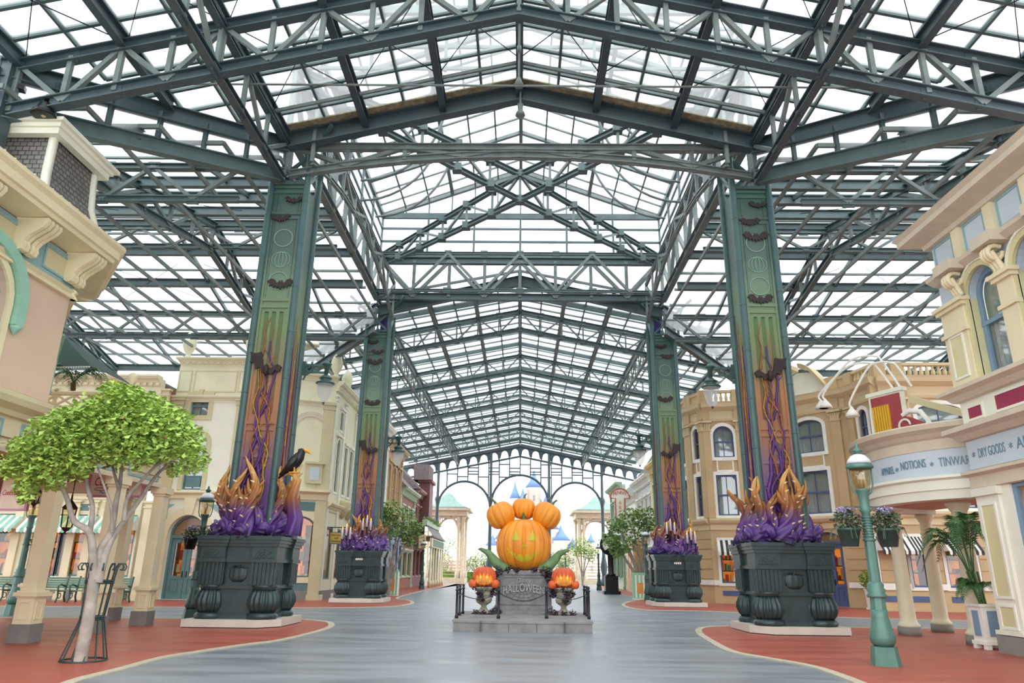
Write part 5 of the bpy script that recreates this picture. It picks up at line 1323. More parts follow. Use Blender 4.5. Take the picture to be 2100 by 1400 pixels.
for y in (14.55, 12.8, 11.3, 9.77):
    s = sD(y); w_ = .8 if y > 14 else .42
    mb = MB(); mb.fbox(fD, s-w_/2, s+w_/2, 5.2, 6.95, 0, .1)
    for z, k in ((6.35, .05), (6.98, .12), (6.9, .07)): mb.fbox(fD, s-w_/2-k, s+w_/2+k, z-.05, z+.03, 0, .1+k)
    mb.build('pilaster', YELLOWC, D_)
    if y > 14: panel(D_, fD, s-.2, s+.2, 5.4, 6.25, OLIVE, CREAMW, .05, .1)
# attic panels and little pilasters
MB().fprof(fD, 0, fD.L, [(0, 7.55), (.1, 7.58), (.22, 7.68), (.24, 7.76), (0, 7.8)], .3, .2).build('attic_moulding', SALMON, D_)
for k in range(6):
    y = 14.55-1.1*k
    panel(D_, fD, sD(y)-.3, sD(y)+.3, 7.92, 8.45, PALEBLUE, GREYBLUE, .05)
    if k: mb = MB().fbox(fD, sD(y+.55)-.13, sD(y+.55)+.13, 7.8, 8.6, 0, .08); mb.build('attic_pilaster', YELLOWC, D_)
for y in (12.8, 11.3, 14.15):
    s = sD(y); mb = MB().fbox(fD, s-.3, s+.3, 7.56, 7.78, 0, .42); mb.build('bracket_shelf', SALMON, D_)
    mb = MB()
    for q in (-.09, 0, .09):
        mb.tube([fD(s+q, 7.5, .1)]+[fD(s+q, 7.38+.14*cos(a), .22+.14*sin(a)) for a in [j*.6 for j in range(9)]], .05, 6)
        mb.tube([fD(s+q, 7.4, .3), fD(s+q, 7.2, .2), fD(s+q, 7.05, .12), fD(s+q, 7.0, .18)], .055, 6)
    mb.build('scroll_bracket', YELLOWC, D_)
prD = [(0, 8.5), (.12, 8.52), (.14, 8.62), (.45, 8.72), (.5, 8.74), (.5, 8.86), (.58, 8.95), (0, 9.0)]
MB().fprof(fD, 0, fD.L, prD, 1, 0).build('cornice', SALMON, D_); MB().fprof(fDe, 0, fDe.L, prD, 0, 1).build('cornice', SALMON, D_)
mb = MB(); s = .0
while s < fD.L: mb.ball(fD(s, 8.98, .5), .025, 6, 4); s += .25
mb.build('gutter_studs', YELLOWC, D_)
MB().fprof(fD, 0, fD.L, [(0, 4.9), (.1, 4.92), (.18, 5.02), (.3, 5.08), (.3, 5.16), (0, 5.2)], 1, 0).build('upper_cornice', SALMON, D_)
MB().fprof(fD, 0, fD.L, [(0, 4.08), (.1, 4.1), (.2, 4.2), (.32, 4.26), (.32, 4.36), (0, 4.4)], 1, 0).build('middle_cornice', SALMON, D_)
MB().fprof(fD, 0, fD.L, [(0, 3.1), (.06, 3.12), (.06, 3.35), (.16, 3.4), (.16, 3.46), (0, 3.5)], 1, 0).build('lower_moulding', SALMON, D_)
MB().fbox(fD, 0, fD.L, 3.5, 4.08, 0, .03).build('sign_band', PALEBLUE, D_)
panel(D_, fD, sD(14.75), sD(14.3), 4.52, 4.74, BURG, CREAMW, .05); panel(D_, fD, sD(13.85), sD(9), 4.52, 4.8, BURG, CREAMW, .05)
LETT = M('blue_grey_lettering', '#6f8b9b', .5)
mb = MB(); _y = [PX(u, v, 9.46).y for u, v in ((2008, 940), (2062, 925), (1998, 940), (2074, 922), (2086, 920))]
ftext(mb, fD, 'DRY GOODS', .27, sD((_y[0]+_y[1])/2), 3.7, .035, fit=_y[0]-_y[1], depth=.006); ftext(mb, fD, '*', .26, sD(_y[2]), 3.66, .035, depth=.006); ftext(mb, fD, '*', .26, sD(_y[3]), 3.66, .035, depth=.006)
ftext(mb, fD, 'APPAREL', .3, sD(_y[4]-.55), 3.7, .035, fit=1.1, depth=.006); mb.build('lettering', LETT, D_)
# ground floor pilasters and shop windows
for y in (14.6, 11.75, 8.9):
    s = sD(y); mb = MB(); mb.fbox(fD, s-.35, s+.35, .35, 3.1, 0, .06); mb.fbox(fD, s-.4, s+.4, 2.95, 3.1, 0, .12); mb.fbox(fD, s-.4, s+.4, .35, .42, 0, .12); mb.build('pilaster', CREAMW, D_)
    panel(D_, fD, s-.2, s+.2, 1.05, 2.75, OLIVE, WHITE, .05, .06); panel(D_, fD, s-.2, s+.2, .5, .85, OLIVE, WHITE, .05, .06)
for h in shopw: window(D_, fD, *h[:4], 0, STEELBLUE, d=-.1, cols=2, sash=False, back='shop', fw=.12, rows=1)
MB().fbox(fD, 0, fD.L, 0, .33, 0, .12).build('stone_base', BASEG, D_)
# curved porch at the corner
PCX, PCY, PR = 11.7, 17.6, 2.85
def arcpt(th, z, r): return (PCX+r*cos(th), PCY+r*sin(th), z)
TH0, TH1 = math.radians(250), math.radians(95)
def arcprof(prof, name, mat, n=48, r0=PR):
    mb = MB(); m = len(prof); vs = []
    for k in range(n+1):
        th = TH0+(TH1-TH0)*k/n
        vs += [arcpt(th, z, r0+d) for d, z in prof]
    mb.add(vs, [(k*m+i, k*m+(i+1) % m, (k+1)*m+(i+1) % m, (k+1)*m+i) for k in range(n) for i in range(m)], True); o = mb.build(name, mat, D_, shade=False); return o
arcprof([(-.35, 3.0), (.02, 3.0), (.04, 3.2), (.08, 3.2), (.08, 3.4), (.16, 3.44), (.16, 3.5), (-.35, 3.5)], 'porch_moulding', CREAMW)
arcprof([(-.35, 3.5), (.02, 3.5), (.02, 4.08), (-.35, 4.08)], 'porch_sign_band', PALEBLUE)
arcprof([(-.35, 4.08), (.04, 4.08), (.06, 4.3), (.12, 4.34), (.2, 4.42), (.34, 4.5), (.38, 4.6), (.3, 4.64), (-.35, 4.66)], 'porch_cornice', SALMON)
arcprof([(-2.8, 3.12), (-.3, 3.12), (-.3, 3.16), (-2.8, 3.16)], 'porch_ceiling', M('porch_ceiling_peach', '#c9a084', .7))
arcprof([(-2.8, 4.5), (-.3, 4.5), (-.3, 4.62), (-2.8, 4.62)], 'porch_roof', BASEG)
def arctext(body, th, z, size, w_):
    vs, fs = text_mesh(body, size, .006); x0 = min(v[0] for v in vs); x1 = max(v[0] for v in vs); k = w_/(x1-x0)
    mb = MB(); mb.add([arcpt(th+((v[0]-(x0+x1)/2)*k)/PR, z+v[1], PR+.03+v[2]) for v in vs], fs); return mb
def th_of(u, v):
    d = ray(u, v); dx, dy = d.x, d.y; ox, oy = CX-PCX, -PCY; A = dx*dx+dy*dy; B = 2*(ox*dx+oy*dy); C = ox*ox+oy*oy-PR*PR
    t_ = (-B-sqrt(max(0, B*B-4*A*C)))/(2*A); return atan2(oy+dy*t_, ox+dx*t_) % (2*pi)
for body, u0, u1, z, sz in (('APPAREL', 1811, 1837, 3.68, .24), ('*', 1840, 1846, 3.64, .22), ('NOTIONS', 1852, 1903, 3.72, .27), ('*', 1912, 1919, 3.66, .22), ('TINWARE', 1931, 2004, 3.7, .28)):
    a0, a1 = th_of(u0, 975), th_of(u1, 970); arctext(body, (a0+a1)/2, z, sz, abs(a1-a0)*PR).build('lettering', LETT, D_)
def column(label, x, y, r=.17):
    t = thing('porch_column', label, 'column', (x, y, 0), group='round columns of the curved porch')
    MB().lathe([(r*1.55, 0), (r*1.55, .2)], (x, y, 0), 24).build('stone_foot', BASEG, t)
    MB().lathe([(r*1.45, .2), (r*1.5, .25), (r*1.25, .3), (r*1.12, .34), (r*1.08, .4), (r*.86, 2.45), (r*.95, 2.47), (r*.95, 2.51), (r*.86, 2.53), (r*.84, 2.78), (r*1.0, 2.82), (r*1.2, 2.9), (r*1.35, 2.92), (r*1.35, 2.98)], (x, y, 0), 28).build('shaft', CREAM, t)
    return t
column('left round cream column carrying the curved porch', 9.72, 18.95); column('middle round cream column carrying the curved porch', 11.15, 20.1)
column('right round cream column behind the tall potted palm', 10.0, 16.55, .19)
# planter box with tall palm
pt = thing('planter_box', 'white square planter with blue panels standing by the ivory building corner', 'planter', (9.68, 15.72, 0))
x, y = 9.68, 15.72
mb = MB()
for sx in (-1, 1):
    for sy in (-1, 1): mb.box(x+sx*.17-.05, x+sx*.17+.05, y+sy*.17-.05, y+sy*.17+.05, 0, .12)
mb.box(x-.23, x+.23, y-.23, y+.23, .1, .16); mb.lathe([(.28, .16), (.3, .82), (.34, .82), (.34, .87), (.27, .87)], (x, y, 0), 4, smooth=False, ph=pi/4); mb.build('box', WHITE, pt)
MB().box(x-.1, x+.1, y-.222, y-.2, .26, .74).build('panel', STEELBLUE, pt); MB().box(x-.222, x-.2, y-.1, y+.1, .26, .74).build('panel', STEELBLUE, pt)
pp = thing('potted_palm', 'tall feathery palm growing in the white planter at the right', 'palm', (x, y, 1.0))
mb = MB()
for k in range(7): a = k*.9; mb.tube([(x+.05*cos(a), y+.05*sin(a), .8), (x-.12+.1*cos(a), y+.1*sin(a), 1.5)], .018, 5)
mb.build('stem', M('palm_stem', '#55703a', .7), pp)
palm(pp, (x-.15, y, 1.25), 1.5, .95, 7, 3, PALM, 1.7, .03, 34, .3, a0=pi*.62, a1=pi*1.62); palm(pp, (x-.1, y, 1.2), 1.6, .5, 3, 4, PALM, 1.2, .03, 30, .3); palm(pp, (x-.05, y, .9), .6, .6, 7, 8, PALM, .9, .025, 24, .24, a0=pi*.55, a1=pi*1.7)
# marquee sign and gooseneck lamps on the porch roof
ms = thing('rooftop_sign', 'red and white rooftop sign with yellow slats standing on the curved porch', 'sign', (9.9, 18.0, 4.66))
fm = Fr((9.15, 18.5), (9.75, 16.6)); fm = frame_facing((9.5, 18.9), (10.35, 17.0), (0, 10))
MB().fbox(fm, 0, 1.0, 4.66, 6.0, -.12, 0).fbox(fm, -.05, 1.05, 5.95, 6.05, -.16, .04).build('case', CREAMW, ms)
MB().fpoly(fm, [(.08, 4.75), (1.0, 4.75), (1.6, 4.7), (1.55, 5.0), (1.2, 5.2), (.95, 5.3), (.95, 5.9), (.08, 5.9)], 0, .03).build('red_face', M('sign_red_face', '#a5434a', .5), ms)
mb = MB()
for k in range(7): mb.fbox(fm, .12+k*.075, .17+k*.075, 4.85, 5.65-.0*k, .03, .07)
mb.build('yellow_slats', M('sign_yellow', '#e3ad2e', .5), ms)
mb = MB(); mb.tube([fm(1.0+.16*cos(a), 5.02+.16*sin(a), .05) for a in [q*.5 for q in range(10)]], .03, 6); mb.tube([fm(.95, 5.3, 0), fm(1.15, 5.38, 0), fm(1.45, 5.3, 0), fm(1.62, 5.05, 0), fm(1.65, 4.7, 0)], .07, 6); mb.build('scroll', WHITE, ms)
mb = MB(); mb.bar(fm(1.0, 5.75, -.3), fm(3.0, 4.8, -.3), .12, .16); mb.build('sloping_brace', CREAMD, ms)
for i, (sx, hh, lx) in enumerate(((.95, 7.0, -1.0), (.75, 6.85, -1.15), (1.25, 6.7, -.15))):
    b0 = Vector(fm(sx, 6.0, -.1)); t = thing('gooseneck_lamp', 'white gooseneck lamp %s over the rooftop sign' % ('reaching farthest left', 'just beside the longest one', 'hanging lower in the middle')[i], 'lamp', b0, group='gooseneck lamps over the rooftop sign')
    e = Vector(fm(lx, 5.95 if i < 2 else 5.55, .5)); m1 = Vector((b0.x*.75+e.x*.25, b0.y*.75+e.y*.25, hh)); m2 = Vector((b0.x*.35+e.x*.65, b0.y*.35+e.y*.65, hh-.05))
    P0 = [b0, b0.lerp(m1, .7)+Vector((0, 0, .1)), m1, (m1+m2)/2+Vector((0, 0, .1)), m2, e+Vector((0, 0, .32)), e+Vector((0, 0, .12))]
    pts = []
    for k in range(len(P0)-1):
        a0, a1, a2, a3 = P0[max(k-1, 0)], P0[k], P0[k+1], P0[min(k+2, len(P0)-1)]
        for j in range(5):
            u = j/5; pts.append(.5*((2*a1)+(a2-a0)*u+(2*a0-5*a1+4*a2-a3)*u*u+(3*a1-a0-3*a2+a3)*u**3))
    pts.append(P0[-1])
    MB().tube(pts, .03, 8).build('neck', WHITE, t); MB().lathe([(.03, .14), (.06, .08), (.14, -.02), (.18, -.12), (.14, -.12)], e, 16).build('shade', WHITE, t)
mb = MB(); mb.tube([(12.2, 17.3, 4.6), (12.2, 17.2, 5.6), (11.9, 17.0, 5.95), (11.5, 16.8, 5.9), (11.4, 16.7, 5.3)], .02, 6); tag(mb.build('bent_pipe', WHITE), 'thin white bent pipe rising from the curved porch roof behind the sign', 'pipe')

# ================================================================ RIGHT FAR TAN BUILDING
C_ = thing('tan_building', 'tan corner building with navy arched windows, balustrades and striped awnings behind the right towers', 'building', (14, 34, 0))
HT = 9.85
g0 = frame_facing((9.1, 44), (9.1, 38.2), (0, 40)); g1 = frame_facing((9.1, 38.2), (9.6, 36.8), (0, 30)); g2 = Fr((9.6, 36.8), (13.3, 36.0)); g3 = Fr((13.3, 36.0), (15.6, 33.3)); g4 = Fr((15.6, 33.3), (16.0, 31.2)); g5 = Fr((16.0, 31.2), (34, 30.6))
AWB = M('charcoal_awning', '#33353a', .8)
RB_ = TAN
def upper_window(f, a, b, seg=0, lo=True, hi=True):
    H = []
    if hi: H.append((a, b, 7.05, 8.65, seg))
    if lo: H.append((a, b, 4.15, 6.15, 0))
    return H
def dress(f, wins, shops, L=None, door=None, bal=True, caps=()):
    H = sum([upper_window(f, *w_) for w_ in wins], [])
    G_ = [s for s in shops]
    wall(C_, f, 0, f.L, 3.55, HT, H, TAN, name='upper_wall'); wall(C_, f, 0, f.L, 0, 3.55, G_+([door] if door else []), TAN, name='ground_wall')
    for h in H:
        lower = h[3] < 6.5
        window(C_, f, *h[:4], h[4] if not lower else 0, BLUE, d=-.14, cols=2 if h[1]-h[0] > .6 else 1)
        mb = MB(); ring(mb, f, *h[:4], h[4], .17, 0, .07); 
        mb.build('window_trim', WHITE, C_)
        if lower: 
            panel(C_, f, h[0]+.15, h[1]-.15, 6.4, 6.85, TAN, WHITE, .07)
            mb = MB(); A = arch_pts(h[0], h[1], h[3], min(.45, (h[1]-h[0])/2)); m = len(A)//2
            mb.fpoly(f, [(h[1], h[3]), A[m]]+A[m-1::-1], -.1, -.03); mb.fpoly(f, [(h[0], h[3])]+A[:m-1:-1], -.1, -.03); mb.build('arched_head', BLUE, C_)
    for s in shops:
        window(C_, f, *s[:4], 0, BLUE, d=-.1, cols=1, sash=False, back='shop')
        mb = MB(); ring(mb, f, *s[:4], 0, .13, 0, .05); mb.build('window_trim', WHITE, C_)
        MB().fbox(f, s[0], s[1], .38, .6, 0, .03).build('panel', BLUE, C_)
        awning(C_, f, s[0]-.1, s[1]+.1, 3.0, .62, .6, AWB, AWW, 12)
    # rusticated joints
    mb = MB()
    xs_ = [0]+sum([[q[0]-.13, q[1]+.13] for q in sorted(G_+([door] if door else []))], [])+[f.L]
    for i in range(0, len(xs_)-1, 2):
        a, b = xs_[i], xs_[i+1]
        if b-a < .25: continue
        for z in (1.15, 1.62, 2.09, 2.56, 3.03): mb.fbox(f, a+.03, b-.03, z-.0, z+.4, 0, .035)
    mb.build('rusticated_blocks', TAN, C_)
    mb = MB()
    for i in range(0, len(xs_)-1, 2): mb.fbox(f, xs_[i], xs_[i+1], .85, 1.08, 0, .08)
    mb.build('plinth_band', WHITE, C_)
    MB().fprof(f, 0, f.L, [(0, 3.45), (.06, 3.45), (.06, 3.7), (.2, 3.78), (.28, 3.9), (.28, 4.0), (0, 4.04)], .15, .15).build('middle_cornice', TANL, C_)
    MB().fprof(f, 0, f.L, [(0, 8.9), (.08, 8.92), (.12, 9.02), (.04, 9.06), (.04, 9.45), (.15, 9.5), (.35, 9.62), (.4, 9.8), (.44, 9.88), (0, 9.9)], .2, .2).build('cornice', TANL, C_)
    MB().fbox(f, 0, f.L, 9.06, 9.44, 0, .03).build('frieze', TANL, C_)
    for s in caps:
        mb = MB(); mb.fbox(f, s-.22, s+.22, 4.04, 8.9, 0, .12); mb.build('pilaster', TAN, C_); capital(C_, f, s, .44, 8.9, .12, TANL)
        mb = MB(); mb.fbox(f, s-.24, s+.24, 9.0, 9.5, 0, .14); mb.fbox(f, s-.26, s+.26, 9.9, 10.58, -.4, .04); mb.build('parapet_pier', TAN, C_)
    if not bal: MB().fbox(f, 0, f.L, 9.9, 10.45, -.35, -.05).fbox(f, 0, f.L, 10.4, 10.55, -.4, 0).build('parapet', TAN, C_)
    if bal:
        e = sorted(list(caps)); 
        for a, b in zip([0]+[c+.26 for c in e], [c-.26 for c in e]+[f.L]):
            if b-a > .4: balusters(C_, f, a, b, 9.9, .68, TANL, .26, -.18)
dress(g0, [(1.0, 1.9, .45), (2.9, 3.8, .45), (4.5, 5.3, .4)], [(1.0, 2.2, 1.1, 2.9, 0), (3.4, 4.9, 1.1, 2.9, 0)], caps=(.4, 2.4, 4.15, 5.6), bal=False)
dress(g1, [(.55, 1.1, .27)], [], caps=(.15, g1.L-.1), bal=False)
x_s = lambda px, f, v=900: s_on(f, px, v)
c1 = x_s(1483, g2)
dress(g2, [(c1-.5, c1+.5, .5)], [(x_s(1502, g2, 1150)-.55, x_s(1502, g2, 1150)+.75, .95, 2.95, 0)], caps=(c1-.85, c1+.85))
ca, cb = x_s(1620, g3), x_s(1665, g3)
dr = (x_s(1702, g3, 1180)-.75, x_s(1702, g3, 1180)+.75, 0.02, 3.3, .4)
dr = (min(dr[0], g3.L-1.9), min(dr[1], g3.L-.4), .02, 3.3, .4)
dress(g3, [(g3.L*.2, g3.L*.62, .35)], [], door=dr, caps=(.15, g3.L*.82), bal=False)
double_door(C_, g3, dr[0], dr[1], 3.3, .4, BLUE, d=-.3)
# red shop lettering: only the last letter shows beside the tower
mb = MB(); ftext(mb, g3, 'S', .42, s_on(g3, 1690, 1085), 3.42, .3, depth=.02); mb.build('red_lettering', RED, C_)
dress(g4, [(.7, 1.3, .3)], [], caps=(.2,))
wc = x_s(1820, g5); w2 = x_s(1935, g5)
sh = [(x_s(1755, g5, 1170)+.0, 0, 0)]
shops5 = []
for pa, pb in ((1782, 1800), (1862, 1905), (1945, 2005)):
    a = x_s(pa, g5, 1180); b = x_s(pb, g5, 1180); shops5.append((max(.35, a), b, .95, 2.95, 0))
dress(g5, [(wc-.45, wc+.4, .42), (w2-1.0, w2+1.0, .35), (w2+2.2, w2+3.4, .4)], shops5, caps=(.25, wc+.85, w2+1.6))
# curved broken pediment
mb = MB(); cxp = .0
for s0, s1, dr_ in ((-.2, 1.15, 1), (2.75, 1.5, -1)):
    mb = MB(); P_ = [(s0+(s1-s0)*k/6, 10.0+1.25*sin(pi/2*k/6)) for k in range(7)]
    for a, b in zip(P_, P_[1:]): mb.add([g3(a[0], a[1], -.3), g3(b[0], b[1], -.3), g3(b[0], b[1], .4), g3(a[0], a[1], .4), g3(a[0], a[1]+.22, -.3), g3(b[0], b[1]+.22, -.3), g3(b[0], b[1]+.22, .48), g3(a[0], a[1]+.22, .48)], [(0, 1, 2, 3), (4, 7, 6, 5), (3, 2, 6, 7), (0, 4, 5, 1), (0, 3, 7, 4), (1, 5, 6, 2)])
    mb.build('broken_pediment', TANL, C_)
mb = MB(); mb.fpoly(g3, [(0, 9.9), (3.2, 9.9), (2.5, 10.5), (1.9, 11.0), (1.2, 11.1), (.6, 10.8), (.15, 10.2)], -.2, .02); mb.build('pediment_face', CREAMW, C_)
MB().prism([(9.5, 44), (9.4, 38.3), (9.9, 37.1), (13.5, 36.3), (15.9, 33.5), (16.2, 31.5), (34, 31), (34, 44)], 9.5, 9.6).build('roof_deck', BASEG, C_)
# potted shrub by the door
q = G(1737, 1243); x, y = 15.15, 32.4
pt = thing('planter_box', 'small white planter with a dark panel beside the navy shop door', 'planter', (x, y, 0))
MB().lathe([(.26, .08), (.3, .78), (.34, .78), (.34, .84)], (x, y, 0), 4, smooth=False, ph=pi/4).box(x-.22, x+.22, y-.22, y+.22, 0, .09).build('box', WHITE, pt); MB().box(x-.09, x+.09, y-.225, y-.2, .2, .65).build('panel', BLUE, pt)
sh_ = MB(); leaves(sh_, (x, y, 1.25), .42, 500, .13, random.Random(5), 1.1, .1); t = thing('potted_shrub', 'small yellow-green shrub in the white planter by the navy door', 'shrub', (x, y, .84)); sh_.build('foliage', LEAFL, t); MB().tube([(x, y, .8), (x, y, 1.3)], .03, 6).build('stem', M('palm_stem', '#55703a'), t)

# ================================================================ FAR ROW OF SHOPS
def house(label, fr, h, wallm, trim, floors, cols, roof=None, roofm=None, winm=None, awn=None, group=None, arch=0, name='shop_house', bay=False):
    m = fr((fr.L)/2, 0, 0); t = thing(name, label, 'building', (m[0], m[1], 0), group=group)
    H = []; fh = (h-.5)/floors
    for j in range(floors):
        for k in range(cols):
            c = fr.L*(k+.5)/cols; w_ = fr.L/cols*.27
            H.append((c-w_*(1.4 if j == 0 else 1), c+w_*(1.4 if j == 0 else 1), j*fh+.9, j*fh+fh-.75+(.1 if j == 0 else 0), arch*min(w_, .4) if j else 0))
    wall(t, fr, 0, fr.L, 0, h, H, wallm)
    for i, H_ in enumerate(H):
        window(t, fr, *H_[:4], H_[4], winm or trim, d=-.12, cols=1 if i >= cols else 2, sash=i >= cols, back='curtain' if i >= cols else 'dark')
        mb = MB(); ring(mb, fr, *H_[:4], H_[4], .12, 0, .07); mb.fbox(fr, H_[0]-.2, H_[1]+.2, H_[3]+.12, H_[3]+.25, 0, .2); mb.build('window_trim', trim, t)
    for j in range(1, floors): cornice(t, fr, 0, fr.L, j*fh+.35, .35, .3, trim, name='string_course')
    cornice(t, fr, 0, fr.L, h+.2, .6, .6, trim, dent=.4)
    for s in (.15, fr.L-.15): pilaster(t, fr, s, .3, 0, h-.3, .12, trim)
    if roof:
        z0 = h+.2; mb = MB()
        mb.fpoly(fr, [(0, z0), (fr.L, z0), (fr.L, z0+.01), (0, z0+.01)], -4, .3)
        if roof == 'mansard': mb.add([fr(0, z0, .2), fr(fr.L, z0, .2), fr(fr.L-.3, z0+2.2, -1.2), fr(.3, z0+2.2, -1.2), fr(0, z0, -5), fr(fr.L, z0, -5), fr(fr.L-.3, z0+2.2, -4), fr(.3, z0+2.2, -4)], [(0, 1, 2, 3), (4, 7, 6, 5), (0, 3, 7, 4), (1, 5, 6, 2), (3, 2, 6, 7)])
        if roof == 'gable':
            a = fr.L/2; mb.add([fr(0, z0, .3), fr(fr.L, z0, .3), fr(a, z0+2.4, .3), fr(0, z0, -5), fr(fr.L, z0, -5), fr(a, z0+2.4, -5)], [(0, 1, 2), (3, 5, 4), (0, 2, 5, 3), (1, 4, 5, 2)])
        if roof == 'front': mb.add([fr(-.2, z0, .5), fr(fr.L+.2, z0, .5), fr(fr.L+.2, z0+2.6, -2.2), fr(-.2, z0+2.6, -2.2), fr(-.2, z0, -5), fr(fr.L+.2, z0, -5)], [(0, 1, 2, 3), (3, 2, 5, 4), (0, 3, 4), (1, 5, 2)])
        mb.build('roof', roofm, t)
    # side and back so that the house has depth
    mb = MB(); mb.fbox(fr, 0, fr.L, 0, h, -5.5, -.9); mb.build('house_body', wallm, t)
    if awn: awning(t, fr, .3, fr.L-.3, 3.0, .6, .9, awn[0], awn[1], 10)
    return t
def Mbrick(name, c1, c2, mo, sc=1., bw=.5, rh=.2):
    m = bpy.data.materials.new(name); m.use_nodes = True; n = m.node_tree; p = n.nodes['Principled BSDF']; t = n.nodes.new('ShaderNodeTexCoord'); mp = n.nodes.new('ShaderNodeMapping'); b = n.nodes.new('ShaderNodeTexBrick')
    b.inputs['Scale'].default_value = sc; b.inputs['Brick Width'].default_value = bw; b.inputs['Row Height'].default_value = rh; b.inputs['Mortar Size'].default_value = .015
    for k, c in (('Color1', c1), ('Color2', c2), ('Mortar', mo)): b.inputs[k].default_value = lin(c)
    walluv(n, t, b); n.links.new(b.outputs['Color'], p.inputs['Base Color']); p.inputs['Roughness'].default_value = .8
    return m
YST = Mbrick('yellow_stone_blocks', '#cdbd8c', '#c0ae7c', '#a8966a', 1, .6, .3); BRK = Mbrick('red_brick', '#9a4c40', '#8a4238', '#b08a78', 1, .25, .08)
GWH = M('gothic_white_wood', '#dfe1dc', .6); TERR = M('tan_terracotta', '#c69c72', .7); MAR = M('maroon_paint', '#7b4a48', .6); SAGE = M('sage_green_paint', '#b9c7a6', .6); LBL = M('slate_blue_shopfront', '#6f87ae', .5); PGR = M('pale_green_clapboard', '#c9d8bf', .6); YEL = M('bright_yellow_wall', '#e3bd4a', .6); SHG = M('grey_purple_shingles', '#8f7f80', .8, 0, .15, 8.)
XL, XR = -9.0, 9.0
def fl(y0, y1, x=XL): return frame_facing((x, y0), (x, y1), (0, (y0+y1)/2))
house('yellow stone block house just behind the far left tower', fl(39.3, 42.8), 10.4, YST, CREAMW, 3, 2)
house('white timber house with tall narrow gothic windows left of the arcade', fl(42.9, 48.3), 10.2, GWH, WHITE, 2, 4, winm=BLACK, arch=1, roof='gable', roofm=M('grey_roof', '#8d9296', .7))
house('tan terracotta house with ornate brackets left of the arcade', fl(48.4, 54.6), 9.6, TERR, TAN, 2, 3, arch=1)
house('red brick shop house with pale green bracketed eaves', fl(54.7, 62), 7.2, BRK, SAGE, 2, 3, roof='front', roofm=SHG)
house('maroon and cream timber house with steep shingle roof near the gate', fl(62.1, 69), 7.8, MAR, M('dusty_rose_trim', '#a57a70', .6), 2, 3, roof='front', roofm=SHG)
t = thing('shop_porch', 'long porch with flower boxes, green fascia and thin yellow posts before the maroon house', 'porch', (-8, 66, 0))
fp = frame_facing((-7.3, 62), (-7.3, 72), (0, 66))
MB().add([fp(0, 4.1, 0), fp(fp.L, 4.1, 0), fp(fp.L, 5.0, -.6), fp(0, 5.0, -.6)], [(0, 1, 2, 3)]).fbox(fp, 0, fp.L, 4.0, 4.12, -1.7, .1).build('canopy_roof', M('porch_canopy_grey', '#77736c', .7), t)
MB().fbox(fp, 0, fp.L, 3.2, 3.95, -.2, 0).build('fascia', YELLOWC, t); MB().fbox(fp, .8, fp.L-.8, 3.3, 3.85, 0, .03).build('green_sign_panel', M('sign_green', '#56795a', .6), t)
for k in range(6): MB().lathe([(.16, 0), (.16, .5), (.1, .55), (.09, 3.2)], fp(.3+k*(fp.L-.6)/5, 0, -.1), 10).build('post', YELLOWC, t)
MB().fbox(fp, 0, fp.L, 5.0, 5.45, -.9, -.5).build('flower_box', SAGE, t)
m = MB()
for k in range(9): leaves(m, fp(.5+k*1.1, 5.55, -.6), .42, 70, .16, random.Random(k), .6, .1)
m.build('flower_box_plants', LEAF, t)
m = MB().fbox(fp, 4.0, 6.6, 5.4, 9.0, -1.9, -.9).fbox(fp, 3.8, 6.8, 9.0, 9.25, -2, -.7); m.build('bay_window', MAR, t)
m = MB(); m.fpoly(fp, [(3.6, 9.2), (7.0, 9.2), (7.0, 10.6), (3.6, 10.6)], -2.4, -1.0); m.build('dormer_roof', SHG, t)
# right side row
house('yellow house with draped yellow awnings behind the far right tower', fl(44.2, 48.5, XR), 8.0, YEL, M('yellow_trim', '#ecd28a', .6), 2, 2, awn=(YEL, M('yellow_awning', '#e9c75c', .7)))
house('slate mansard house with white cornice right of the arcade', fl(48.6, 55.5, XR), 7.6, GWH, WHITE, 2, 4, roof='mansard', roofm=SL, winm=BRK if False else None)
house('white timber arcade house with red trim lines right of the arcade', fl(55.6, 62, XR), 7.0, WHITE, CREAMW, 2, 3, roof='mansard', roofm=M('grey_shingles', '#9aa0a2', .8))
house('pale green clapboard house beside the right gate column', fl(62.1, 70, XR-.2), 8.6, PGR, M('green_trim', '#9db69a', .6), 2, 3)
t = thing('oak_cabinet_booth', 'light oak ticket cabinet against the white arcade house', 'cabinet', (8, 56, 0))
fq = fl(53.5, 57.5, 8.3); OAK = M('light_oak', '#d8ab78', .5, 0, .1, 5.)
MB().fbox(fq, 0, fq.L, 0, 3.4, -.6, 0).fbox(fq, -.1, fq.L+.1, 3.3, 3.5, -.6, .1).build('case', OAK, t)
for k in range(3): MB().fbox(fq, .3+k*1.25, 1.2+k*1.25, 1.1, 2.9, 0, .03).build('glazed_panel', M('amber_panel', '#c98a4e', .3), t)
for sg in (-1,):
    f = frame_facing((-8.6, 48.5), (-8.6, 54.2), (0, 50)); t = thing('blue_shopfront', 'slate blue panelled shopfront with narrow windows at street level on the left', 'shopfront', f(f.L/2, 0, 0))
    wall(t, f, 0, f.L, 0, 3.8, [(.5+k*1.4, 1.5+k*1.4, .9, 3.1, 0) for k in range(4)], LBL, .15)
    for k in range(4): window(t, f, .5+k*1.4, 1.5+k*1.4, .9, 3.1, 0, LBL, d=-.08, cols=1, sash=False, back='dark')
    cornice(t, f, 0, f.L, 4.0, .4, .3, LBL)
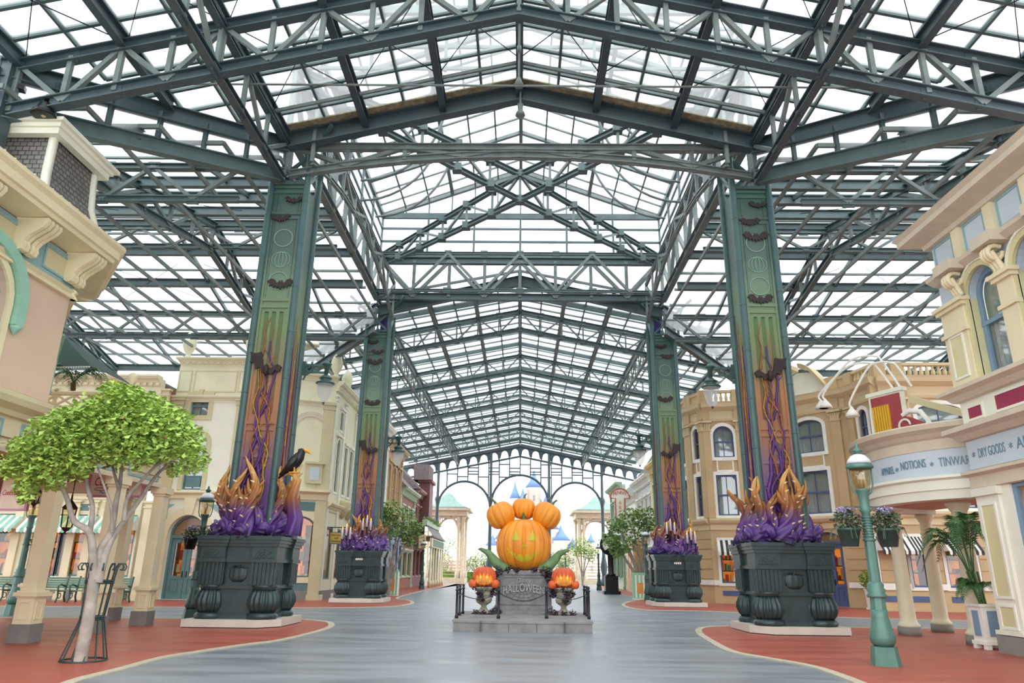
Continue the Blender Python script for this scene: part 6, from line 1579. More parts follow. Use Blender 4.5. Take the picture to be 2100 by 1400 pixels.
# ================================================================ CENTRE DISPLAY
ORG = M('pumpkin_orange', '#ee9a2c', .38, 0, .1, 1.6, col2='#dc7f1c'); ORR = M('pumpkin_red_orange', '#dd6430', .4, 0, .1, 3., col2='#c24a22')
STEMM = M('pumpkin_stem', '#5c7038', .6, 0, .25, 6.); LIME = M('lime_yellow_face', '#cdbf34', .5, 0, .06, 3.)
GLOW = M('glowing_lantern_inside', '#ee8c28', .6, emit=.3)
def pump_r(th, ph, R, H, lobes, la, off=0.):
    rr = R*(1-la*(1-abs(sin(lobes*(th+off)/2)))**2*1.0)*sin(ph)**.8
    x = rr*cos(th); y = rr*sin(th); z = -H*cos(ph)
    z *= (1-.07*(cos(ph)**6))
    return x, y, z
def pumpkin(mb, c, R, H, lobes=12, la=.1, tilt=None, n=96, m=22, off=.0):
    vs = []
    for i in range(m+1):
        ph = max(1e-3, min(pi-1e-3, pi*i/m))
        for k in range(n): vs.append(Vector(pump_r(2*pi*k/n, ph, R, H, lobes, la, off)))
    if tilt: vs = [tilt @ v for v in vs]
    vs = [v+Vector(c) for v in vs]
    mb.add(vs, [(i*n+k, i*n+(k+1) % n, (i+1)*n+(k+1) % n, (i+1)*n+k) for i in range(m) for k in range(n)], True); return mb
def stem(mb, c, h, r, tilt=None, bend=.1):
    P_ = [Vector((0, 0, -.05*h)), Vector((0, 0, .2*h)), Vector((-bend*.2, 0, .5*h)), Vector((-bend*.8, 0, .8*h)), Vector((-bend*1.6, 0, h))]
    if tilt: P_ = [tilt @ p for p in P_]
    mb.tube([Vector(c)+p for p in P_], [r*2.0, r*1.1, r*.75, r*.65, r*.7], 20, lobes=5, la=.15, tw=.12)
def face_strip(mb, c, R, H, xs, zlo, zhi, lobes, la, off=0., out=.012, nz=8):
    """raised patch that hugs the front of the pumpkin"""
    cols = []
    for x in xs:
        a, b = zlo(x), zhi(x); col = []
        for j in range(nz+1):
            z = a+(b-a)*j/nz
            lo, hi = 1e-3, pi-1e-3
            for _ in range(26):
                mid = (lo+hi)/2
                if pump_r(0, mid, R, H, lobes, 0)[2] < z: lo = mid
                else: hi = mid
            ph = (lo+hi)/2; rr = R*sin(ph)**.8; s_ = max(-.98, min(.98, x/max(rr, 1e-3))); th = -pi/2+math.asin(s_)
            for _ in range(4):
                q = pump_r(th, ph, R, H, lobes, la, off); rq = hypot(q[0], q[1]); th = -pi/2+math.asin(max(-.98, min(.98, x/rq)))
            q = pump_r(th, ph, R, H, lobes, la, off); k = 1+out/R
            col.append((c[0]+q[0]*k, c[1]+q[1]*k, c[2]+q[2]))
        cols.append(col)
    n = len(cols); vs = [p for col in cols for p in col]; m = nz+1
    inner = [(c[0]+(p[0]-c[0])*.93, c[1]+(p[1]-c[1])*.93, p[2]) for p in vs]
    N = len(vs); fs = [(i*m+j, (i+1)*m+j, (i+1)*m+j+1, i*m+j+1) for i in range(n-1) for j in range(nz)]
    fs += [(i*m, N+i*m, N+(i+1)*m, (i+1)*m) for i in range(n-1)]+[(i*m+nz, (i+1)*m+nz, N+(i+1)*m+nz, N+i*m+nz) for i in range(n-1)]
    fs += [(j, j+1, N+j+1, N+j) for j in range(nz)]+[((n-1)*m+j, N+(n-1)*m+j, N+(n-1)*m+j+1, (n-1)*m+j+1) for j in range(nz)]
    mb.add(vs+inner, fs)
def jack_face(mb, c, R, H, lobes, la, off=0., out=.012, teeth=5):
    L = lambda a, b, n: [a+(b-a)*i/n for i in range(n+1)]
    for s in (-1, 1):   # triangular eyes
        cx0 = s*.3*R; w = .15*R
        face_strip(mb, c, R, H, L(cx0-w, cx0+w, 10), lambda x: .12*H, lambda x: .12*H+.36*H*(1-abs(x-cx0)/w)+.01, lobes, la, off, out)
    face_strip(mb, c, R, H, L(-.1*R, .1*R, 6), lambda x: -.12*H, lambda x: -.12*H+.17*H*(1-abs(x)/(.1*R))+.01, lobes, la, off, out, 4)
    W = .62*R
    def zt(x):
        z = -.52*H+.38*H*(x/W)**2
        q = (x/W*teeth*.5+.5) % 1
        return z+(.14*H*(1-abs(x/W)**1.5)) - (.09*H if .3 < q < .62 and abs(x/W) < .85 else 0)
    def zb(x):
        z = -.62*H+.48*H*(x/W)**2
        return min(z, zt(x)-.003)
    face_strip(mb, c, R, H, L(-W, W, 60), zb, zt, lobes, la, off, out)
# stone platform
YF = 18.35
t = thing('stone_platform', 'low grey stone platform with a slightly bowed front under the pumpkin display', 'platform', (.1, 20, 0))
x0, x1 = PY(928, 1293, YF).x, PY(1216, 1296, YF).x
xm = (x0+x1)/2
poly = [(x0, YF+.1), (xm-.45, YF-.12), (xm+.45, YF-.12), (x1, YF+.1), (x1+.05, 22.6), (x0-.05, 22.6)]
MB().prism(poly, 0, .2).build('slab', STONEL, t); mb = MB().prism([(xm+(x-xm)*1.015, y-.02) for x, y in poly], .2, .25); mb.build('coping', STONEL, t)
mb = MB()
for k in range(1, 5): 
    X = x0+(x1-x0)*k/5; mb.box(X-.006, X+.006, YF-.125, YF+.12, .01, .245)
mb.build('joint', M('dark_joint', '#55534f', .9), t)
mb = MB().prism([(x0+.25, 19.6), (x1-.25, 19.6), (x1-.3, 22.4), (x0+.3, 22.4)], .25, .27).prism([(xm-.85, 20.9), (xm+.85, 20.9), (xm+.85, 22.5), (xm-.85, 22.5)], .27, .36)
mb.build('upper_step', STONEL, t)
cxd = PY(1074, 1200, 21.3).x
pd = thing('carved_pedestal', 'grey carved stone pedestal with raised Halloween lettering below the big pumpkin', 'pedestal', (cxd, 21.8, .36))
mb = MB(); W = .78; Y0 = 21.2
mb.box(cxd-W, cxd+W, Y0, Y0+1.2, .36, 1.34); mb.box(cxd-W-.03, cxd+W+.03, Y0-.03, Y0+1.23, .36, .46); mb.box(cxd-W-.04, cxd+W+.04, Y0-.04, Y0+1.24, 1.3, 1.4); mb.build('block', STONE, pd)
fd = Fr((cxd-W, Y0), (cxd+W, Y0)); mb = MB()
O_ = [(.1, .52), (1.46, .52), (1.46, .98), (1.34, 1.24), (.22, 1.24), (.1, .98)]
for a, b in zip(O_, O_[1:]+O_[:1]): mb.bar(fd(a[0], a[1], .015), fd(b[0], b[1], .015), .03)
mb.build('raised_border', STONE, pd)
STL = M('pale_carved_lettering', '#b2b0b2', .8)
mb = MB(); ftext(mb, fd, 'HALLOWEEN', .3, .78, .76, .02, fit=1.16, arch=.09, depth=.025); lt = mb.build('lettering', STL, pd)
mb = MB(); ftext(mb, fd, 'Disney', .17, .78, 1.07, .02, fit=.4, shear=.25, depth=.02, arch=.02); mb.build('small_lettering', STL, pd)
mb = MB(); o_ = Vector(fd(.78, .98, .008))
for k in range(11): a = pi+pi*k/10 if k % 1 == 0 else 0; mb.tube([o_, o_+Vector((.62*cos(a), 0, .42*sin(a)))], .005, 4)
for r in (.2, .33, .46, .6): mb.tube([o_+Vector((r*cos(pi+pi*k/10), 0, .68*r*sin(pi+pi*k/10)+.02*(k % 2))) for k in range(11)], .005, 4)
mb.build('cobweb_relief', M('dark_carving', '#6a686a', .9), pd)
# big pumpkin and its pile
pc = (cxd, 21.85, 1.4+.73); R, H = .81, .78
bp = thing('big_pumpkin', 'giant orange carved pumpkin with lime yellow face on the stone pedestal', 'pumpkin', (cxd, 21.85, 1.4))
pumpkin(MB(), pc, R, H, 14, .1, n=168, m=28, off=pi/14).build('body', ORG, bp)
mb = MB(); stem(mb, (pc[0], pc[1], pc[2]+H*.8), .42, .07, bend=.06); mb.build('stem', STEMM, bp)
mb = MB(); jack_face(mb, pc, R, H, 14, .1, pi/14, .014); mb.build('carved_face', LIME, bp)
def side_pumpkin(label, u, v, r, tl, Y=21.85, mat=ORG, par=None):
    p = PY(u, v, Y); T = Matrix.Rotation(tl, 3, 'Y'); t = thing('pumpkin', label, 'pumpkin', p, group=None)
    pumpkin(MB(), p, r, r*.93, 12, .09, T, 84, 18).build('body', mat, t); mb = MB(); stem(mb, Vector(p)+T @ Vector((0, 0, r*.78)), r*.5, r*.1, T, bend=.04*(1 if tl < 0 else -1)); mb.build('stem', STEMM, t)
side_pumpkin('round orange pumpkin resting on the left shoulder of the giant pumpkin', 1027, 1056, .43, -.45)
side_pumpkin('round orange pumpkin resting on the right shoulder of the giant pumpkin', 1121, 1057, .43, .5)
side_pumpkin('round orange pumpkin heaped in the middle on top of the giant pumpkin', 1074, 1043, .36, .05, 22.12)
LEAFB = M('big_leaf_green', '#6a8f5c', .5, 0, .2, 5.)
for s, w_ in ((-1, 'left'), (1, 'right')):
    t = thing('giant_leaf', 'long curled green leaf sticking out at the %s foot of the giant pumpkin' % w_, 'leaf', (cxd+s*.6, 21.4, 1.4))
    pts = [Vector((cxd+s*.45, 21.25, 1.42)), Vector((cxd+s*.66, 21.2, 1.5)), Vector((cxd+s*.85, 21.2, 1.68)), Vector((cxd+s*1.02, 21.2, 1.88)), Vector((cxd+s*1.25, 21.15, 1.98)), Vector((cxd+s*1.32, 21.1, 1.97))]
    mb = MB(); mb.tube(pts, [.09, .12, .1, .07, .035, .005], 8, lobes=2, la=.3); mb.build('blade', LEAFB, t)
VIO = M('violet_petals', '#5b3358', .6, 0, .35, 14.); FOL = M('dark_foliage', '#4c5f38', .6, 0, .3, 10.)
def flowers(label, spots, n, seed, g='violet flowers around the display'):
    rnd = random.Random(seed); t = thing('flower_garland', label, 'flowers', spots[0][0], group=None)
    a, b = MB(), MB()
    for c, r in spots: leaves(a, c, r*1.1, int(n*1.6), .08, rnd, 1, .1); leaves(b, c, r*1.05, n, .07, rnd, 1, .2)
    a.build('violet_petals', VIO, t); b.build('leaves', FOL, t)
z_ = 1.42
flowers('violet flower garland hanging over the left edge of the carved pedestal', [((cxd-.72, 21.15, 1.42), .14), ((cxd-.84, 21.15, 1.28), .12), ((cxd-.8, 21.1, 1.1), .1), ((cxd-.86, 21.1, .95), .09), ((cxd-.45, 21.2, 1.44), .1), ((cxd-.2, 21.2, 1.42), .07)], 40, 1)
flowers('violet flower garland hanging over the right edge of the carved pedestal', [((cxd+.6, 21.12, 1.4), .15), ((cxd+.72, 21.12, 1.28), .13), ((cxd+.8, 21.1, 1.12), .12), ((cxd+.84, 21.1, .95), .11), ((cxd+.84, 21.1, .8), .09), ((cxd+.3, 21.2, 1.43), .08)], 45, 2)
for s, u, w_ in ((-1, 992, 'left'), (1, 1156, 'right')):
    p = PY(u, 1240, 20.7); x, y = p.x, p.y; z = .27
    ut = thing('stone_urn', 'fluted weathered stone urn on the %s side of the platform' % w_, 'urn', (x, y, z), group='two urns flanking the pedestal')
    mb = MB(); mb.lathe([(.2, 0), (.2, .04), (.17, .07), (.1, .13), (.07, .2), (.08, .22), (.12, .25)], (x, y, z), 32)
    mb.lathe([(.12, .25), (.2, .3), (.23, .38), (.2, .45)], (x, y, z), 64, 20, .08); mb.lathe([(.19, .45), (.2, .6)], (x, y, z), 48, 16, .06); mb.lathe([(.21, .6), (.26, .66), (.27, .7), (.22, .7)], (x, y, z), 32)
    mb.build('bowl', M('urn_stone', '#a59f8e', .85, 0, .2, 8., .4), ut)
    pcs = (x, y, z+.7+.25); Rs, Hs = .33, .3
    jl = thing('jack_o_lantern', 'small glowing red-orange carved pumpkin lantern in the %s urn' % w_, 'pumpkin lantern', (x, y, z+.7), group='two lit lanterns in the urns')
    pumpkin(MB(), pcs, Rs, Hs, 12, .1, n=96, m=18, off=pi/12).build('body', ORR, jl)
    mb = MB(); stem(mb, (pcs[0], pcs[1], pcs[2]+Hs*.78), .13, .03, bend=.02); mb.build('stem', STEMM, jl)
    mb = MB(); L_ = [(-.24+.48*i/40) for i in range(41)]
    face_strip(mb, pcs, Rs, Hs, L_, lambda q: -.2+.3*(q/.3)**2*.4+.02*(abs((q/.24*3) % 1-.5)), lambda q: .02+.09*(1-abs((q/.24*2.5+.5) % 1-.5)*2)-.25*(q/.3)**4, 12, .1, pi/12, .006); mb.build('glowing_mouth', GLOW, jl)
    mb = MB(); mf = MB()
    for k in range(5):
        X = pcs[0]-.17+.085*k; Yk = pcs[1]-Rs*.96+.03*abs(k-2)**1.6*.5-.0; zz = pcs[2]-.17+.02*(2-abs(k-2))
        mb.lathe([(.018, 0), (.018, .12)], (X, Yk, zz), 8); mf.lathe([(.001, .12), (.016, .15), (.001, .2)], (X, Yk, zz), 8)
    cd = mb.build('candle', M('lantern_candle_wax', '#d9b27a', .5), jl); mf.build('flame', M('candle_flame2', '#ffdf6a', .5, emit=1.6), cd)
    for q, ww in ((-1, 'left'), (1, 'right')):
        pr_ = (x+q*.3, y-.1, z+.7+.08); t = thing('small_pumpkin', 'little red pumpkin tucked at the %s side of the lantern in the %s urn' % (ww, w_), 'pumpkin', pr_, group=None)
        pumpkin(MB(), pr_, .13, .12, 10, .08, None, 50, 12).build('body', ORR, t); mb = MB(); stem(mb, (pr_[0], pr_[1], pr_[2]+.1), .06, .014); mb.build('stem', STEMM, t)
    flowers('violet flowers spilling over the rim and foot of the %s urn' % w_, [((x-.2, y-.08, z+.74), .13), ((x+.2, y-.05, z+.74), .14), ((x, y-.2, z+.7), .1), ((x+s*.1, y-.22, z+.55), .08), ((x+s*.05, y-.25, z+.4), .07), ((x+.24, y, z+.55), .07), ((x-.22, y-.1, z+.04), .1), ((x+.22, y-.1, z+.04), .1), ((x-s*.38, y+.1, z+.05), .13), ((x, y-.22, z+.04), .08)], 26, 5+s)
# bollards and chains
BOL = M('bollard_black', '#272b33', .35, .3)
bpts = []
for u, v, lb in ((936, 1267, 'front left corner'), (1022, 1268, 'front edge left of the lettering'), (1121, 1268, 'front edge right of the lettering'), (1208, 1269, 'front right corner'), (942, 1261.5, 'left side in the middle'), (1204, 1263.5, 'right side in the middle'), (949, 1258, 'left side at the back'), (1199, 1260.5, 'right side at the back')):
    p = G(u, v, .25); bpts.append(p)
    t = thing('bollard', 'slim black bollard with ball top on the platform, %s' % lb, 'bollard', p, group='black bollards around the display')
    MB().lathe([(.045, 0), (.045, .06), (.032, .08), (.03, .64), (.045, .66), (.045, .68), (.02, .7), (.035, .73), (.035, .76), (.001, .79)], p, 12).build('post', BOL, t)
def chain(label, a, b, sag):
    a, b = Vector(a), Vector(b); pts = []
    for k in range(17): u = k/16; p = a.lerp(b, u); p.z -= sag*4*u*(1-u); pts.append(p)
    tag(MB().tube(pts, .011, 5).build('chain', BOL), label, 'chain', group='chains between the bollards')
up_ = Vector((0, 0, .62))
for i, j, s, lb in ((0, 1, .16, 'black chain sagging across the left half of the front'), (1, 2, .2, 'black chain sagging in front of the carved lettering'), (2, 3, .16, 'black chain sagging across the right half of the front')):
    chain(lb, bpts[i]+up_, bpts[j]+up_, s)
chain('black chain along the left side of the platform', bpts[0]+up_, bpts[6]+up_, .1); chain('black chain along the right side of the platform', bpts[3]+up_, bpts[7]+up_, .1)

# ================================================================ TREES
BARK = M('smooth_grey_bark', '#a39a90', .8, 0, .18, 7., .3)
def sm3(P_, n=5):
    P_ = [Vector(p) for p in P_]; out = []
    for k in range(len(P_)-1):
        a0, a1, a2, a3 = P_[max(k-1, 0)], P_[k], P_[k+1], P_[min(k+2, len(P_)-1)]
        for j in range(n):
            u = j/n; out.append(.5*((2*a1)+(a2-a0)*u+(2*a0-5*a1+4*a2-a3)*u*u+(3*a1-a0-3*a2+a3)*u**3))
    out.append(P_[-1]); return out
YT = 11.55
tr = thing('street_tree', 'bright green small-leaved tree with forked pale trunks inside an iron cage at the left', 'tree', (G(160, 1358).x, YT, 0))
D_off = lambda k: .35*sin(k*2.1)
brs = [([(163, 1360), (175, 1300), (186, 1240), (193, 1185)], .1, .08, 0), ([(193, 1195), (191, 1140), (183, 1090), (152, 1068), (137, 1020), (116, 975), (100, 940)], .07, .018, -.3), ([(198, 1190), (206, 1130), (228, 1090), (238, 1030), (247, 985), (250, 930)], .07, .02, .2),
       ([(202, 1195), (222, 1120), (250, 1075), (290, 1020), (325, 970), (378, 925)], .06, .015, .4), ([(184, 1092), (190, 1040), (178, 990), (180, 940), (200, 890)], .045, .012, -.2), ([(243, 1000), (232, 960), (222, 915)], .03, .01, .3),
       ([(255, 1068), (262, 1020), (300, 975), (340, 930), (345, 890)], .035, .012, .0), ([(180, 985), (150, 945), (110, 905)], .02, .008, -.5), ([(248, 950), (275, 900), (300, 860)], .02, .008, .1), ([(137, 1020), (100, 975), (50, 965)], .02, .007, -.4), ([(250, 960), (240, 890), (250, 830)], .02, .007, -.1), ([(230, 1090), (228, 1040), (215, 1000), (190, 930)], .03, .01, -.5)]
mb = MB()
for px, r0, r1, dy in brs:
    P_ = [PY(u, v, YT+dy*i/max(1, len(px)-1)) for i, (u, v) in enumerate(px)]; P_ = sm3(P_, 4); n = len(P_)
    mb.tube(P_, [r0+(r1-r0)*k/(n-1) for k in range(n)], 10, lobes=3, la=.06)
mb.build('trunk', BARK, tr)
rnd = random.Random(4); mb = MB()
for u, v, r in ((250, 822, .3), (200, 848, .36), (300, 842, .34), (150, 868, .36), (105, 890, .36), (345, 862, .32), (375, 890, .26), (255, 870, .42), (190, 900, .42), (315, 900, .38), (60, 915, .28), (110, 945, .3), (150, 940, .34), (35, 938, .2), (22, 962, .2), (75, 965, .24), (235, 935, .2), (285, 932, .2), (392, 925, .22), (408, 950, .16), (60, 988, .18), (280, 815, .2), (230, 800, .2), (330, 925, .28), (60, 1012, .1), (365, 960, .12), (120, 985, .18), (250, 905, .4), (130, 910, .3)):
    for dy in (-.6, -.1, .5, 1.0):
        leaves(mb, PY(u+rnd.uniform(-12, 12), v+rnd.uniform(-8, 8), YT+dy), r, int(420*r*r*4+8), .095, rnd, .85, .0)
mb.build('foliage', LEAFL, tr)
mb = MB()
for u, v in ((253, 857), (325, 884), (340, 898)): mb.ball(PY(u, v, YT-.7), .025, 6, 5)
mb.build('red_berry', RED, tr)
tcx, tcy = G(162, 1358).x, G(162, 1357).y+.05
cg = thing('tree_guard', 'tall dark iron tree guard with curled tops around the forked tree', 'tree guard', (tcx, tcy, 0))
CI = M('tree_guard_iron', '#2f4444', .4, .3); axx = (PY(195, 1185, YT).x-tcx)/2.1
mb = MB()
for k in range(12):
    a = 2*pi*k/12; c = lambda r, z: (tcx+axx*z*.9+r*cos(a), tcy+r*sin(a), z)
    B_p = MB().tube([c(.32, .02), c(.16, .62), c(.19, 1.15), c(.21, 1.36), c(.25, 1.43), c(.31, 1.43), c(.34, 1.38), c(.32, 1.33), c(.29, 1.34)], .011, 5); B_p.build('bar', CI, cg)
for z, r in ((.02, .32), (.61, .165), (1.14, .195)):
    mb = MB(); mb.tube([(tcx+axx*z*.9+r*cos(2*pi*k/24), tcy+r*sin(2*pi*k/24), z) for k in range(25)], .016, 6)
    if z > .1: mb.tube([(tcx+axx*z*.9+r*cos(2*pi*k/24), tcy+r*sin(2*pi*k/24), z+.03) for k in range(25)], .016, 6)
    mb.build('ring_band', CI, cg)
def small_tree(label, u0, v0, Y, crown, seed, fol=LEAF, h=1.2):
    rnd = random.Random(seed); b0 = PY(u0, v0, Y); b0.z = 0; t = thing('street_tree', label, 'tree', b0)
    mb = MB(); fm_ = MB()
    for u, v, r in crown:
        e = PY(u, v, Y); m = b0.lerp(e, .45); m.x = b0.x+(e.x-b0.x)*.25
        mb.tube(sm3([b0, m, e], 4), [.1-.009*k for k in range(9)], 6)
        leaves(fm_, e, r, int(230*r+40), .2, rnd, .75, .1)
    mb.build('trunk', BARK, t); fm_.build('foliage', fol, t); return t
small_tree('slender forked tree in front of the blue shopfront left of the street', 795, 1222, 40.5, [(800, 1045, .75), (830, 1062, .8), (850, 1085, .6), (815, 1090, .7), (790, 1080, .7), (838, 1105, .45), (785, 1050, .5)], 1)
small_tree('spreading tree behind the green lamp right of the street', 1318, 1222, 42, [(1295, 1060, .8), (1322, 1055, .7), (1265, 1075, .6), (1252, 1105, .6), (1280, 1115, .75), (1300, 1090, .9), (1330, 1075, .6), (1268, 1128, .5)], 2)
small_tree('small round tree beyond the right arch of the gate', 1195, 1200, 78, [(1190, 1115, 1.2), (1205, 1125, 1.1), (1180, 1128, 1.0), (1212, 1138, .9)], 3, LEAFL)
small_tree('bushy green tree beyond the left arch of the gate', 893, 1190, 95, [(890, 1130, 2.4), (898, 1150, 2.2), (886, 1165, 2.), (925, 1112, 1.6), (905, 1172, 1.6)], 4)
small_tree('low dark bush-like tree just left of the giant pumpkin', 980, 1185, 92, [(975, 1150, 1.6), (995, 1146, 1.6), (960, 1155, 1.3)], 6)
small_tree('low dark bush-like tree just right of the giant pumpkin', 1155, 1185, 92, [(1142, 1150, 1.6), (1152, 1148, 1.6), (1165, 1158, 1.5)], 8)
for u0, u1, lb in ((878, 1010, 'clipped green hedge beyond the gate at the left'), (1140, 1186, 'clipped green hedge beyond the gate at the right')):
    a, b = PY(u0, 1180, 92), PY(u1, 1180, 92); mb = MB(); rnd = random.Random(9); mb.box(a.x, b.x, 92, 93.5, 0, 1.2)
    k = a.x
    while k < b.x: leaves(mb, (k, 92.4, .8), .9, 60, .25, rnd, .8, .3); k += .7
    tag(mb.build('hedge', M('hedge_green', '#79a53c', .7, 0, .3, 3.)), lb, 'hedge')
# ================================================================ STREET THINGS
def clock():
    p = PY(1254, 1213, 50); x, y = p.x, p.y; t = thing('post_clock', 'black cast iron post clock with round face on the right pavement', 'clock', (x, y, 0))
    mb = MB(); mb.box(x-.55, x+.55, y-.55, y+.55, 0, .2); mb.box(x-.42, x+.42, y-.42, y+.42, .2, 1.15); mb.lathe([(.3, 1.15), (.34, 1.2), (.2, 1.3), (.2, 2.5), (.25, 2.6), (.4, 2.75), (.2, 2.9)], (x, y, 0), 14); mb.build('post', BLACK, t)
    f = Fr((x-.5, y), (x+.5, y)); f2_ = MB()
    f2_.tube([(x+.62*cos(2*pi*k/28), y-.1, 3.15+.62*sin(2*pi*k/28)) for k in range(29)], .1, 8); f2_.lathe([(.1, 3.8), (.2, 3.85), (.12, 3.95), (.02, 4.15)], (x, y, 0), 10); f2_.build('case', BLACK, t)
    dl = MB().fpoly(f, [(.5+.56*cos(2*pi*k/28), 3.15+.56*sin(2*pi*k/28)) for k in range(28)], .02, .1).build('dial', WHITE, t)
    MB().bar((x, y-.12, 3.15), (x+.2, y-.12, 3.4), .04).bar((x, y-.12, 3.15), (x-.1, y-.12, 3.55), .03).build('clock_hand', BLACK, dl)
clock()
def bin_(label, u, v, Y):
    p = PY(u, v, Y); x, y = p.x, p.y; t = thing('waste_bin', label, 'bin', (x, y, 0), group='mint striped waste bins')
    MG = M('bin_mint', '#8cc9a4', .5)
    MB().box(x-.32, x+.32, y-.32, y+.32, .04, 1.3).box(x-.28, x+.28, y-.28, y+.28, 1.3, 1.38).build('body', MG, t)
    mb = MB()
    for k in (-.2, 0, .2): mb.box(x+k-.04, x+k+.04, y-.33, y-.32, .1, 1.25)
    mb.box(x+.32, x+.33, y-.3, y+.3, .1, 1.25); mb.box(x-.34, x+.34, y-.34, y+.34, 0, .06); mb.build('stripe', WHITE, t)
    MB().box(x-.15, x+.18, y-.345, y-.33, .3, .85).build('orange_panel', M('bin_orange', '#e39a4c', .5), t)
bin_('mint green waste bin behind the far left pedestal', 803, 1221, 41.5); bin_('mint striped waste bin left of the green lamp by the far right pedestal', 1311, 1224, 41); bin_('mint striped waste bin just right of the green lamp, partly hidden', 1327, 1225, 41)
# hanging and shop signs
def shop_sign(label, u0, u1, v0, v1, Y, bg, fg, lines, rim, arm=None):
    a, b = PY(u0, v1, Y), PY(u1, v0, Y); f = Fr((a.x, Y), (b.x, Y)); t = thing('shop_sign', label, 'sign', ((a.x+b.x)/2, Y, a.z))
    z0, z1 = a.z, b.z; W_ = f.L
    MB().fbox(f, 0, W_, z0, z1, -.05, .03).build('frame', rim, t); MB().fbox(f, W_*.05, W_*.95, z0+(z1-z0)*.06, z1-(z1-z0)*.06, .03, .045).build('board', bg, t)
    mb = MB(); n = len(lines)
    for i, s in enumerate(lines):
        zz = z1-(z1-z0)*(.12+.76*(i+.8)/n); ftext(mb, f, s, (z1-z0)/n*.75, W_/2, zz, .045, fit=W_*(.75 if len(s) > 2 else .3), depth=.01)
    mb.build('lettering', fg, t)
    if arm: MB().bar((arm, Y, z1+.22), (b.x+.1, Y, z1+.22), .04).bar((a.x+.1, Y, z1), (a.x+.1, Y, z1+.22), .02).bar((b.x-.1, Y, z1), (b.x-.1, Y, z1+.22), .02).build('bracket', BLACK, t)
SY_ = M('sign_yellow_ochre', '#d9c25e', .5)
shop_sign('yellow sign reading House of Greetings hanging beside the far left tower', 675, 706, 1091, 1115, 35.5, SY_, M('sign_dark_red', '#7a2f3c', .5), ['House', 'of', 'Greetings'], TEAL, -9.1)
shop_sign('cream shop sign with red lettering hanging before the brick house', 858, 874, 1096, 1124, 58, M('sign_pale', '#e8dcb0', .5), M('sign_dark_red', '#7a2f3c', .5), ['1891', '& CO', 'GIFT'], SY_, -9)
p = PY(1274, 1100, 56); f = Fr((p.x-.9, 56), (p.x+.9, 56)); t = thing('arcade_sign', 'tall red outlined sign with rounded top reading Penny Arcade', 'sign', (p.x, 56, 5))
za, zb = PY(1274, 1062, 56).z, PY(1274, 1000, 56).z; REDL = M('red_outline', '#c8503c', .5)
MB().fbox(f, .55, 1.25, za, zb-.6, -.1, 0).fpoly(f, [(.9+.75*cos(pi*k/12), zb-.8+.75*sin(pi*k/12)) for k in range(13)], -.1, 0).build('panel', CREAMW, t)
MB().tube([f(.55, za, .03), f(.55, zb-.8, .03), f(.15, zb-.8, .03)]+[f(.9-.75*cos(pi*k/12), zb-.8+.75*sin(pi*k/12), .03) for k in range(13)]+[f(1.25, zb-.8, .03), f(1.25, za, .03)], .05, 5).build('outline', REDL, t)
mb = MB(); ftext(mb, f, 'PENNY', .36, .9, zb-.62, .02, fit=1.0, depth=.01, arch=.15); mb.build('lettering', REDL, t)
mb = MB()
for k, ch in enumerate('ARCADE'): ftext(mb, f, ch, .36, .9, zb-1.25-.36*k, .02, depth=.01)
mb.build('vertical_lettering', M('gold_letters', '#d9a23c', .5), t)
# ================================================================ BEYOND THE GATE
KC = M('kiosk_cream', '#d8c4a8', .6); KR = M('kiosk_verdigris_roof', '#809d94', .6)
def kiosk(label, u, Y, w_):
    p = PY(u, 1190, Y); x = p.x; t = thing('garden_pavilion', label, 'pavilion', (x, Y, 0)); h = 8.0
    mb = MB()
    for sx in (-1, 1):
        for sy in (-1, 1):
            for o_ in (0, .55): MB().lathe([(.28, 0), (.28, 1.2), (.16, 1.3), (.14, h-1.2), (.26, h-.9), (.26, h-.7)], (x+sx*(w_-o_), Y+sy*w_, 0), 8).build('column', KC, t)
    mb = MB(); mb.box(x-w_-.4, x+w_+.4, Y-w_-.4, Y+w_+.4, h-.7, h-.1); mb.box(x-w_-.8, x+w_+.8, Y-w_-.8, Y+w_+.8, h-.1, h+.15)
    for sy in (-1, 1):
        A = [(x+(w_-.6)*cos(pi*k/14), Y+sy*w_, h-2.6+1.9*sin(pi*k/14)) for k in range(15)]; mb.tube(A, .12, 5)
        for k in range(1, 14): mb.bar(A[k], (A[k][0], A[k][1], h-.7), .08)
    mb.build('entablature', KC, t)
    MB().lathe([((w_+.8)*1.35, h+.15), ((w_+.2)*1.2, h+.5), (w_*.75, h+1.1), (w_*.3, h+1.9), (.05, h+2.2)], (x, Y, 0), 4, ph=pi/4).build('roof', KR, t)
    mb = MB(); mb.box(x-w_-.3, x+w_+.3, Y-w_-.3, Y+w_+.3, 0, .5)
    for k in range(6): mb.box(x-w_, x+w_, Y+w_-k*.4-.4, Y+w_-k*.4, .5+.35*k, .6+.35*k)
    mb.build('steps', KC, t)
kiosk('cream garden pavilion with verdigris roof beyond the gate at the left', 914, 86, 2.0); kiosk('cream garden pavilion with verdigris roof beyond the gate at the right', 1228, 88, 2.4)
CW = M('castle_cream', '#d4c3b2', .7, 0, .06, .3); CP = M('castle_pinkish_stone', '#c6aa9c', .7, 0, .08, .3); CB = M('castle_blue_slate', '#6685bd', .6, 0, .05, .5); CG = M('castle_gold', '#dcc98c', .4)
cs = thing('distant_castle', 'pale storybook castle with blue cone roofs far beyond the gate', 'castle', (0, 160, 0))
YCs = 160
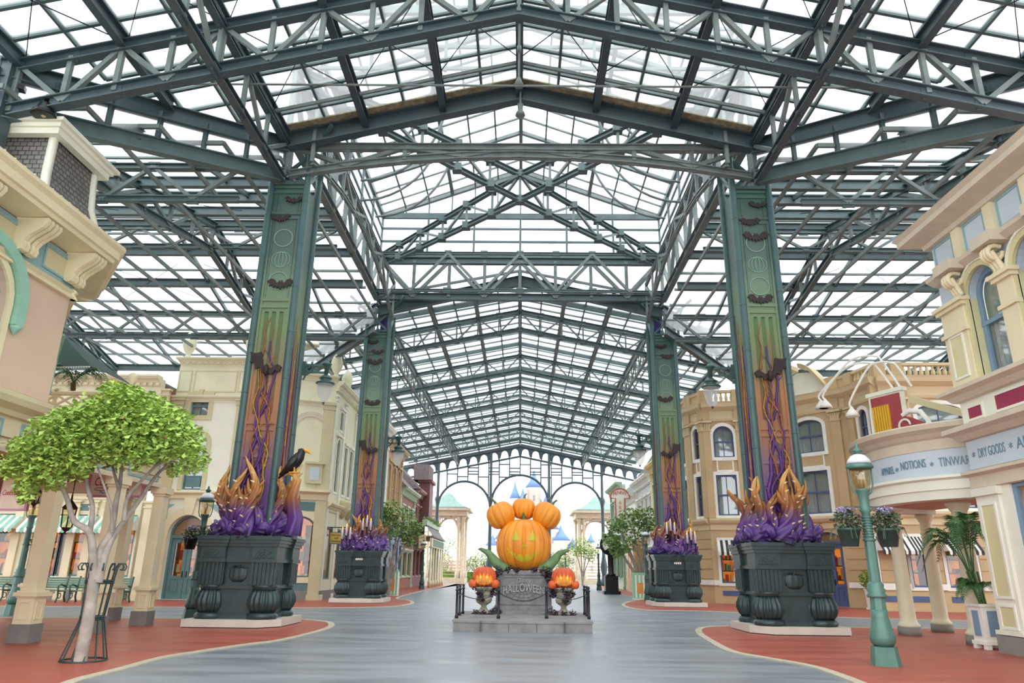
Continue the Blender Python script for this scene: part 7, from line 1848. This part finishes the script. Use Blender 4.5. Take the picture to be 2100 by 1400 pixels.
def tw(u, v_top, v_eave, r, mat=CB, wall_=CW, dy=0, vb=1170):
    p = PY(u, v_eave, YCs+dy); q = PY(u, v_top, YCs+dy); x = p.x; z = p.z; T = q.z
    MB().lathe([(r, 0), (r, z-.8), (r*1.25, z-.5), (r*1.25, z)], (x, YCs+dy, 0), 12).build('tower_wall', wall_, cs)
    MB().lathe([(r*1.3, z), (r*.7, z+(T-z)*.35), (r*.3, z+(T-z)*.65), (.03, T)], (x, YCs+dy, 0), 12).build('cone_roof', mat, cs)
    mb = MB()
    for k in range(3): mb.box(x-.22, x+.22, YCs+dy-r*1.02, YCs+dy-r*.9, z-3-k*3, z-1.8-k*3)
    mb.build('slit_window', M('castle_window', '#8a8490', .6), cs)
for a in ((1095, 962, 1000, 1.5), (1056, 985, 1022, 1.0), (1124, 998, 1035, 1.1), (1072, 1000, 1042, 1.5), (1110, 1022, 1058, 1.3), (1040, 1040, 1075, 1.1), (1150, 1075, 1108, 1.7), (1175, 1100, 1125, 1.2), (1010, 1095, 1118, 1.3), (1028, 1080, 1105, 1.2), (1212, 1092, 1112, .8), (1133, 1060, 1085, 1.2)): tw(*a)
mb = MB()
for u0, u1, v in ((1000, 1190, 1128), (1030, 1135, 1085), (1050, 1120, 1045)):
    a, b = PY(u0, v, YCs+3), PY(u1, v, YCs+3); mb.box(a.x, b.x, YCs+2, YCs+12, 0, a.z)
    k = a.x
    while k < b.x: mb.box(k, k+.7, YCs+1.7, YCs+2.3, a.z, a.z+.8); k += 1.4
mb.build('curtain_wall', CW, cs)
for u, v, h_, w_, lb in ((915, 1150, 6, 5, 'pinkish crag-like building left of the castle'), (972, 1155, 5, 5, 'pale low building with blue roof left of the castle')):
    p = PY(u, v, 140); t = thing('distant_building', lb, 'building', (p.x, 140, 0)); mb = MB()
    for k, (dx_, hh_) in enumerate(((-2.5, .7), (0, 1), (2.2, .8))): mb.lathe([(w_*.35, 0), (w_*.3, p.z*hh_), (w_*.1, p.z*hh_+1.5)], (p.x+dx_, 140, 0), 7, smooth=False)
    mb.build('walls', CP if 'pink' in lb else CW, t)
p = PY(1158, 1110, 120);
